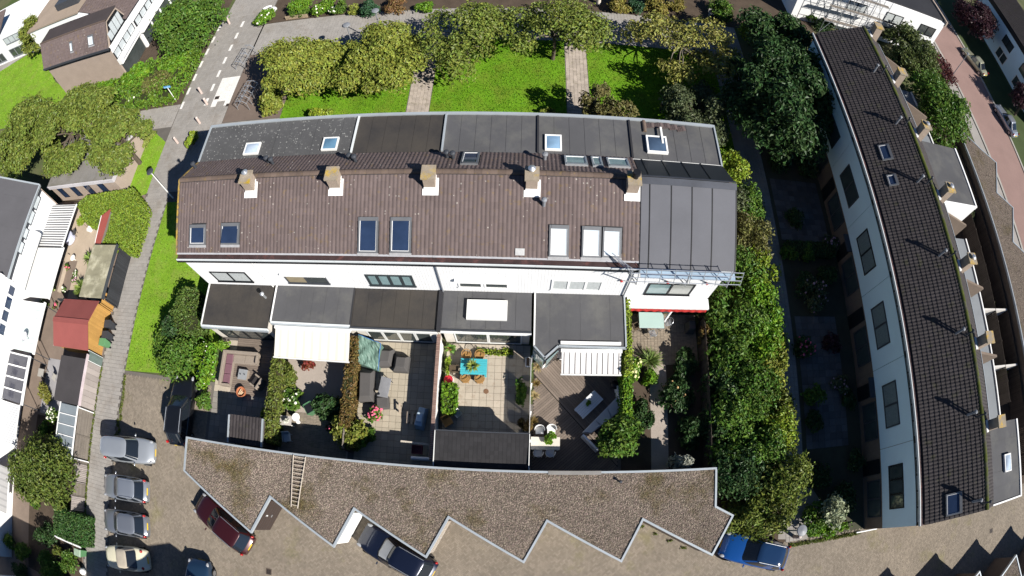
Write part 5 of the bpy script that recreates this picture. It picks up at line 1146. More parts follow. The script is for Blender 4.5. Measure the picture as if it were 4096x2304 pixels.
def tub_chair(label, x, y, rz):
    t = thing('tub_chair', label, 'chair', (x, y), 'white tub chairs at the deck table', rz, True); MB().box(-.24, -.24, .40, .24, .22, .45).build('seat', white, t, world=False, bevel=.02)
    pts_ = [(.29 * math.cos(math.radians(q)), .27 * math.sin(math.radians(q))) for q in range(-10, 191, 20)]; P_ = [[(x_ * .92, y_ * .92, .42) for x_, y_ in pts_], [(x_, y_, .8) for x_, y_ in pts_]]; b = MB().grid(P_); b.grid([[(x_ * 1.08, y_ * 1.08, z_) for x_, y_, z_ in r] for r in P_][::-1]); b.grid([P_[1], [(x_ * 1.08, y_ * 1.08, z_) for x_, y_, z_ in P_[1]]]); b.build('backrest', white, t, world=False)
    for a_ in (-1, 1):
        for b_ in (-1, 1): MB().tube((a_ * .2, b_ * .2, .42), (a_ * .23, b_ * .24, 0), .02, 6).build('leg', white, t, world=False)
p = (1.29,3.56,0.6); tub_chair('white tub chair on the garage side of the deck table, by the fence', p[0], p[1], math.pi); p = (2,3.57,0.6); tub_chair('white tub chair on the garage side of the deck table, away from the fence', p[0], p[1], math.pi)
p = (1.35,4.94,0.6); tub_chair('white tub chair on the house side of the deck table, by the fence', p[0], p[1], 0); p = (2.04,4.99,0.6); tub_chair('white tub chair on the house side of the deck table, away from the fence', p[0], p[1], 0)
shrub('lush green potted shrub on the white deck table', *(2.01,4.37,0.9)[:2], .42, .4, .6, lf_bright, 420, .13, 52, 7, name='plant', cat='plant', z=.76)
for k, (p, r) in enumerate((((1.15,8.86,0.5), .45), ((1.08,7.82,0.5), .4), ((1,7.04,0.5), .4), ((0.94,5.39,0.5), .55))): spiky(['tuft of tall straw grass by the bay window', 'rusty ornamental grass in the middle of the picket planter', 'straw coloured grass beyond the rusty tuft', 'brown ornamental grass tuft near the deck table'][k], p[0], p[1], .3, r, 60, (lf_straw, lf_rust, lf_straw, lf_rust)[k], 60 + k, None, .025, 'ornamental_grass')
tree('round bright green tree at the back of the deck garden', *(5.83,4.31,2.2)[:2], 1.55, 1.35, 3.1, leaf('fresh green', (.095, .17, .025)), 3400, .17, 53, 14, z0=1.4, trunk=.08, group='garden trees')
p = (5.83,7.71,0.4); t = thing('kettle_grill', 'dark kettle grill in the shade beside the awning', 'grill', p[:2]); MB().ball((p[0], p[1], .75), .28, .28, .24, 14, 8).build('bowl', black_trim, t, smooth=True)
for q in (90, 210, 330): MB().tube((p[0] + .12 * math.cos(math.radians(q)), p[1] + .12 * math.sin(math.radians(q)), .6), (p[0] + .26 * math.cos(math.radians(q)), p[1] + .26 * math.sin(math.radians(q)), 0), .015, 6).build('leg', black_trim, t)
# --- sixth garden
a, b, c = (7.5,12.44,0.74), (9.12,12.42,0.74), (9.06,11.4,0.74); t = thing('glass_table', 'pale green glass garden table below the red awning', 'table', ((a[0] + b[0]) / 2, (a[1] + c[1]) / 2)); MB().box(a[0], c[1], .72, b[0], a[1], .735).build('table_top', mat('pale green glass', (.42, .56, .52), .15, .04, 1, 0, spec=.6), t)
MB().path([(a[0], c[1], .715), (b[0], c[1], .715), (b[0], a[1], .715), (a[0], a[1], .715), (a[0], c[1], .715)], .015, 6).build('frame', alu, t)
for x in (a[0] + .05, b[0] - .05):
    for y in (c[1] + .05, a[1] - .05): MB().tube((x, y, 0), (x, y, .71), .018, 6).build('leg', alu, t)
def alu_chair(label, p, rz):
    t = thing('metal_chair', label, 'chair', p[:2], 'aluminium chairs at the glass table', rz, True)
    for k in range(6): MB().box(-.21, -.2 + k * .07, .42, .21, -.15 + k * .07, .435).build('seat_slat', alu, t, world=False)
    pts_ = [(.25 * math.cos(math.radians(q)), .06 + .25 * math.sin(math.radians(q)), .66 + .12 * math.sin(math.radians(q))) for q in range(0, 181, 18)]; MB().path([(.25, -.22, .64)] + pts_ + [(-.25, -.22, .64)], .016, 6).build('back_hoop', alu, t, world=False)
    for k in range(5): x = -.14 + k * .07; MB().box(x - .015, .19, .44, x + .015, .205, .70).build('back_slat', alu, t, world=False)
    for a_ in (-1, 1):
        for b_ in (-1, 1): MB().tube((a_ * .2, b_ * .2, .42), (a_ * .24, b_ * .22, 0), .014, 6).build('leg', alu, t, world=False)
alu_chair('aluminium slatted chair at the end of the glass table', (9.45,11.87,0.5), -1.3); alu_chair('aluminium slatted chair on the garden side of the glass table', (8.41,11.15,0.5), 3.4)
p = (7.36,11.56,0.4); t = thing('folding_chair', 'dark folding chair in the shade beside the glass table', 'chair', p[:2], None, 2.0, True); simple_chair(t, mat('bronze metal', (.12, .09, .06)), None, .42, .42)
shrub('hydrangea with many cream flower heads on the deck side of the last garden', *(7.05,8.87,0.8)[:2], .6, .95, 1.3, lf_bright, 700, .18, 61, 9, flower=fl_cream, nf=34, fs=.11, name='hydrangea')
spiky('tall feathery grass clump in the last garden', *(8.15,9.4,0.6)[:2], .02, 1.1, 120, leaf('feather grass', (.14, .20, .05)), 62, None, .03, 'ornamental_grass')
shrub('broad leaved green plant beside the gravel path of the last garden', *(8.09,8.22,0.5)[:2], .55, .55, .9, lf_bright, 380, .2, 63, 7)
shrub('dark shrub in the middle of the last garden', *(10.46,9.17,0.7)[:2], .95, 1.2, 1.4, lf_dark, 1100, .17, 64, 10)
shrub('shaded shrub with tan seed heads on the far side of the gravel path', *(9.81,7.18,0.7)[:2], 1.2, 1.4, 1.3, lf_dark, 1300, .18, 65, 11, flower=mat('tan seed head', (.45, .30, .14), .9), nf=16, fs=.08)
shrub('dark green undergrowth behind the round deck tree', *(7.67,5.79,0.6)[:2], .7, 1.3, 1.1, lf_dark, 900, .17, 66, 9)
shrub('dark shrub against the garage at the end of the last garden', *(10.51,4.67,0.8)[:2], 1.3, 1.1, 1.5, lf_dark, 1200, .18, 67, 10)
shrub('silvery leaved shrub hanging over the corner of the garage roof', *(9.78,2.82,2.8)[:2], .9, .6, 3.0, leaf('silver', (.35, .36, .30)), 650, .14, 68, 8)
shrub('reddish brown climber on the dark fence by the red awning', *(11.63,10.93,1.2)[:2], .4, .8, 2.0, lf_rust, 420, .15, 69, 7)
p = (10.99,11.58,0.5); t = thing('covered_grill', 'black covered grill on the dark side of the last patio', 'grill', p[:2]); MB().hexa([(p[0] - .3, p[1] - .35, .02), (p[0] + .3, p[1] - .35, .02), (p[0] + .3, p[1] + .35, .02), (p[0] - .3, p[1] + .35, .02)], [(p[0] - .22, p[1] - .28, .95), (p[0] + .22, p[1] - .28, .95), (p[0] + .22, p[1] + .28, .95), (p[0] - .22, p[1] + .28, .95)]).build('cover', cover_m, t, bevel=.05)
p = (9.42,12.39,1.3); t = thing('parasol', 'folded white parasol leaning by the red awning', 'parasol', p[:2]); MB().tube((p[0] - .25, p[1] - .5, .1), (p[0] + .3, p[1] + .25, 2.2), .06, 8, .11).build('canopy', white, t); MB().tube((p[0] - .3, p[1] - .58, 0), (p[0] - .2, p[1] - .45, .25), .025, 6).build('pole', alu, t)

# ------------------------------------------------------------ cars
car_glass = mat('car glass', (.012, .016, .022), .05, 0, 1, 0, spec=.8); tyre_m = mat('tyre', (.015, .015, .016), .9, .1, 5, .1); rim_m = mat('wheel rim', (.42, .43, .45), .3, .05, 3, 0, metal=.8)
plate_m = mat('yellow number plate', (.72, .48, .03), .5, .03, 3, 0); red_l = mat('red lamp', (.35, .01, .012), .15, .05, 3, 0, spec=.7); clear_l = mat('clear lamp', (.30, .31, .33), .1, .1, 4, 0, spec=.8); trim_b = mat('black car trim', (.02, .02, .022), .6, .1, 4, .05)
def paint(name, col, metal=.35): return mat('car paint ' + name, col, .28, .03, .6, .0, metal=metal, spec=.5, coat=.8)
def car(label, front, rear, pm, L=4.1, Wd=1.72, Hh=1.45, style='hatch', roofm=None, sunshade=False, rails=False, group='parked cars', rear_plate=True, round_tail=False, reverse_loc=None):
    L, Wd, Hh = L * 1.08, Wd * 1.08, Hh * 1.10
    f, r = Vector((*front[:2], 0)), Vector((*rear[:2], 0)); c = (f + r) / 2; d = f - r; rz = math.atan2(d.y, d.x)
    t = thing('parked_car', label, 'car', (c.x, c.y, 0), group, rz, True)
    P = dict(world=False)
    h = L / 2; belt = Hh * .60
    # cabin extents: base front/rear, roof front/rear
    cab = {'hatch': (.20, -.47, .02, -.36), 'van': (.26, -.485, .10, -.46), 'sedan': (.17, -.36, .03, -.22), 'beetle': (.17, -.30, .06, -.16)}[style]
    bf, br_, rf, rr = [q * L for q in cab]
    st = 17; S = []
    for k in range(st):
        u = -1 + 2 * k / (st - 1); x = u * h
        au = abs(u); w = Wd / 2 * (1 - .20 * au ** 5 - .05 * au ** 2)
        if style == 'beetle': w = Wd / 2 * (1 - .30 * au ** 4)
        if x > bf: q = (x - bf) / (h - bf); zt = belt - (belt - Hh * .44) * q ** 1.5 - .02
        elif x < br_: q = (br_ - x) / (h + br_ + 1e-6); zt = belt - (.06 if style != 'beetle' else .28) * q ** 1.6
        else: zt = belt
        zt -= .16 * max(0, (au - .90) / .10) ** 2
        zb = .20 + .08 * max(0, (au - .8) / .2)
        zs = zt - .12
        half = [(w * .90, zb), (w * .99, zb + .12), (w, .52), (w * .985, zs - .04), (w * .93, zs + .045), (w * .80, zt - .012), (w * .45, zt + .018), (0, zt + .03)]
        S.append([(x + (0 if abs(z) < 9 else 0), -y, z) for y, z in half] + [(x, y, z) for y, z in half[:-1][::-1]])
    n = len(S[0]); mb = MB().grid([list(s) for s in S])
    for s in (S[0], S[-1]): mb.add(s, [tuple(range(n)) if s is S[0] else tuple(range(n))[::-1]])
    body = mb.build('body', pm, t, smooth=True, **P); sd = body.modifiers.new('sub', 'SUBSURF'); sd.levels = sd.render_levels = 1
    MB().box(-h * .9, -Wd * .42, .16, h * .9, Wd * .42, .3).build('underbody', trim_b, t, **P)
    # greenhouse rings
    def ring(s, grow=0):
        xf, xr = bf + (rf - bf) * s, br_ + (rr - br_) * s; hw = Wd * (.455 + (.365 - .455) * s) + grow; xc, a = (xf + xr) / 2, (xf - xr) / 2 + grow; z = belt + (Hh - .05 - belt) * s
        out = []
        for k in range(48):
            p = 2 * math.pi * k / 48; cc, ss = math.cos(p), math.sin(p); e = .42
            out.append((xc + a * math.copysign(abs(cc) ** e, cc), hw * math.copysign(abs(ss) ** e, ss), z))
        return out
    R = [ring(s) for s in (0, .5, .97)]
    def sector(k0, k1, name, m):
        rows = [[r_[k % 48] for k in range(k0, k1 + 1)] for r_ in R]; return MB().grid(rows).build(name, m, t, smooth=True, **P)
    sector(-5, 5, 'windscreen', car_glass)
    for a_, b_ in ((5, 7), (-7, -5), (12, 13), (-13, -12), (17, 19), (-19, -17)): sector(a_, b_, 'pillar', pm if style != 'beetle' or abs(a_) < 8 else (roofm or pm))
    for a_, b_ in ((7, 12), (13, 17), (-12, -7), (-17, -13)): sector(a_, b_, 'side_window', car_glass if style != 'beetle' or abs(a_) < 13 else (roofm or car_glass))
    sector(19, 29, 'rear_window', car_glass)
    top = ring(.97, .012); cx_ = (rf + rr) / 2
    rows = [top, [(cx_ + (x - cx_) * .93, y * .93, Hh - .02) for x, y, z in top], [(cx_ + (x - cx_) * .6, y * .6, Hh) for x, y, z in top], [(cx_ + (x - cx_) * .2, y * .2, Hh + .008) for x, y, z in top]]
    rows = [r_ + [r_[0]] for r_ in rows]; rb = MB().grid(rows); rb.add(rows[-1][:-1], [tuple(range(48))]); low = [(x, y, z - .03) for x, y, z in rows[0]]; rb.grid([low, rows[0]]); rb.build('roof', roofm or pm, t, smooth=True, **P)
    if sunshade:
        q = ring(.12); q2 = ring(.80); sc_ = [[(v[0] + .03, v[1] * .92, v[2] + .02) for v in (q[k % 48] for k in range(-4, 5))], [(v[0] + .03, v[1] * .92, v[2] + .02) for v in (q2[k % 48] for k in range(-4, 5))]]; MB().grid(sc_).build('sunshade', offwhite, t, **P)
    if rails:
        for y in (-1, 1): MB().tube((rf - .15, y * Wd * .33, Hh + .03), (rr + .1, y * Wd * .33, Hh + .03), .02, 6).build('roof_rail', alu, t, **P)
    for sx in (h - .78, -h + .74):
        for sy in (-1, 1):
            wo_ = MB().tube((sx, sy * (Wd / 2 - .20), .31), (sx, sy * (Wd / 2 - .005), .31), .31, 18).build('wheel', tyre_m, t, **P); MB().tube((sx, sy * (Wd / 2 - .01), .31), (sx, sy * (Wd / 2 + .005), .31), .20, 14).build('rim', rim_m, wo_, **P)
    zl = Hh * .44
    for sy in (-1, 1):
        MB().ball((h - .24, sy * Wd * .37, zl - .06), .20, .11, .09, 12, 7).build('headlight', clear_l, t, smooth=True, **P)
        if round_tail: MB().ball((-h * .80, sy * Wd * .33, belt - .10), .12, .12, .11, 14, 7).build('taillight', red_l, t, smooth=True, **P)
        else: MB().ball((-h + .15, sy * Wd * .40, belt - .10), .11, .09, .17, 12, 7).build('taillight', red_l, t, smooth=True, **P)
        mo = MB().ball((bf - .28, sy * (Wd / 2 + .09), belt + .08), .06, .11, .07, 10, 6).build('mirror', pm, t, smooth=True, **P)
    MB().box(h - .02, -.26, .36, h + .012, .26, .47).build('number_plate', plate_m, t, **P)
    if rear_plate: MB().hexa([(-h - .025, -.26, .60), (-h - .025, .26, .60), (-h + .03, .26, .60), (-h + .03, -.26, .60)], [(-h - .005, -.26, .71), (-h - .005, .26, .71), (-h + .03, .26, .71), (-h + .03, -.26, .71)]).build('number_plate', plate_m, t, **P)
    MB().box(h - .10, -Wd * .3, .28, h - .005, Wd * .3, .36).build('grille', trim_b, t, **P)
    for sy in (-1, 1): MB().box(-.12, sy * Wd / 2 * .99 - .012, belt - .17, .05, sy * Wd / 2 * .99 + .012, belt - .14).build('door_handle', trim_b, t, **P)
    return t
silver = paint('silver', (.50, .53, .56), .6); silver2 = paint('silver blue', (.36, .39, .44), .6); silver3 = paint('steel grey', (.27, .29, .33), .6); creamp = paint('cream', (.66, .62, .46), 0); dred = paint('dark red', (.045, .008, .010), .3); navy = paint('navy', (.008, .012, .030), .3); bluep = paint('blue', (.008, .085, .33), .4); blackp = paint('black', (.010, .011, .014), .3); goldp = paint('champagne', (.42, .42, .30), .5)
car('tall silver people carrier parked nose out, first in the row by the path', (-25.12,0.89,0.5), (-29.36,0.49,1), silver, 4.5, 1.80, 1.65, 'van', rear_plate=False)
car('silver blue hatchback parked tail out between the carrier and the steel grey car', (-29.5,-2.36,0.6), (-25.27,-2,0.6), silver2, 4.2, 1.75, 1.45, rails=True)
car('steel grey hatchback parked tail out next to the cream convertible', (-29.27,-4.99,0.6), (-25.06,-4.51,0.6), silver3, 4.2, 1.75, 1.45)
car('cream rounded convertible with beige soft top, half in shadow', (-28.89,-7.76,0.6), (-24.99,-7.01,0.6), creamp, 4.1, 1.75, 1.45, 'beetle', roofm=mat('beige soft top', (.36, .32, .26), .9, .08, 3, .1), round_tail=True)
car('dark red hatchback parked against the first garage tooth', (-20.36,-1.89,0.6), (-16.61,-3.94,0.6), dred, 4.5, 1.75, 1.45, rails=True)
car('navy estate car parked at the white garage door with a sunshade in its windscreen', (-8.68,-2.11,0.6), (-4.81,-4,0.6), navy, 4.5, 1.80, 1.48, sunshade=True, rails=True)
car('bright blue hatchback parked at the hedge end of the garages', (12.78,-2.47,0.6), (17.04,-3.9,0.6), bluep, 4.45, 1.80, 1.48, roofm=mat('dark glass roof', (.01, .03, .08), .12, 0, 1, 0, spec=.7), rails=True)
car('black car parked beside the hedge and the gravel garage corner', (-22.87,6.36,0.6), (-22.73,2.11,0.6), blackp, 4.6, 1.82, 1.5, rails=True)
car('dark blue van nose in the shadow at the bottom of the parking court', (-20.19,-6.61,0.8), (-20.11,-9.81,0.8), paint('dark blue', (.02, .05, .10), .3), 4.5, 1.85, 1.9, 'van')
car('champagne saloon parked on the pink brick road', (57.7,49.27,0.5), (59.14,45.68,0.5), goldp, 4.5, 1.75, 1.42, 'sedan', group='cars on the brick road')
car('silver saloon parked on the road nearer the gravel garages', (58.43,39.66,0.5), (59.3,35.95,0.5), silver2, 4.5, 1.75, 1.42, 'sedan', group='cars on the brick road')

# ------------------------------------------------------------ second terrace on the right (facing -x), seven houses
YR = [-2.98 + 5.38 * i for i in range(8)]; XF = 24.0
RLAB = ['end house of the right terrace beside the parking court, grey flat roof at its back', 'second house of the right terrace from the parking court', 'third house of the right terrace from the parking court', 'middle house of the right terrace', 'house of the right terrace with two roof windows in a line', 'right terrace house partly behind the big dark tree', 'far end house of the right terrace nearest the scaffold']
skytint_white = mat('white render with skylight tint', (.60, .76, .84), .7, .04, .6, .03)  # white walls in shade: blue of the skylight is mixed into the colour
SW = lambda y: Slope((23.75, y, 7.1), (0, -1, 0), (28.05 - 23.75, 0, 9.25 - 7.1)); LW = math.hypot(4.3, 2.15)
SE = lambda y: Slope((30.2, y, 7.9), (0, 1, 0), (28.05 - 30.2, 0, 9.25 - 7.9)); LE = math.hypot(2.15, 1.35)
def xwindow(parent, y0, y1, z0, z1, x, n, fm, gm, fw=.09, proud=.05, name='window'):
    f = MB(); f.box(x - proud, y0, z0, x + .02, y1, z0 + fw); f.box(x - proud, y0, z1 - fw, x + .02, y1, z1); f.box(x - proud, y0, z0 + fw, x + .02, y0 + fw, z1 - fw); f.box(x - proud, y1 - fw, z0 + fw, x + .02, y1, z1 - fw)
    for k in range(1, n): m_ = y0 + (y1 - y0) * k / n; f.box(x - proud, m_ - fw * .6, z0 + fw, x + .02, m_ + fw * .6, z1 - fw)
    o = f.build(name, fm, parent)
    for k in range(n):
        a = y0 + (y1 - y0) * k / n + (fw if k == 0 else fw * .6); b = y0 + (y1 - y0) * (k + 1) / n - (fw if k == n - 1 else fw * .6); MB().box(x - .018, a + .002, z0 + fw + .002, x - .006, b - .002, z1 - fw - .002).build('pane', gm, o)
    return o
g_dim = glass('dim window glass', (.045, .06, .062), .06); g_blnd = mat('blind behind dim glass', (.16, .20, .21), .12, .1, 5, .2, 12, spec=.7)
wz = [(24,1.05,3.75), (24,-1.81,5.18), (24,6.41,3.75), (24,3.61,5.13), (24,11.72,3.78), (24,8.95,5.16), (24,17.12,3.77), (24,14.33,5.15), (24,22.32,3.76), (24,19.69,5.12)]
for i in range(7):
    y0, y1 = YR[i] + .003, YR[i + 1] - .003; yc = (y0 + y1) / 2
    h = thing('terraced_house', RLAB[i], 'house', (28, yc, 0), 'houses of the right terrace')
    prof = [(XF + .03, 0), (XF + .03, 6.95), (28.05, 9.15), (30.15, 7.82), ((33.7 if i == 0 else 34.4), 7.82), ((33.7 if i == 0 else 34.4), 0)] if i in (0, 4) else [(XF + .03, 0), (XF + .03, 6.95), (28.05, 9.15), (30.15, 7.82), (30.15, 0)]
    MB().extr([(x, y0, z) for x, z in prof], (0, y1 - y0, 0)).build('wall', brick_wall, h)
    n = 1
    MB().box(XF - .06, y0 + .012, 2.45, XF + .028, y1 - .012, 6.25).build('cladding', skytint_white, h)
    MB().box(XF - .04, y0, 6.25, XF + .029, y1, 6.95).build('window_band', black_trim, h)
    for k in range(5):
        a = y0 + .15 + (y1 - y0 - .3) * k / 5 + .07; b = a + (y1 - y0 - .3) / 5 - .14; fo = MB().box(XF - .07, a, 6.38, XF - .04, b, 6.74).build('top_window', mid_grey, h); MB().box(XF - .08, a + .06, 6.43, XF - .07, b - .06, 6.69).build('pane', [g_blnd, g_dim][k % 2], fo)
    MB().box(23.62, y0, 7.02, 23.95, y1, 7.10).build('gutter', mat('gutter liner', (.055, .035, .035)), h); MB().box(23.56, y0, 6.96, 23.62, y1, 7.14).build('gutter_lip', fasc, h)
    zz0, zz1 = (3.35, 5.0)
    xwindow(h, yc - 1.45, yc + 1.45, zz0, zz1, XF - .06, 3 if i == 0 else 2, black_trim if i in (0, 3) else dark_grey, g_blnd if i in (1, 2, 3) else g_dim, .10)
    xwindow(h, yc - 1.9, yc + .7, .5, 2.2, XF + .025, 2, dark_grey, g_dim, .08); MB().box(XF - .02, yc + 1.1, .05, XF + .028, yc + 2.1, 2.2).build('front_door', black_trim, h)
    MB().box(XF - .5, yc + .9, 2.3, XF + .0, yc + 2.3, 2.42).build('door_canopy', dark_grey, h) if i % 2 else None
    sl = SW(y1); L_ = y1 - y0
    rws = []
    if i == 0: rws = [((25.24,-1.39,7.85), (26.3,-2.76,8.37))]
    if i == 4: rws = [((25.04,22.58,7.74), (25.88,21.27,8.17)), ((24.92,20.06,7.69), (25.65,19.16,8.05))]
    def wb(p): return (p[0] - 23.75) * LW / 4.3
    wl = [(y1 - max(a[1], b[1]), y1 - min(a[1], b[1]), min(wb(a), wb(b)), max(wb(a), wb(b))) for a, b in rws]
    MB().hexa([sl.P(0, .18, -.06), sl.P(L_, .18, -.06), sl.P(L_, LW, -.06), sl.P(0, LW, -.06)], [sl.P(0, .18, -.004), sl.P(L_, .18, -.004), sl.P(L_, LW, -.004), sl.P(0, LW, -.004)]).build('roof_underlay', bit_d, h)
    tiles(h, sl, 0, L_, .2, LW - .14, tile_dark, 290, lambda a, b, ws=wl: any(w0 + .03 < a < w1 - .03 and b0 + .05 < b < b1 - .05 for w0, w1, b0, b1 in ws), near=(20, yc, 7))
    for w0, w1, b0, b1 in wl:
        if w1 - w0 > 3 or w1 < .2: continue
        roof_window(h, sl, w0, w1, b0, b1, g_dark, apron=False)
    se = SE(y0)
    sbox(MB(), se, 0, L_, 0, LE, -.05, .0).build('roof_underlay', bit_d, h)
    tiles(h, se, 0, L_, .03, LE - .12, tile_dark, 0)
    rm2 = bpy.data.meshes.get('ridge_cap_moss')
    if rm2 is None: rm2 = bpy.data.meshes['ridge_cap'].copy(); rm2.name = 'ridge_cap_moss'; rm2.materials.clear(); rm2.materials.append(ridge_moss)
    for k in range(13): inst('ridge_cap', rm2, h, (28.05, y0 + (k + .5) * L_ / 13, 9.20), (0, 0, math.pi / 2))
    # chimney on the far slope and an aerial with its long shadow
    if i > 0 or True:
        cy = y1 - .15
        ch = MB().box(29.0, cy - .32, 7.9, 29.7, cy + .32, 9.85).build('chimney', mat('chimney brick', (.30, .24, .19)), h); MB().box(28.92, cy - .40, 9.85, 29.78, cy + .40, 9.97).build('chimney_cap', mat('right chimney cap', (.27, .23, .18), .95, .2, 2, .2, col2=(.40, .26, .05), c2at=.55, c2scale=2), ch)
        MB().box(28.75, cy - .42, 8.75, 28.98, cy + .36, 8.9).build('flashing', lead, ch)
        if i in (2, 3, 4): MB().lathe((29.35, cy, 9.97), [(.14, 0), (.18, .15), (.2, .2), (.05, .26)], 12).build('chimney_pot', alu, ch)
    vy = [(27.71,-2.48,9.08)[1], (27.84,2.89,9.15)[1], (27.95,8.06,9.2)[1], (27.9,13.34,9.17)[1], (27.84,18.92,9.15)[1], (27.83,23.99,9.14)[1], (27.9,29.21,9.17)[1]][i]
    av = MB(); av.tube((27.6, vy, 8.8), (27.6, vy, 9.9), .055, 8); av.lathe((27.6, vy, 9.9), [(.11, 0), (.11, .08), (.05, .14)], 10); av.build('vent_pipe', dark_grey, h)
    av = MB(); av.tube((27.0, vy + .25, 8.6), (27.0, vy + .25, 9.55), .08, 8); av.lathe((27.0, vy + .25, 9.55), [(.13, 0), (.13, .1), (.06, .15)], 10); av.build('vent_pipe', mid_grey, h)
    # back: flat roof, or a rear pitch with dormer gutter
    if i in (0, 4):
        xr_ = 33.72 if i == 0 else 34.42; dk = MB().box(30.16, y0, 7.825, xr_, y1, 7.88).build('flat_roof', bit_a, h); fe = MB(); fe.box(xr_ - .1, y0, 7.6, xr_ + .06, y1, 7.97); fe.box(30.16, y0 - .06, 7.6, xr_ + .06, y0 + .05, 7.96); fe.build('roof_edge', white, h)
        if i == 4: MB().box(30.16, y0 - .08, 5.6, 34.4, y0 - .062, 7.6).build('side_wall', white, h)
        if i == 0: dome(h, 31.6, 32.4, yc - .75, yc + .45, 7.88, g_sky, white, .2, .08)
        for k in range(5): MB().box(30.2, y0 + .08 + k * 1.03, 7.878, xr_ - .12, y0 + .08 + k * 1.03 + 1.0, 7.886 + .003 * (k % 2)).build('roofing_strip', bit_a, dk)
    else:
        MB().box(30.2, y0, 7.55, 30.45, y1, 7.75).build('gutter', black_trim, h); MB().box(30.45, y0, 7.55, 30.5, y1, 7.80).build('gutter_lip', grey_trim, h)
        MB().box(30.16, y0, 0, 33.0, y1, 2.8).build('rear_extension', mat('grey render', (.35, .36, .38), .9, .1, 1, .1), h); MB().box(33.0, y0 + .02, 0, 37.4, y1 - .02, 2.8).build('rear_extension', mat('grey render', (.35, .36, .38)), h)
        MB().box(30.2, y0, 2.8, 37.5, y1, 2.88).build('extension_roof', mat('blue grey roofing', (.20, .215, .23), .8, .12, .6, .1), h); MB().box(37.5, y0, 2.6, 37.64, y1, 3.02).build('roof_edge', white, h)
        MB().hexa([(30.5, y1 - .32, 2.88), (35.2, y1 - .32, 2.88), (35.2, y1 - .14, 2.88), (30.5, y1 - .14, 2.88)], [(30.5, y1 - .32, 7.2), (35.2, y1 - .32, 5.5), (35.2, y1 - .14, 5.5), (30.5, y1 - .14, 7.2)]).build('screen_wall', brick_wall, h)
# garden walls behind that terrace
for k, y in enumerate([(40.85,12.58,2)[1], (40.77,7.57,2)[1]]): single('garden_wall', MB().box(37.7, y - .08, 0, 42.6, y + .08, 2.0), mat('pale rendered wall', (.55, .53, .50), .9, .08, 1, .1), ['pale dividing wall in the back gardens, nearer the parking court', 'pale dividing wall in the back gardens, nearer the two roof windows'][1 - k], 'wall')
fence('long dark fence before the far gravel garages', 42.9, -2, 42.9, 30, 1.9, wood_d, wood_d, .16)
hb = fence('dark timber garden screen behind the right terrace', 40.6, 4.5, 40.9, 22.0, 2.0, wood_d, wood_d, .16)
# far gravel garages with zigzag front to the road
o2 = [(43.2, 31.8)]
ax = [(45.98,29.47), (48.14,28.17), (45.99,24.33), (48.2,22.95), (46.16,19.08)]
o2 += [(45.9, 29.6), (48.2, 28.2), (45.95, 24.35), (48.2, 22.95), (45.95, 19.05), (48.2, 17.65), (45.95, 13.75), (48.2, 12.35), (45.95, 8.45), (48.2, 7.05), (45.95, 3.2), (43.2, 1.8)]
garage_block('far gravel roofed garage block beside the pink brick road', o2, [], nf=150, seed=9)
# third garage block at the bottom right corner
o3 = [(26.2, -14.5)]
for k in range(4): o3 += [(29.25 + 5.23 * k - 1.18, -10.8), (29.25 + 5.23 * k, -8.42), (29.25 + 5.23 * k + 4.05, -10.8)]
o3 = [(26.2, -14.5), (26.2, -10.3)] + [q for k in range(4) for q in ((29.25 + 5.23 * k, -8.42), (29.25 + 5.23 * k + 1.17, -10.8))] + [(48.5, -9.0), (48.5, -14.5)]
garage_block('garage block at the bottom right corner throwing pointed shadows on the court', o3, [], nf=150, seed=10)
# wall and gate by the end house, post rail, front garden paving
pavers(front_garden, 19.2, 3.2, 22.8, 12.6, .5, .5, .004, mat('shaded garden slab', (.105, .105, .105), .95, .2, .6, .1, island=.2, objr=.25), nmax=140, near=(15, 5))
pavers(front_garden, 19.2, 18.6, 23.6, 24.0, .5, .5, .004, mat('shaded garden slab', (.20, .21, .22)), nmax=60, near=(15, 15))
single('garden_gate_bar', MB().tube((22.66,-3.01,1), (24.51,-3.04,1), .05, 8), white, 'white rail at the side passage of the right end house', 'rail')
p = (18.47,0.14,0); struct('pavement', [(17.08,0.56), (19.52,0.57), (20.15,-0.32), (19.18,-2.94), (16.86,-2.62)], .006, paver)
# ---- house with scaffolding at the top right
t = thing('white_house', 'white house with scaffolding at the top right beyond the right terrace', 'house', (44, 49, 0))
fdir = Vector((1, .12, 0)).normalized(); xa, xb = 27.5, 47.0; yw = 45.6
wall_y = lambda x: yw
MB().box(xa, yw, 0, 47.6, yw + 9, 5.7).build('wall', white_clad, t); MB().box(xa - .1, yw + .4, 5.71, 47.8, yw + 9, 5.9).build('roof', bit_d, t); MB().box(47.62, yw - .1, 5.4, 47.85, yw + 9, 6.1).build('roof_edge', brick_tan, t)
facade_window(t, 44.2, 46.8, 3.1, 4.5, yw - .001, 2, black_trim, g_room, .1); facade_window(t, 38.8, 41.4, 3.1, 4.5, yw - .001, 2, black_trim, g_curt, .1); facade_window(t, 33.5, 36.0, 3.1, 4.5, yw - .001, 2, black_trim, g_curt, .1); facade_window(t, 38.8, 41.4, .8, 2.3, yw - .001, 2, black_trim, g_room, .1)
t = thing('scaffold_tower', 'galvanised scaffold tower in front of the white house', 'scaffold', (34, 44.6, 0))
for x in np.linspace(30.5, 37.5, 5):
    for y in (43.9, 45.1): MB().tube((x, y, 0), (x, y, 7.2), .03, 6).build('upright', mid_grey, t)
for z in (2.0, 4.0, 6.0):
    for y in (43.9, 45.1): MB().tube((30.5, y, z), (37.5, y, z), .025, 6).build('ledger', mid_grey, t); MB().tube((30.5, y, z + 1), (37.5, y, z + 1), .022, 6).build('guard_rail', mid_grey, t)
    MB().box(30.5, 43.95, z + .03, 37.5, 44.35, z + .07).build('board', wood_g, t)
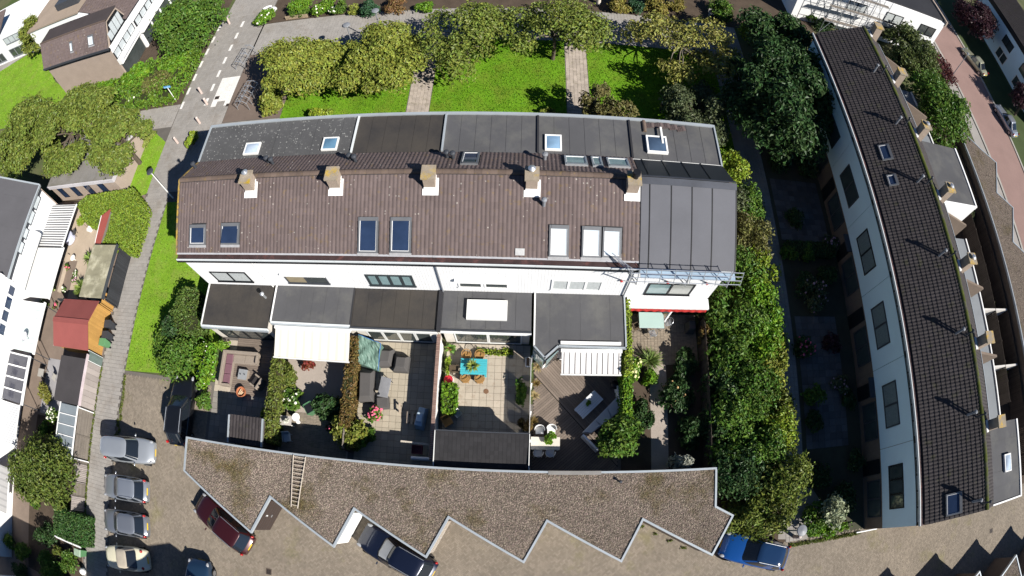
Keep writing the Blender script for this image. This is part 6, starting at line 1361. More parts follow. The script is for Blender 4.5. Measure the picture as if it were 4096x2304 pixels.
for k in range(4): x = 30.5 + 1.75 * k; MB().tube((x, 43.88, .3), (x + 1.75, 43.88, 4.0), .03, 6).tube((x + 1.75, 43.88, 3), (x, 43.88, 6.8), .03, 6).build('brace', alu, t)
for k in range(9): y = 43.9 + 1.2 * (k % 2); MB().tube((30.5 + .8 * k, 43.9, 4.0), (31.2 + .8 * k, 45.1, 4.0), .025, 5).build('transom', alu, t)
p = (28.97,46.71,1.2); t = thing('blue_tarpaulin', 'pale blue sheet hung beside the white house', 'tarpaulin', p[:2]); MB().hexa([(p[0] - .9, p[1] - .3, 0), (p[0] + .9, p[1] - .3, 0), (p[0] + .9, p[1] + .3, 0), (p[0] - .9, p[1] + .3, 0)], [(p[0] - .8, p[1] - .2, 2.1), (p[0] + .8, p[1] - .2, 2.1), (p[0] + .8, p[1] + .2, 2.2), (p[0] - .8, p[1] + .2, 2.2)]).build('sheet', mat('pale blue sheet', (.22, .45, .56), .6, .1, 2, .1), t)
# ---- house across the road at the top right corner
t = thing('corner_house', 'white rendered house with dark tiled roof across the brick road', 'house', (74, 50, 0))
MB().box(66.6, 38, 0, 74, 60.6, 6.2).build('wall', skytint_white, t); MB().box(66.52, 38, 5.3, 66.6, 60.6, 6.2).build('window_band', black_trim, t)
sr = Slope((66.3, 60.7, 6.25), (0, -1, 0), (4.3, 0, 2.15)); sbox(MB(), sr, 0, 22.7, 0, LW, -.1, 0).build('roof_underlay', bit_d, t); tiles(t, sr, 0, 22.7, 0, LW, tile_dark, 0)
for y in (56.5, 51, 45.5): xwindow(t, y - 1.3, y + 1.3, 3.0, 4.5, 66.6, 2, black_trim, g_dim, .12); xwindow(t, y - 1.6, y + 1.0, .5, 2.2, 66.6, 2, offwhite, g_dim, .1)

# ------------------------------------------------------------ left row of houses, sheds and garden buildings
def ewindow(parent, y0, y1, z0, z1, x, n, fm, gm, fw=.09, proud=.05, name='window'):
    # window in a wall facing +x
    f = MB(); f.box(x - .02, y0, z0, x + proud, y1, z0 + fw); f.box(x - .02, y0, z1 - fw, x + proud, y1, z1); f.box(x - .02, y0, z0 + fw, x + proud, y0 + fw, z1 - fw); f.box(x - .02, y1 - fw, z0 + fw, x + proud, y1, z1 - fw)
    for k in range(1, n): m_ = y0 + (y1 - y0) * k / n; f.box(x - .02, m_ - fw * .6, z0 + fw, x + proud, m_ + fw * .6, z1 - fw)
    o = f.build(name, fm, parent)
    for k in range(n):
        a = y0 + (y1 - y0) * k / n + (fw if k == 0 else fw * .6); b = y0 + (y1 - y0) * (k + 1) / n - (fw if k == n - 1 else fw * .6); MB().box(x + .006, a + .002, z0 + fw + .002, x + .018, b - .002, z1 - fw - .002).build('pane', gm, o)
    return o
XL = -42.5
g_lit = mat('bright window glass', (.50, .54, .56), .12, .12, 1.5, 0, spec=.7)
h = thing('terraced_house', 'left row house with smooth dark roof above a black and white slatted awning', 'house', (-46, 16, 0), 'houses of the left row')
MB().box(-50, 11.7, 0, XL, 20.3, 4.75).build('wall', white_clad, h); MB().box(-50, 11.7, 4.75, XL + .02, 20.3, 5.5).build('window_band', dark_grey, h)
for a, b in ((18.4, 19.7), (16.9, 18.2), (15.5, 16.5), (14.1, 15.2)): ewindow(h, a, b, 4.5, 5.42, XL + .02, 1, dark_grey, g_lit, .07)
sr = Slope((-42.2, 11.6, 5.55), (0, 1, 0), (-5.6, 0, 2.5)); Ls = math.hypot(5.6, 2.5); rd = mat('smooth dark roof', (.085, .083, .09), .7, .08, .6, .1, 60)
for k in range(6): sbox(MB(), sr, k * 8.75 / 6, (k + 1) * 8.75 / 6 - .004, 0, Ls, -.12, .0 + .006 * (k % 2)).build('roof_sheet', rd, h)
mb = MB(); sbox(mb, sr, -.1, 8.85, -.12, .0, -.25, .05); mb.build('roof_edge', grey_trim, h); mb = MB(); sbox(mb, sr, 8.76, 8.90, 0, Ls, -.2, .06); mb.build('roof_edge', grey_trim, h)
MB().box(-50, 20.31, 0, XL - .05, 20.45, 5.4).build('end_wall', brick_tan, h)
# second left house: white, roof out of sight to the left
h2 = thing('terraced_house', 'white left row house with four upper windows above a glass veranda', 'house', (-46, 5, 0), 'houses of the left row')
MB().box(-52, 5.9, 0, XL + .0, 11.65, 6.3).build('wall', white_clad, h2); MB().box(-52, 5.9, 6.3, XL - .4, 11.65, 6.5).build('roof', white, h2)
for a, b in ((10.4, 11.3), (9.2, 10.3), (8.1, 9.1), (6.9, 7.9)): ewindow(h2, a, b, 3.95, 4.85, XL, 1, white, g_dark, .06)
h3 = thing('terraced_house', 'white left row house behind the dark glass veranda and the white corrugated canopy', 'house', (-46, -2, 0), 'houses of the left row')
MB().box(-52, -12, 0, XL, 5.88, 6.3).build('wall', white_clad, h3); MB().box(-52, -12, 6.3, XL - .4, 5.88, 6.5).build('roof', white, h3)
for a in (4.2, 2.2, -.6, -3.4, -6.0): ewindow(h3, a, a + 1.4, 3.9, 4.9, XL, 2, white, g_dark, .07)
# awnings and canopies of the left row
def x_awning(label, x0, x1, y0, y1, z0, z1, m, frame=white, name='awning'):
    t = thing(name, label, 'awning', (x0, (y0 + y1) / 2), 'canopies of the left row'); P_ = [[(x0 + (x1 - x0) * s, y0 + (y1 - y0) * k / 10, z0 + (z1 - z0) * s) for k in range(11)] for s in (0, .33, .66, 1)]
    b = MB().grid(P_); b.grid([[(p[0], p[1], p[2] - .01) for p in r] for r in P_][::-1]); b.build('canopy', m, t); MB().box(x1 - .02, y0 - .05, z1 - .1, x1 + .06, y1 + .05, z1 + .03).build('front_bar', frame, t); MB().box(x0 - .15, y0 - .05, z0 - .1, x0, y1 + .05, z0 + .14).build('case', frame, t)
    return t
ms = striped('slatted awning cloth', (.80, .80, .80), (.055, .055, .06), .235, 'y')
for n_ in ms.node_tree.nodes:
    if n_.type == 'MATH' and n_.operation == 'LESS_THAN': n_.inputs[1].default_value = .40
x_awning('black and white striped awning on the left row house', -42.4, -38.9, 15.75, 19.9, 2.75, 2.5, ms)
t = x_awning('plain white awning next to the striped awning', -42.4, -38.3, 10.95, 15.55, 2.95, 2.75, mat('white awning cloth', (.82, .82, .80), .85, .03, 1, .02, trans=.15))
MB().tube((-42.1, 11.3, 3.6), (-42.1, 16.6, 3.6), .45, 16).build('rolled_cover', white, t)
t = thing('glass_veranda', 'white framed veranda roof with pale ribbed panes', 'veranda', (-40, 8.5), 'canopies of the left row')
for k in range(6):
    y = 6.3 + k * .72; MB().hexa([(-42.4, y, 2.75), (-39.3, y, 2.35), (-39.3, y + .66, 2.35), (-42.4, y + .66, 2.75)], [(-42.4, y, 2.77), (-39.3, y, 2.37), (-39.3, y + .66, 2.37), (-42.4, y + .66, 2.77)]).build('pane', mat('ribbed pane', (.55, .62, .60), .3, .12, 3, .1, 8), t); MB().hexa([(-42.4, y + .66, 2.72), (-39.3, y + .66, 2.32), (-39.3, y + .72, 2.32), (-42.4, y + .72, 2.72)], [(-42.4, y + .66, 2.82), (-39.3, y + .66, 2.42), (-39.3, y + .72, 2.42), (-42.4, y + .72, 2.82)]).build('rafter', white, t)
MB().box(-39.3, 6.2, 2.2, -39.15, 10.75, 2.45).build('gutter', white, t)
for y in (6.4, 10.5): MB().box(-39.3, y, 0, -39.24, y + .06, 2.2).build('post', dark_grey, t)
t = thing('glass_veranda', 'veranda roof with dark panes and white rafters', 'veranda', (-40.5, 3.8), 'canopies of the left row')
for k in range(4):
    y = 1.9 + k * 1.02; MB().hexa([(-42.4, y, 2.8), (-39.7, y, 2.4), (-39.7, y + .9, 2.4), (-42.4, y + .9, 2.8)], [(-42.4, y, 2.82), (-39.7, y, 2.42), (-39.7, y + .9, 2.42), (-42.4, y + .9, 2.82)]).build('pane', mat('dark pane', (.07, .07, .085), .12, .2, 1.5, .05, spec=.7), t); MB().hexa([(-42.4, y + .9, 2.78), (-39.7, y + .9, 2.38), (-39.7, y + 1.02, 2.38), (-42.4, y + 1.02, 2.78)], [(-42.4, y + .9, 2.9), (-39.7, y + .9, 2.5), (-39.7, y + 1.02, 2.5), (-42.4, y + 1.02, 2.9)]).build('rafter', white, t)
MB().box(-39.7, 1.8, 2.25, -39.55, 6.0, 2.5).build('gutter', white, t)
for y in (1.9, 5.9): MB().box(-39.7, y, 0, -39.64, y + .06, 2.25).build('post', dark_grey, t)
wc = striped('corrugated white', (.80, .80, .80), (.45, .46, .48), .2, 'y')
x_awning('white corrugated canopy beside the dark glass veranda', -42.4, -39.9, -1.6, 1.75, 2.75, 2.45, wc)
x_awning('grey striped awning low on the left row', -42.4, -40.3, -7.6, -3.7, 2.75, 2.45, striped('grey striped cloth', (.46, .45, .44), (.36, .355, .35), .55, 'y'))
# low brick store with narrow windows under the big tree
t = thing('brick_store', 'low flat roofed brick store with four narrow windows under the big tree', 'outbuilding', (-40, 24))
MB().box(-44.4, 22.05, 0, -34.8, 27.5, 2.6).build('wall', brick_tan, t); MB().box(-44.6, 21.95, 2.6, -34.65, 27.6, 2.78).build('roof', mat('grey flat roof', (.20, .19, .18), .9, .12, .5, .12, col2=(.16, .15, .13), c2at=.55), t); MB().box(-44.6, 21.85, 2.45, -34.6, 21.95, 2.86).build('roof_edge', mat('lilac grey trim', (.50, .48, .50), .7, .1, 1, .1), t); MB().box(-34.65, 21.95, 2.45, -34.55, 27.6, 2.86).build('roof_edge', mat('lilac grey trim', (.50, .48, .50)), t)
for x in (-43.1, -41.0, -38.9, -36.9): o = MB().box(x - .42, 22.0, .6, x + .42, 22.045, 2.35).build('window', black_trim, t); MB().box(x - .36, 21.99, .68, x + .36, 22.0, 2.28).build('pane', g_dark, o)
# lime hedge with a red lean-to
hedge_box('broad lime green clipped hedge beside the brown footpath', [(-39.8,20.49), (-38.78,21.24), (-32.64,21.57), (-30.72,20.07), (-30.53,18.5), (-30.63,15.84), (-32.17,16.12), (-34.5,16.51), (-34.47,17.89), (-34.29,19.2), (-35.55,19.07), (-36.06,18.42), (-37.74,18.68)], .1, 1.7, leaf('hedge lime', (.185, .265, .03)), 190, .13, 71, core=mat('lime hedge core', (.06, .09, .012), .95), bump=.1)
q = [(-34.32,19.5,2), (-35.22,18.89,2), (-34.89,16.33,1.9), (-34.2,16.27,1.9), (-34.2,17.76,1.95)]
t = thing('bike_store', 'narrow lean-to with brick red roof inside the lime hedge', 'outbuilding', q[2][:2]); MB().prism([p[:2] for p in q], 1.9, 1.98).build('roof', mat('brick red sheet', (.30, .075, .06), .7, .08, 1, .08), t); MB().prism([lerp(p[:2], q[4][:2], .12) for p in q], 0, 1.9).build('wall', wood_g, t)
MB().path([(p[0], p[1], 2.0) for p in (q[1], q[2])], .04, 5).build('roof_edge', offwhite, t)
# carport with mossy corrugated roof
t = thing('carport', 'open carport with mossy yellow grey corrugated roof', 'carport', (-33.2, 13.7)); cm_ = mat('mossy corrugated sheet', (.25, .235, .165), .85, .2, .8, .15, col2=(.42, .40, .30), c2at=.58, c2scale=1.2)
n = 44
rows = [[(-34.6 + 2.85 * s, 11.45 + 4.55 * k / (2 * n), 2.36 - .1 * s + (.025 if k % 2 else -.025)) for k in range(2 * n + 1)] for s in (0, 1)]
b = MB().grid(rows[::-1]); b.grid([[(p[0], p[1], p[2] - .015) for p in r] for r in rows]); b.build('roof', cm_, t)
for x in (-34.5, -31.95):
    for y in (11.6, 15.8): MB().box(x, y, 0, x + .1, y + .1, 2.25).build('post', wood_d, t)
MB().box(-31.78, 11.4, 2.0, -31.70, 16.05, 2.32).build('side_beam', dark_grey, t)
fence('black board fence along the footpath beside the carport', -31.75, 15.9, -31.75, 11.5, 1.75, black_w, black_w, .18, .015)
fence('black louvred fence between the carport garden and the red shed', -38.2, 11.35, -32.5, 11.35, 1.7, black_w, black_w, .16, .03)
# red gabled shed
t = thing('garden_shed', 'shed with brick red gabled roof and orange board walls by the path', 'shed', (-34.6, 9.3)); redr = mat('brick red felt', (.25, .072, .064), .85, .07, .8, .12, 60, bump=.2, bscale=80)
MB().extr([(-36.8, 7.45, 0), (-36.8, 11.15, 0), (-36.8, 11.15, 1.95), (-36.8, 9.3, 2.65), (-36.8, 7.45, 1.95)], (4.35, 0, 0)).build('wall', wood_o, t)
for k in range(26):
    y = 7.47 + k * .1415; zt = 1.95 + .7 * (1 - abs(y + .07 - 9.3) / 1.85); MB().box(-32.45, y, .05, -32.42, y + .133, zt - .06).build('plank', wood_o, t)
for s, y in ((1, 7.3), (-1, 11.3)):
    sl = Slope((-36.95, y, 1.93), (s, 0, 0), (0, 9.3 - y, .76)) if s > 0 else Slope((-32.3, y, 1.93), (-1, 0, 0), (0, 9.3 - y, .76))
    ll = math.hypot(2, .76); sbox(MB(), sl, 0, 4.65, 0, ll, .0, .05).build('roof_panel', redr, t)
sl = Slope((-36.95, 9.1, 2.68), (1, 0, 0), (0, .2, .08)); MB().box(-36.97, 9.1, 2.69, -32.28, 9.5, 2.745).build('ridge_strip', redr, t)
MB().box(-37.0, 7.3, 1.85, -36.95, 11.3, 1.97).build('bargeboard', offwhite, t)
fence('orange board gate between the black fence and the red shed', -32.3, 12.2, -32.3, 11.2, 1.7, wood_o, wood_o, .13, .008)
bin_('dark wheelie bin nearest the orange gate', (-31.67,9.87,0.8), grey_p, grey_p, -1.5); bin_('dark wheelie bin next to the green one', (-31.67,8.97,0.8), grey_p, grey_p, -1.5); bin_('green wheelie bin beside the red shed', (-31.82,8.37,0.8), mat('mid green plastic', (.11, .26, .12), .5, .06, 2, .05), mat('mid green plastic', (.11, .26, .12)), -1.55)
# black roofed store, green gate, glass lean-to, fences
t = thing('garden_shed', 'flat roofed store with dark felt roof and silvery board wall by the path', 'shed', (-33.6, 5)); MB().box(-35.0, 3.05, 0, -32.25, 6.5, 2.2).build('wall', wood_d, t); MB().box(-35.15, 2.95, 2.2, -31.95, 6.55, 2.36).build('roof', mat('dark felt roof', (.055, .05, .052), .85, .12, .8, .12, 60), t); MB().box(-31.95, 2.95, 2.12, -31.88, 6.95, 2.4).build('roof_edge', mat('pinkish trim', (.55, .46, .48), .7), t)
for k in range(8): MB().box(-32.25, 3.02 + k * .44, .02, -32.2, 3.02 + k * .44 + .425, 2.18).build('plank', wood_gl, t)
fence('grey green board gate with white posts beside the red shed', -32.25, 7.3, -32.25, 6.6, 1.9, mat('grey green board', (.13, .17, .155), .8, .1, 1, .1, objr=.08), white, .1, .006)
t = thing('glass_lean_to', 'lean-to with five frosted glass roof panels in white frames', 'lean-to', (-33.2, .9))
for k in range(5):
    y = -1.15 + k * .81; MB().box(-34.3, y + .04, 2.18, -32.2, y + .77, 2.2).build('pane', mat('frosted grey glass', (.20, .23, .25), .3, .12, 1, .06, spec=.5), t); MB().box(-34.35, y - .03, 2.14, -32.12, y + .035, 2.25).build('rafter', white, t)
for x in (-34.4, -32.18): MB().box(x, -1.2, 2.12, x + .07, 2.95, 2.24).build('beam', white, t)
for y in (-1.1, 2.8):
    for x in (-34.35, -32.2): MB().box(x, y, 0, x + .08, y + .08, 2.12).build('post', white, t)
fence('grey slatted fence below the glass lean-to', -32.28, 2.95, -32.28, -1.3, 1.85, wood_g, wood_g, .13, .03, horizontal=True)
fence('silvery upright board fence beside the big bush', -32.28, -1.35, -32.28, -2.85, 1.75, wood_gl, wood_gl, .14, .02)
fence('darker slatted fence panel between two silvery ones', -32.28, -2.9, -32.28, -3.9, 1.7, wood_g, wood_g, .14, .03, horizontal=True)
fence('pale upright board fence next to the square ivy hedge', -32.28, -3.95, -32.28, -5.2, 1.7, wood_gl, wood_gl, .14, .015)
hedge_box('square dark ivy hedge at the edge of the footpath', R4(-34.3, -7.6, -30.9, -5.25), .1, 1.75, leaf('ivy dark', (.055, .12, .03)), 190, .15, 72, bump=.12)
single('white_beam', MB().box(-34.2, -7.75, 1.6, -31.0, -7.62, 1.72), white, 'white beam along the lower side of the square ivy hedge', 'beam')
p = (-32.02,-8.37,0.9); t = bin_('green bin with a pale lid label below the square ivy hedge', p, mat('mid green plastic', (.11, .26, .12)), mat('grey green lid', (.25, .33, .25), .6), 1.57)
# clutter in the left gardens
p = (-39.15,15.69,0.5)
single('garden_chair', MB().lathe((p[0], p[1], .4), [(.1, 0), (.3, .05), (.3, .1), (.26, .1)], 10).tube((p[0], p[1], 0), (p[0], p[1], .4), .04, 6), white, 'white plastic seat near the wooden sleeper in the carport garden', 'chair')
for k, (p, c) in enumerate((((-39.55,14.87,0.4), fl_pink), ((-38.2,14.19,0.5), fl_white), ((-38.04,13.61,0.5), fl_mauve), ((-39.24,12.65,0.5), fl_white), ((-40.85,12.87,0.4), fl_cream), ((-42.04,11.41,1), fl_white), ((-41.2,11.23,0.8), None), ((-39.98,11.14,0.6), fl_pink), ((-41.69,10.41,0.6), fl_white))):
    shrub(['pink flowering pot plant beside the sleeper', 'white flowering pot plant in the carport garden', 'mauve flowering pot plant in the carport garden', 'white flowering plant near the louvred fence', 'cream flowering plant by the white awning corner', 'whitish shrub at the end of the glass veranda', 'green leafy pot plant by the glass veranda', 'pink rose bush by the louvred fence', 'pale blue white flowering plant at the veranda post'][k], p[0], p[1], .38, .36, .8, lf_mid, 170, .12, 80 + k, 5, flower=c, nf=12, fs=.08, name='plant', cat='plant')
for k, (p, r) in enumerate((((-36.25,15.49,1.2), 1.0), ((-36.38,12.79,1.2), 1.05), ((-36.54,12.37,1), .7))): spiky(['palm like plant at the carport corner', 'large palm like plant beside the carport', 'smaller palm like plant by the louvred fence'][k], p[0], p[1], .5, r, 60, leaf('palm', (.17, .24, .05)), 90 + k, None, .06, 'palm_plant')
a, b = (-40.24,16.13,0.3), (-40.14,12.54,0.3); single('sleeper', MB().hexa([(a[0] - .12, a[1], 0), (a[0] + .12, a[1], 0), (b[0] + .12, b[1], 0), (b[0] - .12, b[1], 0)], [(a[0] - .12, a[1], .3), (a[0] + .12, a[1], .3), (b[0] + .12, b[1], .3), (b[0] - .12, b[1], .3)]), mat('pale timber', (.45, .37, .29), .9, .1, 2, .1), 'pale timber sleeper along the bed under the white awning', 'sleeper')
p = (-40.21,7.4,3.1); t = thing('satellite_dish', 'grey satellite dish above the corner of the glass veranda', 'satellite dish', (p[0], p[1], 2.4)); MB().lathe((p[0], p[1], 3.0), [(.05, 0), (.3, .06), (.42, .16), (.41, .17), (.28, .08)], 18).build('dish', mat('dish grey', (.6, .6, .62), .4), t); MB().tube((p[0], p[1], 2.4), (p[0], p[1], 3.02), .03, 6).build('mast', alu, t)
p = (-40.75,17.71,0.5); t = thing('garden_table', 'round table with pale lilac cloth beside the striped awning', 'table', p[:2]); MB().lathe((p[0], p[1], .1), [(.62, 0), (.6, .6), (.55, .65), (.02, .66)], 18).build('tablecloth', mat('lilac cloth', (.50, .52, .66), .9, .06, 2, .05), t); MB().tube((p[0], p[1], 0), (p[0], p[1], .7), .05, 8).build('leg', dark_grey, t)
p = (-40.2,18.15,0.4); t = thing('folding_chair', 'dark metal folding chair beside the lilac tablecloth', 'chair', p[:2], None, -1.4, True); simple_chair(t, dark_grey, None, .42, .42)
p = (-38.18,18.59,0.3); t = thing('flower_pot', 'round white pot with a light green tree in the patio by the red lean-to', 'pot', p[:2]); MB().lathe((p[0], p[1], 0), [(.2, 0), (.3, .4), (.27, .42), (.2, .36)], 16).build('pot', white, t); v = leaves_np([(p[0] - .5, p[1] + .25, 1.3, .45, .4, .35)], 220, .16, 5); np_mesh('foliage', v, np.arange(len(v)).reshape(-1, 4), lf_lime, t); MB().tube((p[0], p[1], .3), (p[0] - .45, p[1] + .2, 1.2), .02, 5).build('stem', bark, t)
shrub('loose yellow green bush beside the felt roofed store', *(-38.19,3.55,1)[:2], .7, 1.1, 1.9, leaf('yellow bush', (.20, .20, .04)), 700, .18, 101, 8); shrub('bush covered in white flowers below the felt roofed store', *(-36.57,1.64,1)[:2], .85, 1.0, 1.7, lf_mid, 620, .16, 102, 9, flower=fl_white, nf=55, fs=.085)
p = (-39.43,5.08,0.5); t = thing('garden_bench', 'grey wooden garden table in front of the felt roofed store', 'table', p[:2]); MB().box(p[0] - .5, p[1] - .35, .68, p[0] + .3, p[1] + .35, .73).build('table_top', mat('grey wood', (.36, .34, .31), .9, .1, 2, .1), t)
for a_ in (-.45, .25):
    for b_ in (-.3, .3): MB().box(p[0] + a_ - .03, p[1] + b_ - .03, 0, p[0] + a_ + .03, p[1] + b_ + .03, .68).build('leg', wood_g, t)
p = (-37.77,4.98,0.5); t = thing('folding_chair', 'slatted folding chair beside the grey wooden table', 'chair', p[:2], None, -.3, True); simple_chair(t, mat('grey wood', (.36, .34, .31)), None, .5, .5, False)
struct('patio', R4(-39.5, 1.8, -35.2, 6.6), .004, mat('blue grey slabs', (.30, .29, .30), .9, .12, .8, .12))
struct('garden_ground', R4(-39.8, -12, -32.4, 1.6), .002, soil)
struct('patio', R4(-38.8, 11.6, -34.7, 15.6), .004, mat('sand paving', (.42, .34, .26), .9, .1, .8, .12))
struct('patio', R4(-42.4, 15.6, -35.5, 21.8), .0045, mat('sand paving', (.42, .34, .26)))
p = (-31.98,-9.9,0.5); single('garbage_sack', MB().ball((p[0], p[1], .35), .28, .3, .35, 12, 7), white, 'small white and red object at the shaded corner by the path', 'sack')
for k, (p, rx, h_, m) in enumerate((((-39.91,-10.53,0.8), 1.4, 1.6, lf_mid), ((-41.78,-10.42,1), .9, 1.8, lf_mid), ((-35.48,-11.05,0.8), 1.8, 1.7, lf_mid), ((-40.42,-12.7,1), 1.3, 1.6, lf_dark), ((-34.99,-9.03,0.8), .6, 1.2, lf_ivy), ((-34.38,-5.05,1), .7, 1.5, lf_bright))):
    shrub(['shaded bush under the grey striped awning', 'green bush at the left edge beside the grey awning', 'wide bush at the bottom left corner', 'dark bush at the very bottom left', 'yellowish bush beside the square ivy hedge', 'bright small bush between big bush and ivy hedge'][k], p[0], p[1], rx, rx * .8, h_, m, int(700 * rx), .17, 110 + k, 9)
# ---- top left houses
t = thing('gabled_house', 'brown roofed house with white glazed gable and tan brick side at the top left', 'house', (-48, 39, 0))
prof = [(37.2, 0), (37.2, 5.35), (38.7, 7.85), (41.0, 7.85), (42.0, 5.2), (42.0, 0)]
MB().extr([(-53.5, y, z) for y, z in prof], (11.2, 0, 0)).build('wall', brick_tan, t)
sl = Slope((-53.8, 36.95, 5.35), (1, 0, 0), (0, 1.75, 2.6)); ls = math.hypot(1.75, 2.6); sbox(MB(), sl, 0, 11.65, 0, ls, -.08, 0).build('roof_underlay', bit_d, t); tiles(t, sl, 0, 11.65, 0, ls, tile_brown, 150, near=(-42, 37, 6)); MB().box(-53.8, 36.8, 5.15, -42.1, 36.95, 5.4).build('gutter', dark_grey, t); MB().box(-53.8, 36.95, 4.9, -42.12, 37.2, 5.2).build('soffit', black_trim, t)
MB().box(-53.8, 38.7, 7.86, -42.1, 41.05, 7.95).build('flat_roof', mat('brown black felt', (.055, .045, .045), .85, .12, .6, .1, 60), t); MB().box(-53.8, 38.6, 7.9, -42.1, 38.75, 8.02).build('ridge_strip', ridge_m, t)
for a, b in ((-45.1, -44.2), (-48.3, -47.8)): roof_window(t, sl, a + 53.8, b + 53.8, .9, 2.1, g_blind, rw_frame)
MB().extr([(-42.28, 37.6, 5.2), (-42.28, 38.9, 7.5), (-42.28, 40.9, 7.5), (-42.28, 41.8, 5.2)], (.05, 0, 0)).build('gable_frame', black_trim, t)
for a, b in ((38.0, 38.7), (38.8, 39.5), (39.6, 40.3), (40.4, 41.0)): MB().box(-42.23, a, 5.5, -42.19, b, 6.1 + min(1.0, (a - 37.6) * 1.0)).build('gable_window', g_lit, t)
MB().box(-42.28, 37.25, 4.3, -42.2, 42.0, 5.2).build('cladding', white_clad, t); MB().box(-42.28, 37.25, 3.2, -42.22, 42.0, 4.3).build('window_band', black_trim, t)
for k in range(4): a = 37.4 + k * 1.15; MB().box(-42.22, a, 3.3, -42.18, a + .98, 4.2).build('window', g_lit, t)
MB().box(-42.28, 37.2, 2.4, -41.75, 42.0, 3.2).build('balcony_band', white, t); MB().tube((-41.7, 37.6, 2.9), (-41.7, 41.8, 2.9), .14, 10).build('awning_roll', mat('grey roll', (.5, .51, .55), .6), t); MB().box(-42.27, 37.4, .1, -42.2, 41.9, 2.2).build('ground_floor_glazing', g_room, t)
t = thing('terraced_house', 'brown roofed house with long white window bands behind the glazed gable', 'house', (-48, 50, 0), 'houses of the upper left row')
MB().box(-54, 42.02, 0, -42.0, 64, 5.2).build('wall', white_clad, t); sl = Slope((-41.8, 41.1, 5.6), (0, 1, 0), (-6, 0, 3.2)); sbox(MB(), sl, 0, 23, 0, 6.8, -.1, 0).build('roof_underlay', bit_d, t); tiles(t, sl, 0, 23, 0, 6.8, tile_brown, 0); MB().box(-42.0, 42.05, 3.3, -41.95, 64, 4.3).build('window_band', black_trim, t)
for k in range(16): a = 42.3 + k * 1.3; MB().box(-41.95, a, 3.4, -41.91, a + 1.05, 4.2).build('window', g_lit, t)
MB().box(-42.0, 42.05, 2.3, -41.4, 64, 3.2).build('balcony_band', white, t)
for k in range(9): a = 42.4 + k * 2.3; MB().box(-41.98, a, .1, -41.9, a + 1.9, 2.2).build('window', g_room, t)
t = thing('terraced_house', 'white house with grey windows at the far top left edge', 'house', (-76, 52, 0), 'houses of the upper left row')
MB().box(-96, 49.0, 0, -67.5, 58, 5.4).build('wall', white_clad, t); sl = Slope((-96, 48.7, 5.4), (1, 0, 0), (0, 4.3, 2.2)); sbox(MB(), sl, 0, 20, 0, 4.8, -.1, 0).build('roof_underlay', bit_d, t); tiles(t, sl, 0, 20, 0, 4.8, tile_brown, 0)
facade_window(t, -75.5, -70, 3.4, 4.8, 49.0, 4, mid_grey, g_lit, .12); facade_window(t, -84, -78, 3.4, 4.8, 49.0, 4, mid_grey, g_lit, .12); facade_window(t, -76, -70, .5, 2.3, 49.0, 4, mid_grey, g_room, .12); facade_window(t, -84, -78, .5, 2.3, 49.0, 4, mid_grey, g_room, .12)
t = thing('terraced_house', 'tan roofed house between the far white house and the glazed gable', 'house', (-62, 52, 0), 'houses of the upper left row')
MB().box(-66, 47, 0, -55, 70, 5.0).build('wall', white_clad, t); MB().box(-66.2, 46.8, 5.0, -54.8, 70, 5.25).build('roof', mat('tan gravel roof', (.30, .24, .19), .95, .1, .5, .15), t); MB().box(-60.5, 49, 5.25, -56, 52, 6.4).build('roof_box', dark_grey, t)
# unseen house outside the lower edge, profile shaped to cast the court shadow
t = thing('gabled_house', 'unseen house beyond the bottom edge, shaped to shade the cream convertible', 'house', (-19, -18, 0)); MB().extr([(x, -12.6, z) for x, z in ((-26.2, 0), (-26.2, 5.6), (-13.7, 9.4), (-12.1, 8.1), (-11.6, 7.5), (-11.6, 0))], (0, -9.4, 0)).build('wall', white_clad, t)

t = thing('terraced_house', 'unseen box house added beyond the bottom left corner to shade the gardens there', 'house', (-37, -19, 0), 'houses of the left row'); MB().box(-41.5, -24, 0, -30.5, -13.4, 6.4).build('wall', white_clad, t); MB().box(-41.7, -24, 6.4, -30.3, -13.2, 6.6).build('roof', bit_d, t)  # unseen plain box, added so its shadow darkens the bottom left gardens

# ------------------------------------------------------------ street furniture and the person on the lawn
def lamp(label, x, y, h, head=.34, m=None):
    t = thing('street_lamp', label, 'street lamp', (x, y), 'street lamps'); MB().tube((x, y, 0), (x, y, h), .06, 10, .045).build('pole', m or offwhite, t); MB().lathe((x, y, h), [(.08, -.12), (head * .6, -.08), (head, .02), (head * .9, .07), (.05, .13)], 20).build('lamp_head', dark_grey if m is None else mid_grey, t, smooth=False); MB().lathe((x, y, h - .14), [(.1, -.06), (.13, 0), (.1, .06)], 12).build('lens', g_curt, t)
lamp('white street lamp with dark round head on the footpath corner', -28.9, 21.4, 4.1); lamp('grey street lamp with disc head at the hedge end of the parking court', 16.6, -2.0, 3.85, .36, mid_grey)
lamp('street lamp with dark disc head among the lawn trees', -14.9, 35.6, 4.0, .33, mid_grey); lamp('street lamp with grey disc head beside the planted street edge', -12.6, 36.9, 4.3, .33, mid_grey); lamp('slim street lamp beside the pink brick road', 51.0, 43.0, 4.5, .2, mid_grey)
def bollard(label, p, h=.85):
    t = thing('bollard', label, 'bollard', p[:2], 'concrete bollards'); MB().tube((p[0], p[1], 0), (p[0], p[1], h), .13, 12, .12).build('shaft', mat('pinkish concrete', (.50, .40, .36), .9, .08, 3, .1), t); MB().lathe((p[0], p[1], h), [(.12, 0), (.10, .04), (.03, .06)], 12).build('top', mat('bollard top', (.58, .5, .46), .9), t)
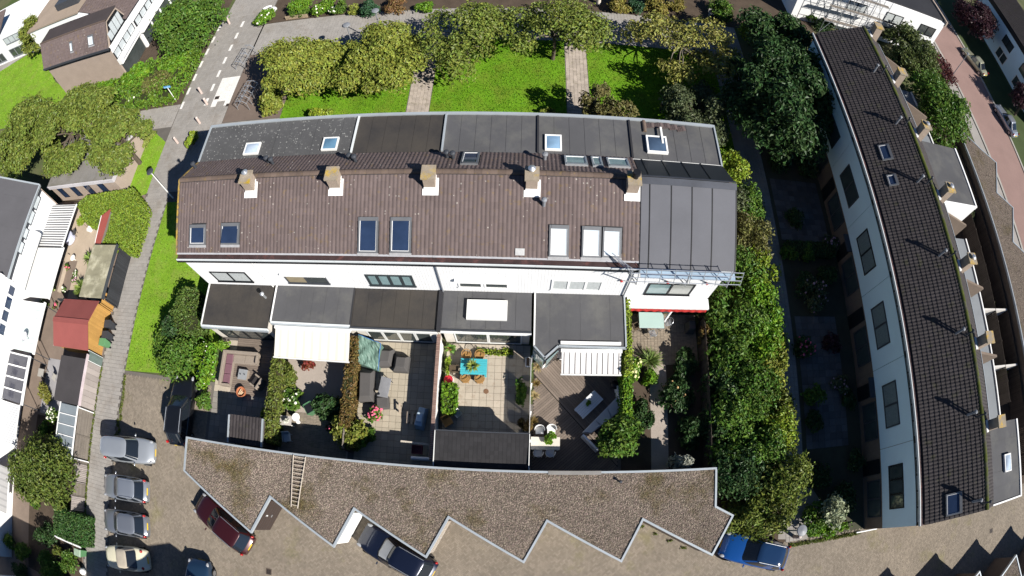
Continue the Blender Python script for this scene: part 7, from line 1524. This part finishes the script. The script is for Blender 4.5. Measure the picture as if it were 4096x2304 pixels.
bollard('bollard nearest the blue sign on the plaza', (-30.23,33.01)); bollard('bollard touching the white tile patch', (-28.95,31.47)); bollard('bollard nearest the terrace on the plaza', (-28.9,29.24)); bollard('bollard beside the yellow shrub at the terrace end', (-30.66,27.2)); bollard('bollard at the top end of the plaza by the white marking', (-30.95,43.1)); bollard('bollard below the disc lamp of the parking court', (18.09,-2.61), .9)
p = (-33.15,32.46); t = thing('street_sign', 'blue street name sign on a white post beside the shrubs', 'sign', p); MB().tube((*p, 0), (*p, 2.3), .04, 8).build('post', white, t); MB().box(p[0] - .42, p[1] - .03, 2.1, p[0] + .42, p[1] + .03, 2.36).build('sign_plate', mat('sign blue', (.02, .12, .42), .4), t); MB().box(p[0] - .40, p[1] - .036, 2.12, p[0] + .40, p[1] - .0305, 2.34).build('sign_face', mat('sign pale blue', (.22, .50, .75), .4), t)
# hoop shelters (cycle racks) by the plaza
def hoop_rack(label, p, n, L_, W_, H_, rz):
    t = thing('cycle_rack', label, 'cycle rack', p[:2], 'cycle racks', rz, True)
    for k in range(n):
        y = -L_ / 2 + L_ * k / (n - 1); pts_ = [(-W_ / 2, y, 0), (-W_ / 2, y, H_ * .75), (-W_ / 4, y, H_), (W_ / 4, y, H_), (W_ / 2, y, H_ * .75), (W_ / 2, y, 0)]; MB().path(pts_, .03, 6).build('hoop', alu, t, world=False)
    for x, z in ((-W_ / 2, H_ * .75), (W_ / 2, H_ * .75), (0, H_), (-W_ / 2, .3)): MB().tube((x, -L_ / 2, z), (x, L_ / 2, z), .025, 6).build('rail', alu, t, world=False)
hoop_rack('galvanised cycle rack of several hoops beside the yellow tree', (-24.25,31.45), 5, 2.4, 1.3, 1.2, -.15); hoop_rack('smaller hoop rack higher up the plaza by the trees', (-26.38,36.57), 3, 2.2, 1.2, 1.2, -.15)
for k, (p, sx, sy) in enumerate((((-28.06,32.14), .5, .4), ((-26.47,31.05), .35, .35), ((-15.23,-5.56), .4, .42), ((38.98,-6.03), .45, .4))):
    t = thing('drain_cover', ['dark drain grate inside the white tile patch', 'small drain grate in the brown bed', 'drain grate in the parking court bricks', 'pale drain grate near the right end house'][k], 'drain cover', p, 'drain covers'); MB().box(p[0] - sx / 2, p[1] - sy / 2, .012, p[0] + sx / 2, p[1] + sy / 2, .026).build('frame', mat('cast iron', (.10, .075, .06), .7, .1, 3, .1), t)
    for q in range(5): MB().box(p[0] - sx / 2 + .05, p[1] - sy / 2 + .05 + q * (sy - .1) / 5, .026, p[0] + sx / 2 - .05, p[1] - sy / 2 + .05 + (q + .6) * (sy - .1) / 5, .034).build('bar', black_trim, t)
# a person standing on the lawn near the terrace, white top, dark trousers
px_, py_ = 10.85, 29.75
t = thing('person', 'person in a white top and dark trousers standing on the shaded lawn', 'person', (px_, py_), None, .4, True)
def skin_fig(name, joints, edges, mats_, root=0, parent=None, sub=1):
    me = bpy.data.meshes.new(name); me.from_pydata([j[:3] for j in joints], edges, []); o = bpy.data.objects.new(name, me); C.objects.link(o); o.parent = parent; me.materials.append(mats_)
    sk = o.modifiers.new('skin', 'SKIN'); sk.use_smooth_shade = True
    if not me.skin_vertices: me.attributes
    lay = me.skin_vertices[0] if len(me.skin_vertices) else None
    if lay is None: return o
    for k, j in enumerate(joints): lay.data[k].radius = (j[3], j[4] if len(j) > 4 else j[3]); lay.data[k].use_root = (k == root)
    s = o.modifiers.new('sub', 'SUBSURF'); s.levels = s.render_levels = sub; return o
skin_m = mat('skin', (.45, .26, .19), .6, .05, 4, 0); hair_m = mat('hair', (.06, .045, .03), .8); wt = mat('white shirt', (.74, .75, .76), .85, .05, 5, .05); tr_m = mat('dark trousers', (.03, .035, .06), .85, .08, 5, .05)
def tube_body(segs, name, m, parent):
    # continuous tapered limbs: list of polylines with radii, welded into one remeshed surface
    mb = MB()
    for pl in segs:
        for a, b in zip(pl[:-1], pl[1:]): mb.tube(a[:3], b[:3], a[3], 12, b[3]); mb.ball(b[:3], b[3], b[3], b[3], 12, 8)
        mb.ball(pl[0][:3], pl[0][3], pl[0][3], pl[0][3], 12, 8)
    o = mb.build(name, m, parent, world=False); r = o.modifiers.new('remesh', 'REMESH'); r.mode = 'VOXEL'; r.voxel_size = .018; r.use_smooth_shade = True
    s = o.modifiers.new('smooth', 'SMOOTH'); s.iterations = 4; return o
fing = []
for s in (-1, 1):
    for k in range(4): fing.append([(s * .27 + (k - 1.5) * .004, -.06 + (k - 1.5) * .019, .80, .009), (s * .275, -.07 + (k - 1.5) * .02, .75 - .004 * abs(k - 1.5), .008), (s * .268, -.08 + (k - 1.5) * .019, .715 + .006 * abs(k - 1.5), .007)])
    fing.append([(s * .262, -.09, .83, .011), (s * .25, -.12, .79, .010), (s * .25, -.125, .76, .008)])
body = tube_body([[(0, 0, .92, .13), (0, 0, 1.15, .125), (0, .01, 1.36, .14), (0, .01, 1.47, .065), (0, -.01, 1.58, .06)], [(0, -.015, 1.66, .085), (0, -.02, 1.60, .078), (0, -.03, 1.56, .06)], [(0, -.105, 1.61, .016), (0, -.11, 1.595, .017)], [(-.085, -.01, 1.62, .018), (-.085, -.01, 1.59, .015)], [(.085, -.01, 1.62, .018), (.085, -.01, 1.59, .015)]] +
    [[(s * .09, 0, .92, .105), (s * .10, -.01, .70, .085), (s * .105, -.01, .50, .062), (s * .11, .01, .30, .055), (s * .115, .02, .09, .04), (s * .12, -.11, .045, .038)] for s in (-1, 1)] +
    [[(s * .15, 0, 1.40, .065), (s * .21, .01, 1.28, .05), (s * .25, .02, 1.10, .042), (s * .262, -.03, .92, .032), (s * .268, -.055, .84, .034)] for s in (-1, 1)] + fing, 'body', skin_m, t)
tube_body([[(0, 0, .95, .145), (0, 0, 1.15, .145), (0, .01, 1.37, .152), (0, .01, 1.45, .08)]] + [[(s * .14, 0, 1.41, .078), (s * .21, .01, 1.27, .065)] for s in (-1, 1)], 'shirt', wt, t)
tube_body([[(0, 0, .98, .142), (0, 0, .90, .14)]] + [[(s * .09, 0, .92, .115), (s * .10, -.01, .70, .096), (s * .105, -.01, .50, .074), (s * .11, .01, .30, .068), (s * .115, .02, .11, .058)] for s in (-1, 1)], 'trousers', tr_m, t)
tube_body([[(0, .0, 1.70, .085), (0, .035, 1.66, .088), (0, .05, 1.60, .07)]], 'hair', hair_m, t)
for s in (-1, 1): MB().ball((s * .032, -.088, 1.635), .011, .008, .008, 8, 6).build('eye', black_trim, t, world=False)
for s in (-1, 1): MB().ball((s * .12, -.07, .035), .05, .13, .045, 10, 6).build('shoe', black_trim, t, world=False)
MB().ball((0, -.095, 1.565), .024, .008, .006, 8, 5).build('mouth', mat('lips', (.35, .12, .1), .6), t, world=False)

# ------------------------------------------------------------ trees and shrubs
def tr2(label, p, rx, ry, h, m, n, size, seed, **k): return tree(label, p[0], p[1], rx, ry, h, m, n, size, seed, **k)
tr2('huge olive green tree at the left edge over the brick store', (-42.0, 27.4), 6.2, 5.2, 7.4, lf_olive, 21000, .23, 201, nc=26, trunk=.3, z0=3.0, cs=.29)
tr2('big olive green tree over the store roof corner beside the footpath', (-34.6, 25.4), 3.6, 3.6, 6.2, lf_olive, 10000, .22, 202, nc=17, trunk=.24, z0=2.6, cs=.32)
tr2('olive tree at the far left edge, behind the huge one', (-51.5, 28.6), 6.2, 5.6, 7.0, lf_olive, 13000, .25, 203, nc=22, trunk=.25, z0=3.0, cs=.30)
tr2('leafy yellow green tree over the first lawn by the cycle rack', (-18.6, 32.3), 4.0, 3.7, 5.0, lf_yellow, 11500, .19, 204, nc=15, trunk=.16, z0=2.2, cs=.33)
tr2('yellow green tree in the middle of the first lawn', (-11.5, 32.2), 4.2, 4.4, 5.2, lf_yellow, 13500, .19, 205, nc=17, trunk=.18, z0=2.0, cs=.32)
tr2('olive tree over the worn path and second lawn', (-4.8, 34.4), 4.4, 4.8, 5.2, leaf('olive bright', (.17, .215, .04)), 6800, .19, 206, nc=20, trunk=.18, z0=2.2, cs=.29, sparse=True)
tr2('olive tree with loose crown between the second and third lawns', (2.2, 35.0), 4.7, 4.7, 5.4, leaf('olive bright', (.17, .215, .04)), 7200, .19, 207, nc=20, trunk=.18, z0=2.2, cs=.29, sparse=True)
tr2('sparse yellowing tree with bare branches over the third lawn', (12.8, 34.8), 6.0, 4.2, 5.2, leaf('yellow sparse', (.25, .25, .06)), 4200, .22, 208, nc=24, trunk=.15, z0=2.2, cs=.26, sparse=True)
tr2('grey green bushy tree at the terrace corner of the third lawn', (13.1, 28.3), 3.0, 3.6, 4.4, lf_grey, 9000, .17, 209, nc=18, trunk=.12, z0=.8, cs=.38)
tr2('big dark green tree in front of the right terrace', (20.0, 29.4), 5.3, 6.6, 8.2, lf_dark, 17000, .26, 210, nc=30, trunk=.28, z0=2.2, cs=.27)
tr2('dark tree at the far end of the right terrace', (22.0, 37.0), 4.2, 3.8, 6.4, lf_dark, 7500, .28, 211, nc=18, trunk=.2, z0=1.8, cs=.34)
tr2('lime green tree beside the planted street at the top', (21.67,39.86), 2.2, 2.2, 4.4, lf_lime, 3600, .22, 212, nc=14, trunk=.12, z0=.8)
tr2('large mixed green tree behind the right terrace near the white house', (41.0, 41.5), 4.4, 4.2, 6.0, leaf('mixed', (.10, .13, .04)), 7500, .26, 213, nc=24, trunk=.2, z0=1.2, cs=.34)
tr2('large green tree beside the road behind the right terrace', (40.6, 33.0), 5.0, 4.6, 6.2, lf_mid, 9000, .26, 214, nc=26, trunk=.2, z0=1.2, cs=.34)
tr2('purple leaved tree across the brick road at the top', (62.2, 54.6), 4.2, 4.0, 6.5, lf_purple, 5500, .28, 215, nc=20, trunk=.2, z0=1.5, cs=.36); tr2('purple leaved tree at the right edge above the silver saloon', (63.0, 40.0), 3.2, 3.0, 6.0, lf_purple, 4500, .28, 216, nc=18, trunk=.2, z0=1.5, cs=.36)
tr2('broad green tree at the top by the plaza', (-34.2, 41.8), 5.2, 4.4, 5.2, lf_mid, 10000, .25, 217, nc=26, trunk=.2, z0=1.2, cs=.34)
t = tr2('yellow green conifer beside the far top left lawn', (-66.5, 48.2), 3.2, 3.2, 7.0, leaf('conifer', (.17, .20, .035)), 6500, .26, 218, nc=22, trunk=.2, z0=.8, cs=.32)
tr2('dense green tree over the fences at the lower left', (-35.6, -2.8), 4.4, 3.6, 4.6, leaf('lower left', (.11, .15, .028)), 12000, .19, 219, nc=26, trunk=.16, z0=1.6, cs=.36)
shb = lambda label, p, rx, ry, h, m, n, size, seed, **k: shrub(label, p[0], p[1], rx, ry, h, m, n, size, seed, **k)
# shrubs beside the plaza and the gabled house
hedge_box('wide mass of glossy green ground cover between the plaza and the glazed gable', [(-40.5, 32.3), (-33.4, 32.3), (-32.7, 34.5), (-32.6, 38.5), (-34.0, 39.6), (-37.6, 38.2), (-41.6, 36.6), (-46.5, 36.4), (-46.0, 34.2)], .05, 1.05, leaf('laurel', (.12, .215, .022)), 80, .24, 229, name='shrub', cat='shrub', group='plaza shrubs', bump=.5)
hedge_box('bronze green patch of low shrubs in the plaza bed', [(-37.6, 33.6), (-35.2, 33.2), (-34.4, 35.0), (-36.0, 36.2), (-38.2, 35.2)], .05, 1.3, leaf('bronze', (.15, .15, .045)), 120, .17, 228, name='shrub', cat='shrub', group='plaza shrubs', bump=.3)
LS = [('glossy laurel mass below the glazed gable', (-40.0, 36.2), 2.6, 1.7, 2.3, lf_bright, 1900, .26), ('glossy laurel mass next to the plaza edge', (-35.6, 37.2), 2.6, 1.6, 2.1, lf_bright, 1900, .26), ('laurel in front of the tan brick side wall', (-44.6, 35.6), 2.4, 1.5, 2.3, lf_bright, 1500, .26), ('low green shrub bed beside the plaza kerb', (-34.6, 34.2), 1.9, 1.6, 1.2, lf_mid, 1300, .18), ('brownish green shrub in the plaza bed', (-37.4, 34.0), 1.7, 1.4, 1.4, leaf('bronze', (.15, .15, .045)), 1000, .18), ('shrub bed behind the blue street sign', (-36.8, 32.9), 2.0, 1.0, 1.0, lf_mid, 900, .17), ('white flowered shrub under the big tree', (-39.4, 33.0), 1.2, 1.0, 1.3, lf_mid, 500, .18), ('tall shrub by the brick terrace of the plaza', (-33.4, 38.6), 1.0, 1.5, 1.5, lf_mid, 800, .18)]
for k, (lb, p, rx, ry, h_, m, n, s) in enumerate(LS): shb(lb, p, rx, ry, h_, m, n, s, 230 + k, nc=12, flower=fl_white if 'white' in lb else None, nf=14 if 'white' in lb else 0, group='plaza shrubs')
shb('yellow green tuft of long grass at the plaza bend', (-34.57,27.81), 1.3, 1.1, .8, leaf('tuft', (.20, .24, .05)), 1100, .18, 240, nc=9)
shb('yellow shrub at the rear corner of the terrace', (-28.63,26.85), .7, .9, 1.6, lf_lime, 560, .22, 241, nc=7); shb('drooping yellow shrub beside the cycle rack', (-21.15,29.97), 1.3, 1.6, 2.2, lf_yellow, 1900, .2, 242, nc=12); shb('bright big leaved shrub behind the speckled flat roof', (-16.24,28.53), 1.2, .6, 1.6, lf_lime, 420, .3, 243, nc=8)
tr2('thin rusty tree at the rear wall beside the shaded path', (5.15,27.67), 1.5, 2.0, 5.2, leaf('rust green', (.15, .14, .05)), 2000, .17, 244, nc=14, trunk=.08, z0=1.6, cs=.32, sparse=True); tr2('brown green tree close behind the flat roof of the terrace', (6.63,26.6), 1.8, 1.1, 4.6, leaf('rust green', (.15, .14, .05)), 1900, .17, 245, nc=12, trunk=.08, z0=1.6, cs=.34, sparse=True); shb('little yellow shrub behind the third flat roof', (1.7,28.67), .7, .35, .9, lf_yellow, 260, .16, 246, nc=5)
# hedge side of the terrace: a run of tall shrubs
HR = [((15.4, 24.0), 1.4, 1.4, 2.3, lf_lime, 'yellow green shrub at the rear corner of the sheet roofed house'), ((14.6, 20.6), 1.7, 1.6, 2.6, lf_grey, 'grey green shrub beside the sheet roofed house'), ((15.8, 17.9), 1.5, 1.8, 2.8, leaf('dry green', (.15, .15, .045)), 'dry olive shrub in the long shrub border'), ((14.3, 15.4), 1.9, 1.7, 2.9, lf_mid, 'dense green shrub level with the terrace eave'), ((15.6, 13.4), 1.5, 1.5, 2.4, lf_bright, 'bright green shrub in the long shrub border'), ((13.2, 12.2), 1.5, 1.6, 3.0, lf_mid, 'green shrub beside the red awning'), ((15.4, 10.6), 1.5, 1.7, 2.7, lf_bright, 'bright leafy shrub on the footpath side, level with the glass table'), ((13.3, 9.0), 1.6, 1.7, 3.0, lf_mid, 'leafy green shrub behind the dark fence'), ((15.9, 7.6), 1.4, 1.8, 2.5, lf_yellow, 'yellow green shrub along the shaded footpath'), ((13.6, 5.6), 1.9, 1.8, 3.2, lf_mid, 'large green shrub near the garage corner'), ((16.0, 4.4), 1.4, 1.8, 2.6, lf_lime, 'lime shrub on the footpath side near the garages'), ((13.4, 2.2), 1.8, 1.8, 3.4, lf_dark, 'dark shrub overhanging the garage end'), ((16.4, 1.6), 1.9, 1.9, 3.6, lf_olive, 'tall olive shrub reaching over the footpath'), ((14.2, -.8), 1.6, 1.5, 2.6, lf_olive, 'olive shrub behind the blue hatchback'), ((12.0, 5.2), .9, 1.6, 2.2, lf_dark, 'dark ivy shrub against the last garden fence')]
HR += [((12.9, 18.6), 1.0, 2.4, 2.6, lf_mid, 'green shrub pressed against the gable of the sheet roofed house'), ((13.0, 22.2), 1.2, 1.4, 2.4, lf_ivy, 'yellowish shrub behind the sheet roofed house corner'), ((16.6, 15.6), 1.2, 1.6, 2.3, lf_lime, 'lime shrub on the footpath side level with the sheet roof'), ((16.6, 20.6), 1.2, 1.8, 2.2, lf_mid, 'green shrub on the footpath side behind the sheet roof'), ((14.6, 11.6), 1.5, 1.5, 3.0, lf_mid, 'tall green shrub in the middle of the border by the red awning'), ((14.6, 7.4), 1.6, 1.8, 3.1, leaf('rich green', (.075, .15, .02)), 'tall rich green shrub in the middle of the long border'), ((14.9, 3.4), 1.5, 1.6, 3.3, lf_mid, 'tall green shrub beside the dark garage end shrub'), ((12.6, 3.6), 1.0, 1.2, 2.8, lf_mid, 'green shrub squeezed between garage corner and border'), ((15.8, -.6), 1.5, 1.5, 3.0, lf_ivy, 'yellow green shrub at the lamp end of the border'), ((12.6, 7.2), 1.1, 1.5, 2.7, lf_dark, 'dark shrub close behind the last garden fence'), ((17.0, 9.6), .9, 1.6, 1.9, lf_yellow, 'golden shrub leaning over the shaded footpath'), ((16.9, 12.0), .9, 1.4, 1.9, lf_bright, 'bright shrub leaning over the shaded footpath'), ((17.0, 6.0), .9, 1.5, 2.0, lf_ivy, 'yellow green shrub leaning over the footpath near the middle')]
for k, (p, rx, ry, h_, m, lb) in enumerate(HR): shb(lb, p, rx * 1.22, ry * 1.25, h_ * 1.05, m, int(1050 * rx * ry), .17, 260 + k, nc=16, group='long shrub border', cs=.42)
shb('pale variegated shrub at the corner of the right terrace', (20.41,-1.1), 1.1, 1.5, 2.4, leaf('variegated', (.34, .38, .24)), 1000, .2, 280, nc=11); shb('low green shrub at the passage of the right end house', (20.67,-2.61), 2.0, .7, .9, lf_bright, 700, .17, 281, nc=9)
shb('dark shrub behind the variegated one', (19.35,-1.61), 1.0, 1.3, 1.6, lf_mid, 600, .18, 282, nc=8)
FG = [((3, 2, 460, 60), 1.5, lf_grey, fl_mauve, 'large mauve flowered bush in the shaded front gardens'), ((3, 2, 360, 600), 1.0, lf_dark, fl_pink, 'round pink flowered bush on the shaded front terrace'), ((3, 2, 740, 960), .9, lf_grey, fl_mauve, 'pale flowered bush close to the right terrace windows'), ((3, 2, 660, 560), .9, lf_purple, None, 'dark purple bush on the shaded front terrace'), ((3, 2, 480, 1060), 1.0, lf_mid, None, 'green bush in the shaded front garden'), ((3, 1, 230, 1090), .8, lf_mid, None, 'round green bush beside the shaded footpath'), ((3, 1, 400, 1090), .9, lf_mid, None, 'pair mate round bush closer to the right terrace'), ((3, 1, 640, 1010), .9, lf_grey, fl_mauve, 'mauve bush close to the middle window of the right terrace')]
fgp = [(20.71,14), (19.33,10.12), (22.24,7.5), (21.95,10.38), (19.93,6.9), (19.44,17.28), (20.96,17.37), (23.38,18.17)]
for k, (_, r_, m, f_, lb) in enumerate(FG): shb(lb, fgp[k], r_, r_ * .95, r_ * 1.3, m, int(700 * r_), .16, 290 + k, nc=10, flower=f_, nf=26 if f_ else 0, fs=.09, group='front garden shrubs')
for k, (x, y, r_) in enumerate(((19.9, 1.2, 1.1), (21.8, -.6, 1.2), (23.0, 2.2, .9), (20.2, 14.6, 1.2), (22.4, 15.6, 1.1), (20.4, 20.2, 1.0), (22.6, 25.0, 1.3), (20.2, 25.6, 1.2), (22.9, 6.4, .8), (19.8, 5.0, .8))): shb(['dark fern clump in the shaded front garden nearest the court', 'dark bush at the end house of the right terrace', 'small dark bush under the end house window', 'dark bush midway along the shaded footpath', 'dark bush below the middle house of the right terrace', 'dark bush beyond the low hedge by the footpath', 'dark bush under the big tree near the right terrace', 'dark bush under the big tree near the footpath', 'small dark bush on the shaded slabs by the wall', 'small dark bush on the shaded slabs by the footpath'][k], (x, y), r_, r_ * 1.1, r_ * 1.1, lf_dark, int(600 * r_), .17, 350 + k, nc=9, group='front garden shrubs')
hedge_box('low dark hedge across the shaded front gardens', R4(19.2, 17.2, 23.4, 18.1), .05, .9, lf_dark, 150, .16, 300)
shb('green shrub in the back gardens beside the far gravel garages', (44.33,25.58), 1.3, 2.2, 2.0, lf_lime, 1300, .2, 301, nc=11); shb('yellow green shrub against the far gravel garages', (44.43,18.27), 1.4, 2.0, 2.2, lf_lime, 1300, .2, 302, nc=11); shb('grey green shrub behind the flat roof of the right terrace', (41.97,22.31), 1.1, 1.5, 1.8, lf_grey, 700, .18, 303, nc=8); shb('shaded green plant by the pale dividing wall', (41.81,13.75), .9, .8, 1.3, lf_mid, 420, .18, 304, nc=7)
shb('yellowish plant beyond the second dividing wall', (41.38,7.01), .8, 1.3, 1.4, lf_ivy, 500, .17, 305, nc=8); shb('dark red leaved shrub bed beside the brick road', (49.5,43.55), 1.8, 3.4, 1.2, leaf('maroon', (.12, .035, .035)), 1500, .2, 306, nc=14)
# planted edge along the top street
TP_ = [((1, 0), (-22.51,43.4), 1.5, 1.5, lf_bright, 'light green dome shrub at the top'), ((1, 0), (-23.12,42.69), .75, 1.1, lf_mid, 'clipped ball shrub, lower of the pair by the picket edging'), ((1, 0), (-21.91,42.7), .75, 1.1, lf_mid, 'clipped ball shrub, upper of the pair by the picket edging'), ((1, 0), (-19.5,42.68), 1.4, 1.5, lf_bright, 'rounded green shrub next to the white hydrangea'), ((1, 0), (-17.75,42.55), .8, 1.6, lf_mid, 'upright green shrub beside the gold one'), ((1, 0), (-16.47,42.04), .7, 1.4, lf_yellow, 'golden yellow shrub on the street edge'), ((1, 0), (-14.97,41.76), 1.3, 1.6, lf_blue, 'dark blue green dome shrub by the disc lamp'), ((1, 0), (-12.28,41.92), 1.3, 1.4, leaf('russet', (.20, .12, .05)), 'russet shrub beyond the blue green dome'), ((1, 0), (-9.45,41.76), 1.0, 1.2, lf_bright, 'green dome shrub under the olive trees'), ((1, 0), (-18.44,42.14), .8, .9, lf_mid, 'white hydrangea on the street edge'), ((1, 0), (-26.31,42.55), 1.5, 1.3, lf_bright, 'green shrub bed at the street corner'), ((2, 0), (8.49,42.44), 1.4, 1.5, leaf('amber', (.24, .21, .05)), 'amber shrub at the top edge'), ((2, 0), (10.01,42.52), 1.0, 1.5, lf_blue, 'blue green shrub between the amber ones'), ((2, 0), (12,43.02), 1.5, 1.4, leaf('amber', (.24, .21, .05)), 'second amber shrub at the top edge'), ((2, 0), (18.94,43.48), 1.6, 2.0, lf_mid, 'green shrub beside the small grey bench'), ((2, 0), (14.13,43.92), 1.2, 1.3, leaf('amber', (.24, .21, .05)), 'third amber shrub, nearest the grey bench'), ((3, 0), (30.13,46.33), 1.3, 1.7, lf_mid, 'green shrub below the pale blue sheet'), ((3, 0), (31.37,44.92), 1.5, 1.4, lf_dark, 'dark clipped shrub below the scaffold'), ((3, 0), (38.5,47.03), 1.4, 1.8, lf_grey, 'grey green shrub in front of the white house'), ((3, 0), (41.73,47.26), 1.0, 1.5, lf_lime, 'lime shrub at the far end of the right terrace')]
for k, (_, p, r_, h_, m, lb) in enumerate(TP_): shb(lb, p, r_, r_ * .9, h_, m, int(640 * r_ * r_) + 150, .17, 310 + k, nc=10, group='street edge shrubs', flower=fl_white if 'hydrangea' in lb or 'corner' in lb else None, nf=16 if 'hydrangea' in lb or 'corner' in lb else 0, fs=.11)
a, b = (-23.85,42.16), (-21.24,42.08); fence('low stick picket edging on the street edge', a[0], a[1], b[0], b[1], .5, mat('stick wood', (.42, .33, .22), .9, .1, 3, .1, objr=.12), wood_g, .12, .05, posts=False)
p = (-25.85,44.05); single('boulder', MB().ball((p[0], p[1], .25), .45, .35, .35, 12, 8), mat('pale stone', (.5, .5, .5), .9, .1, 3, .1), 'round pale boulder in the bed at the top street corner', 'boulder'); p = (-26.62,44.56); single('curved_bench', MB().path([(p[0] - .5 + .12 * k, p[1] - .25 + .12 * k - .01 * k * k, .3) for k in range(8)], .12, 8), white, 'curved white garden seat beside the pale boulder', 'bench')
p = (18.21,43.29); t = thing('park_bench', 'small grey park bench on the top street', 'bench', p); MB().box(p[0] - .7, p[1] - .25, .40, p[0] + .7, p[1] + .2, .46).build('seat', conc, t); MB().box(p[0] - .7, p[1] + .2, .46, p[0] + .7, p[1] + .26, .8).build('backrest', conc, t)
for x in (-.55, .55): MB().box(p[0] + x - .06, p[1] - .22, 0, p[0] + x + .06, p[1] + .18, .4).build('leg', conc, t)
p = (6.63,43.25); t = thing('litter_bin', 'pale round litter bin on a post at the top street', 'bin', p); MB().tube((*p, 0), (*p, 1.0), .22, 14, .2).build('body', mat('pale stone bin', (.55, .5, .44), .9), t); MB().lathe((*p, 1.0), [(.24, 0), (.2, .1), (.05, .14)], 14).build('lid', dark_grey, t)
for k, (x, y, r_, m) in enumerate(((-37.6, .4, 1.0, lf_mid), (-38.2, -2.4, 1.1, lf_dark), (-38.6, -5.6, 1.0, lf_mid), (-36.6, -8.2, 1.3, lf_dark), (-36.4, -10.4, 1.2, lf_mid), (-33.6, -9.6, 1.1, lf_mid))): shb(['bush behind the white flowered one in the left gardens', 'dark bush under the dense lower left tree', 'bush by the grey striped awning front', 'dark bush between the ivy hedge and the grey awning', 'bush low in the left gardens near the bottom edge', 'bush below the green bin at the bottom left'][k], (x, y), r_, r_, r_ * 1.2, m, int(650 * r_), .17, 370 + k, nc=9)
# hedge between the lawn strip and the first house, beside the black car
hedge_box('tapering privet hedge at the end wall of the terrace', [(-23.9,12.8), (-22.88,12.83), (-22.44,11.36), (-21.9,10.43), (-21.81,9.72), (-25.15,9.36), (-25.22,10.32), (-24.36,11.42)], .1, 1.6, leaf('privet', (.095, .15, .03)), 170, .15, 340, bump=.25)
shb('dense green bush at the corner of the lawn strip and the court', (-24.16,8.16), 2.5, 1.9, 2.2, lf_mid, 3600, .18, 341, nc=20); shb('upright dark shrub on the lawn strip', (-24.37,9.77), 1.1, 1.2, 2.3, lf_dark, 1000, .17, 342, nc=9)
for k in range(9):
    y = -4.5 + k * 1.3; 
wd = MB()
weeds_v = []
r = np.random.RandomState(5)
cl = [(-29.2 + r.uniform(-.15, .15), y, .03, .16, .3, .07) for y in np.arange(1.5, 6.3, .5)] + [(-32.15, y, .03, .14, .3, .08) for y in np.arange(-5, 7, .6)] + [(7.6 + .9 * k, -1.0 - .5 * k, .03, .2, .1, .05) for k in range(4)] + [(x, -3.15, .04, .4, .15, .1) for x in np.arange(18, 24, .6)]
v = leaves_np(cl, 2600, .09, 6); setp(np_mesh('weeds', v, np.arange(len(v)).reshape(-1, 4), lf_ivy), 'weeds growing in the paving joints along walls and kerbs', 'weeds', None, 'stuff')
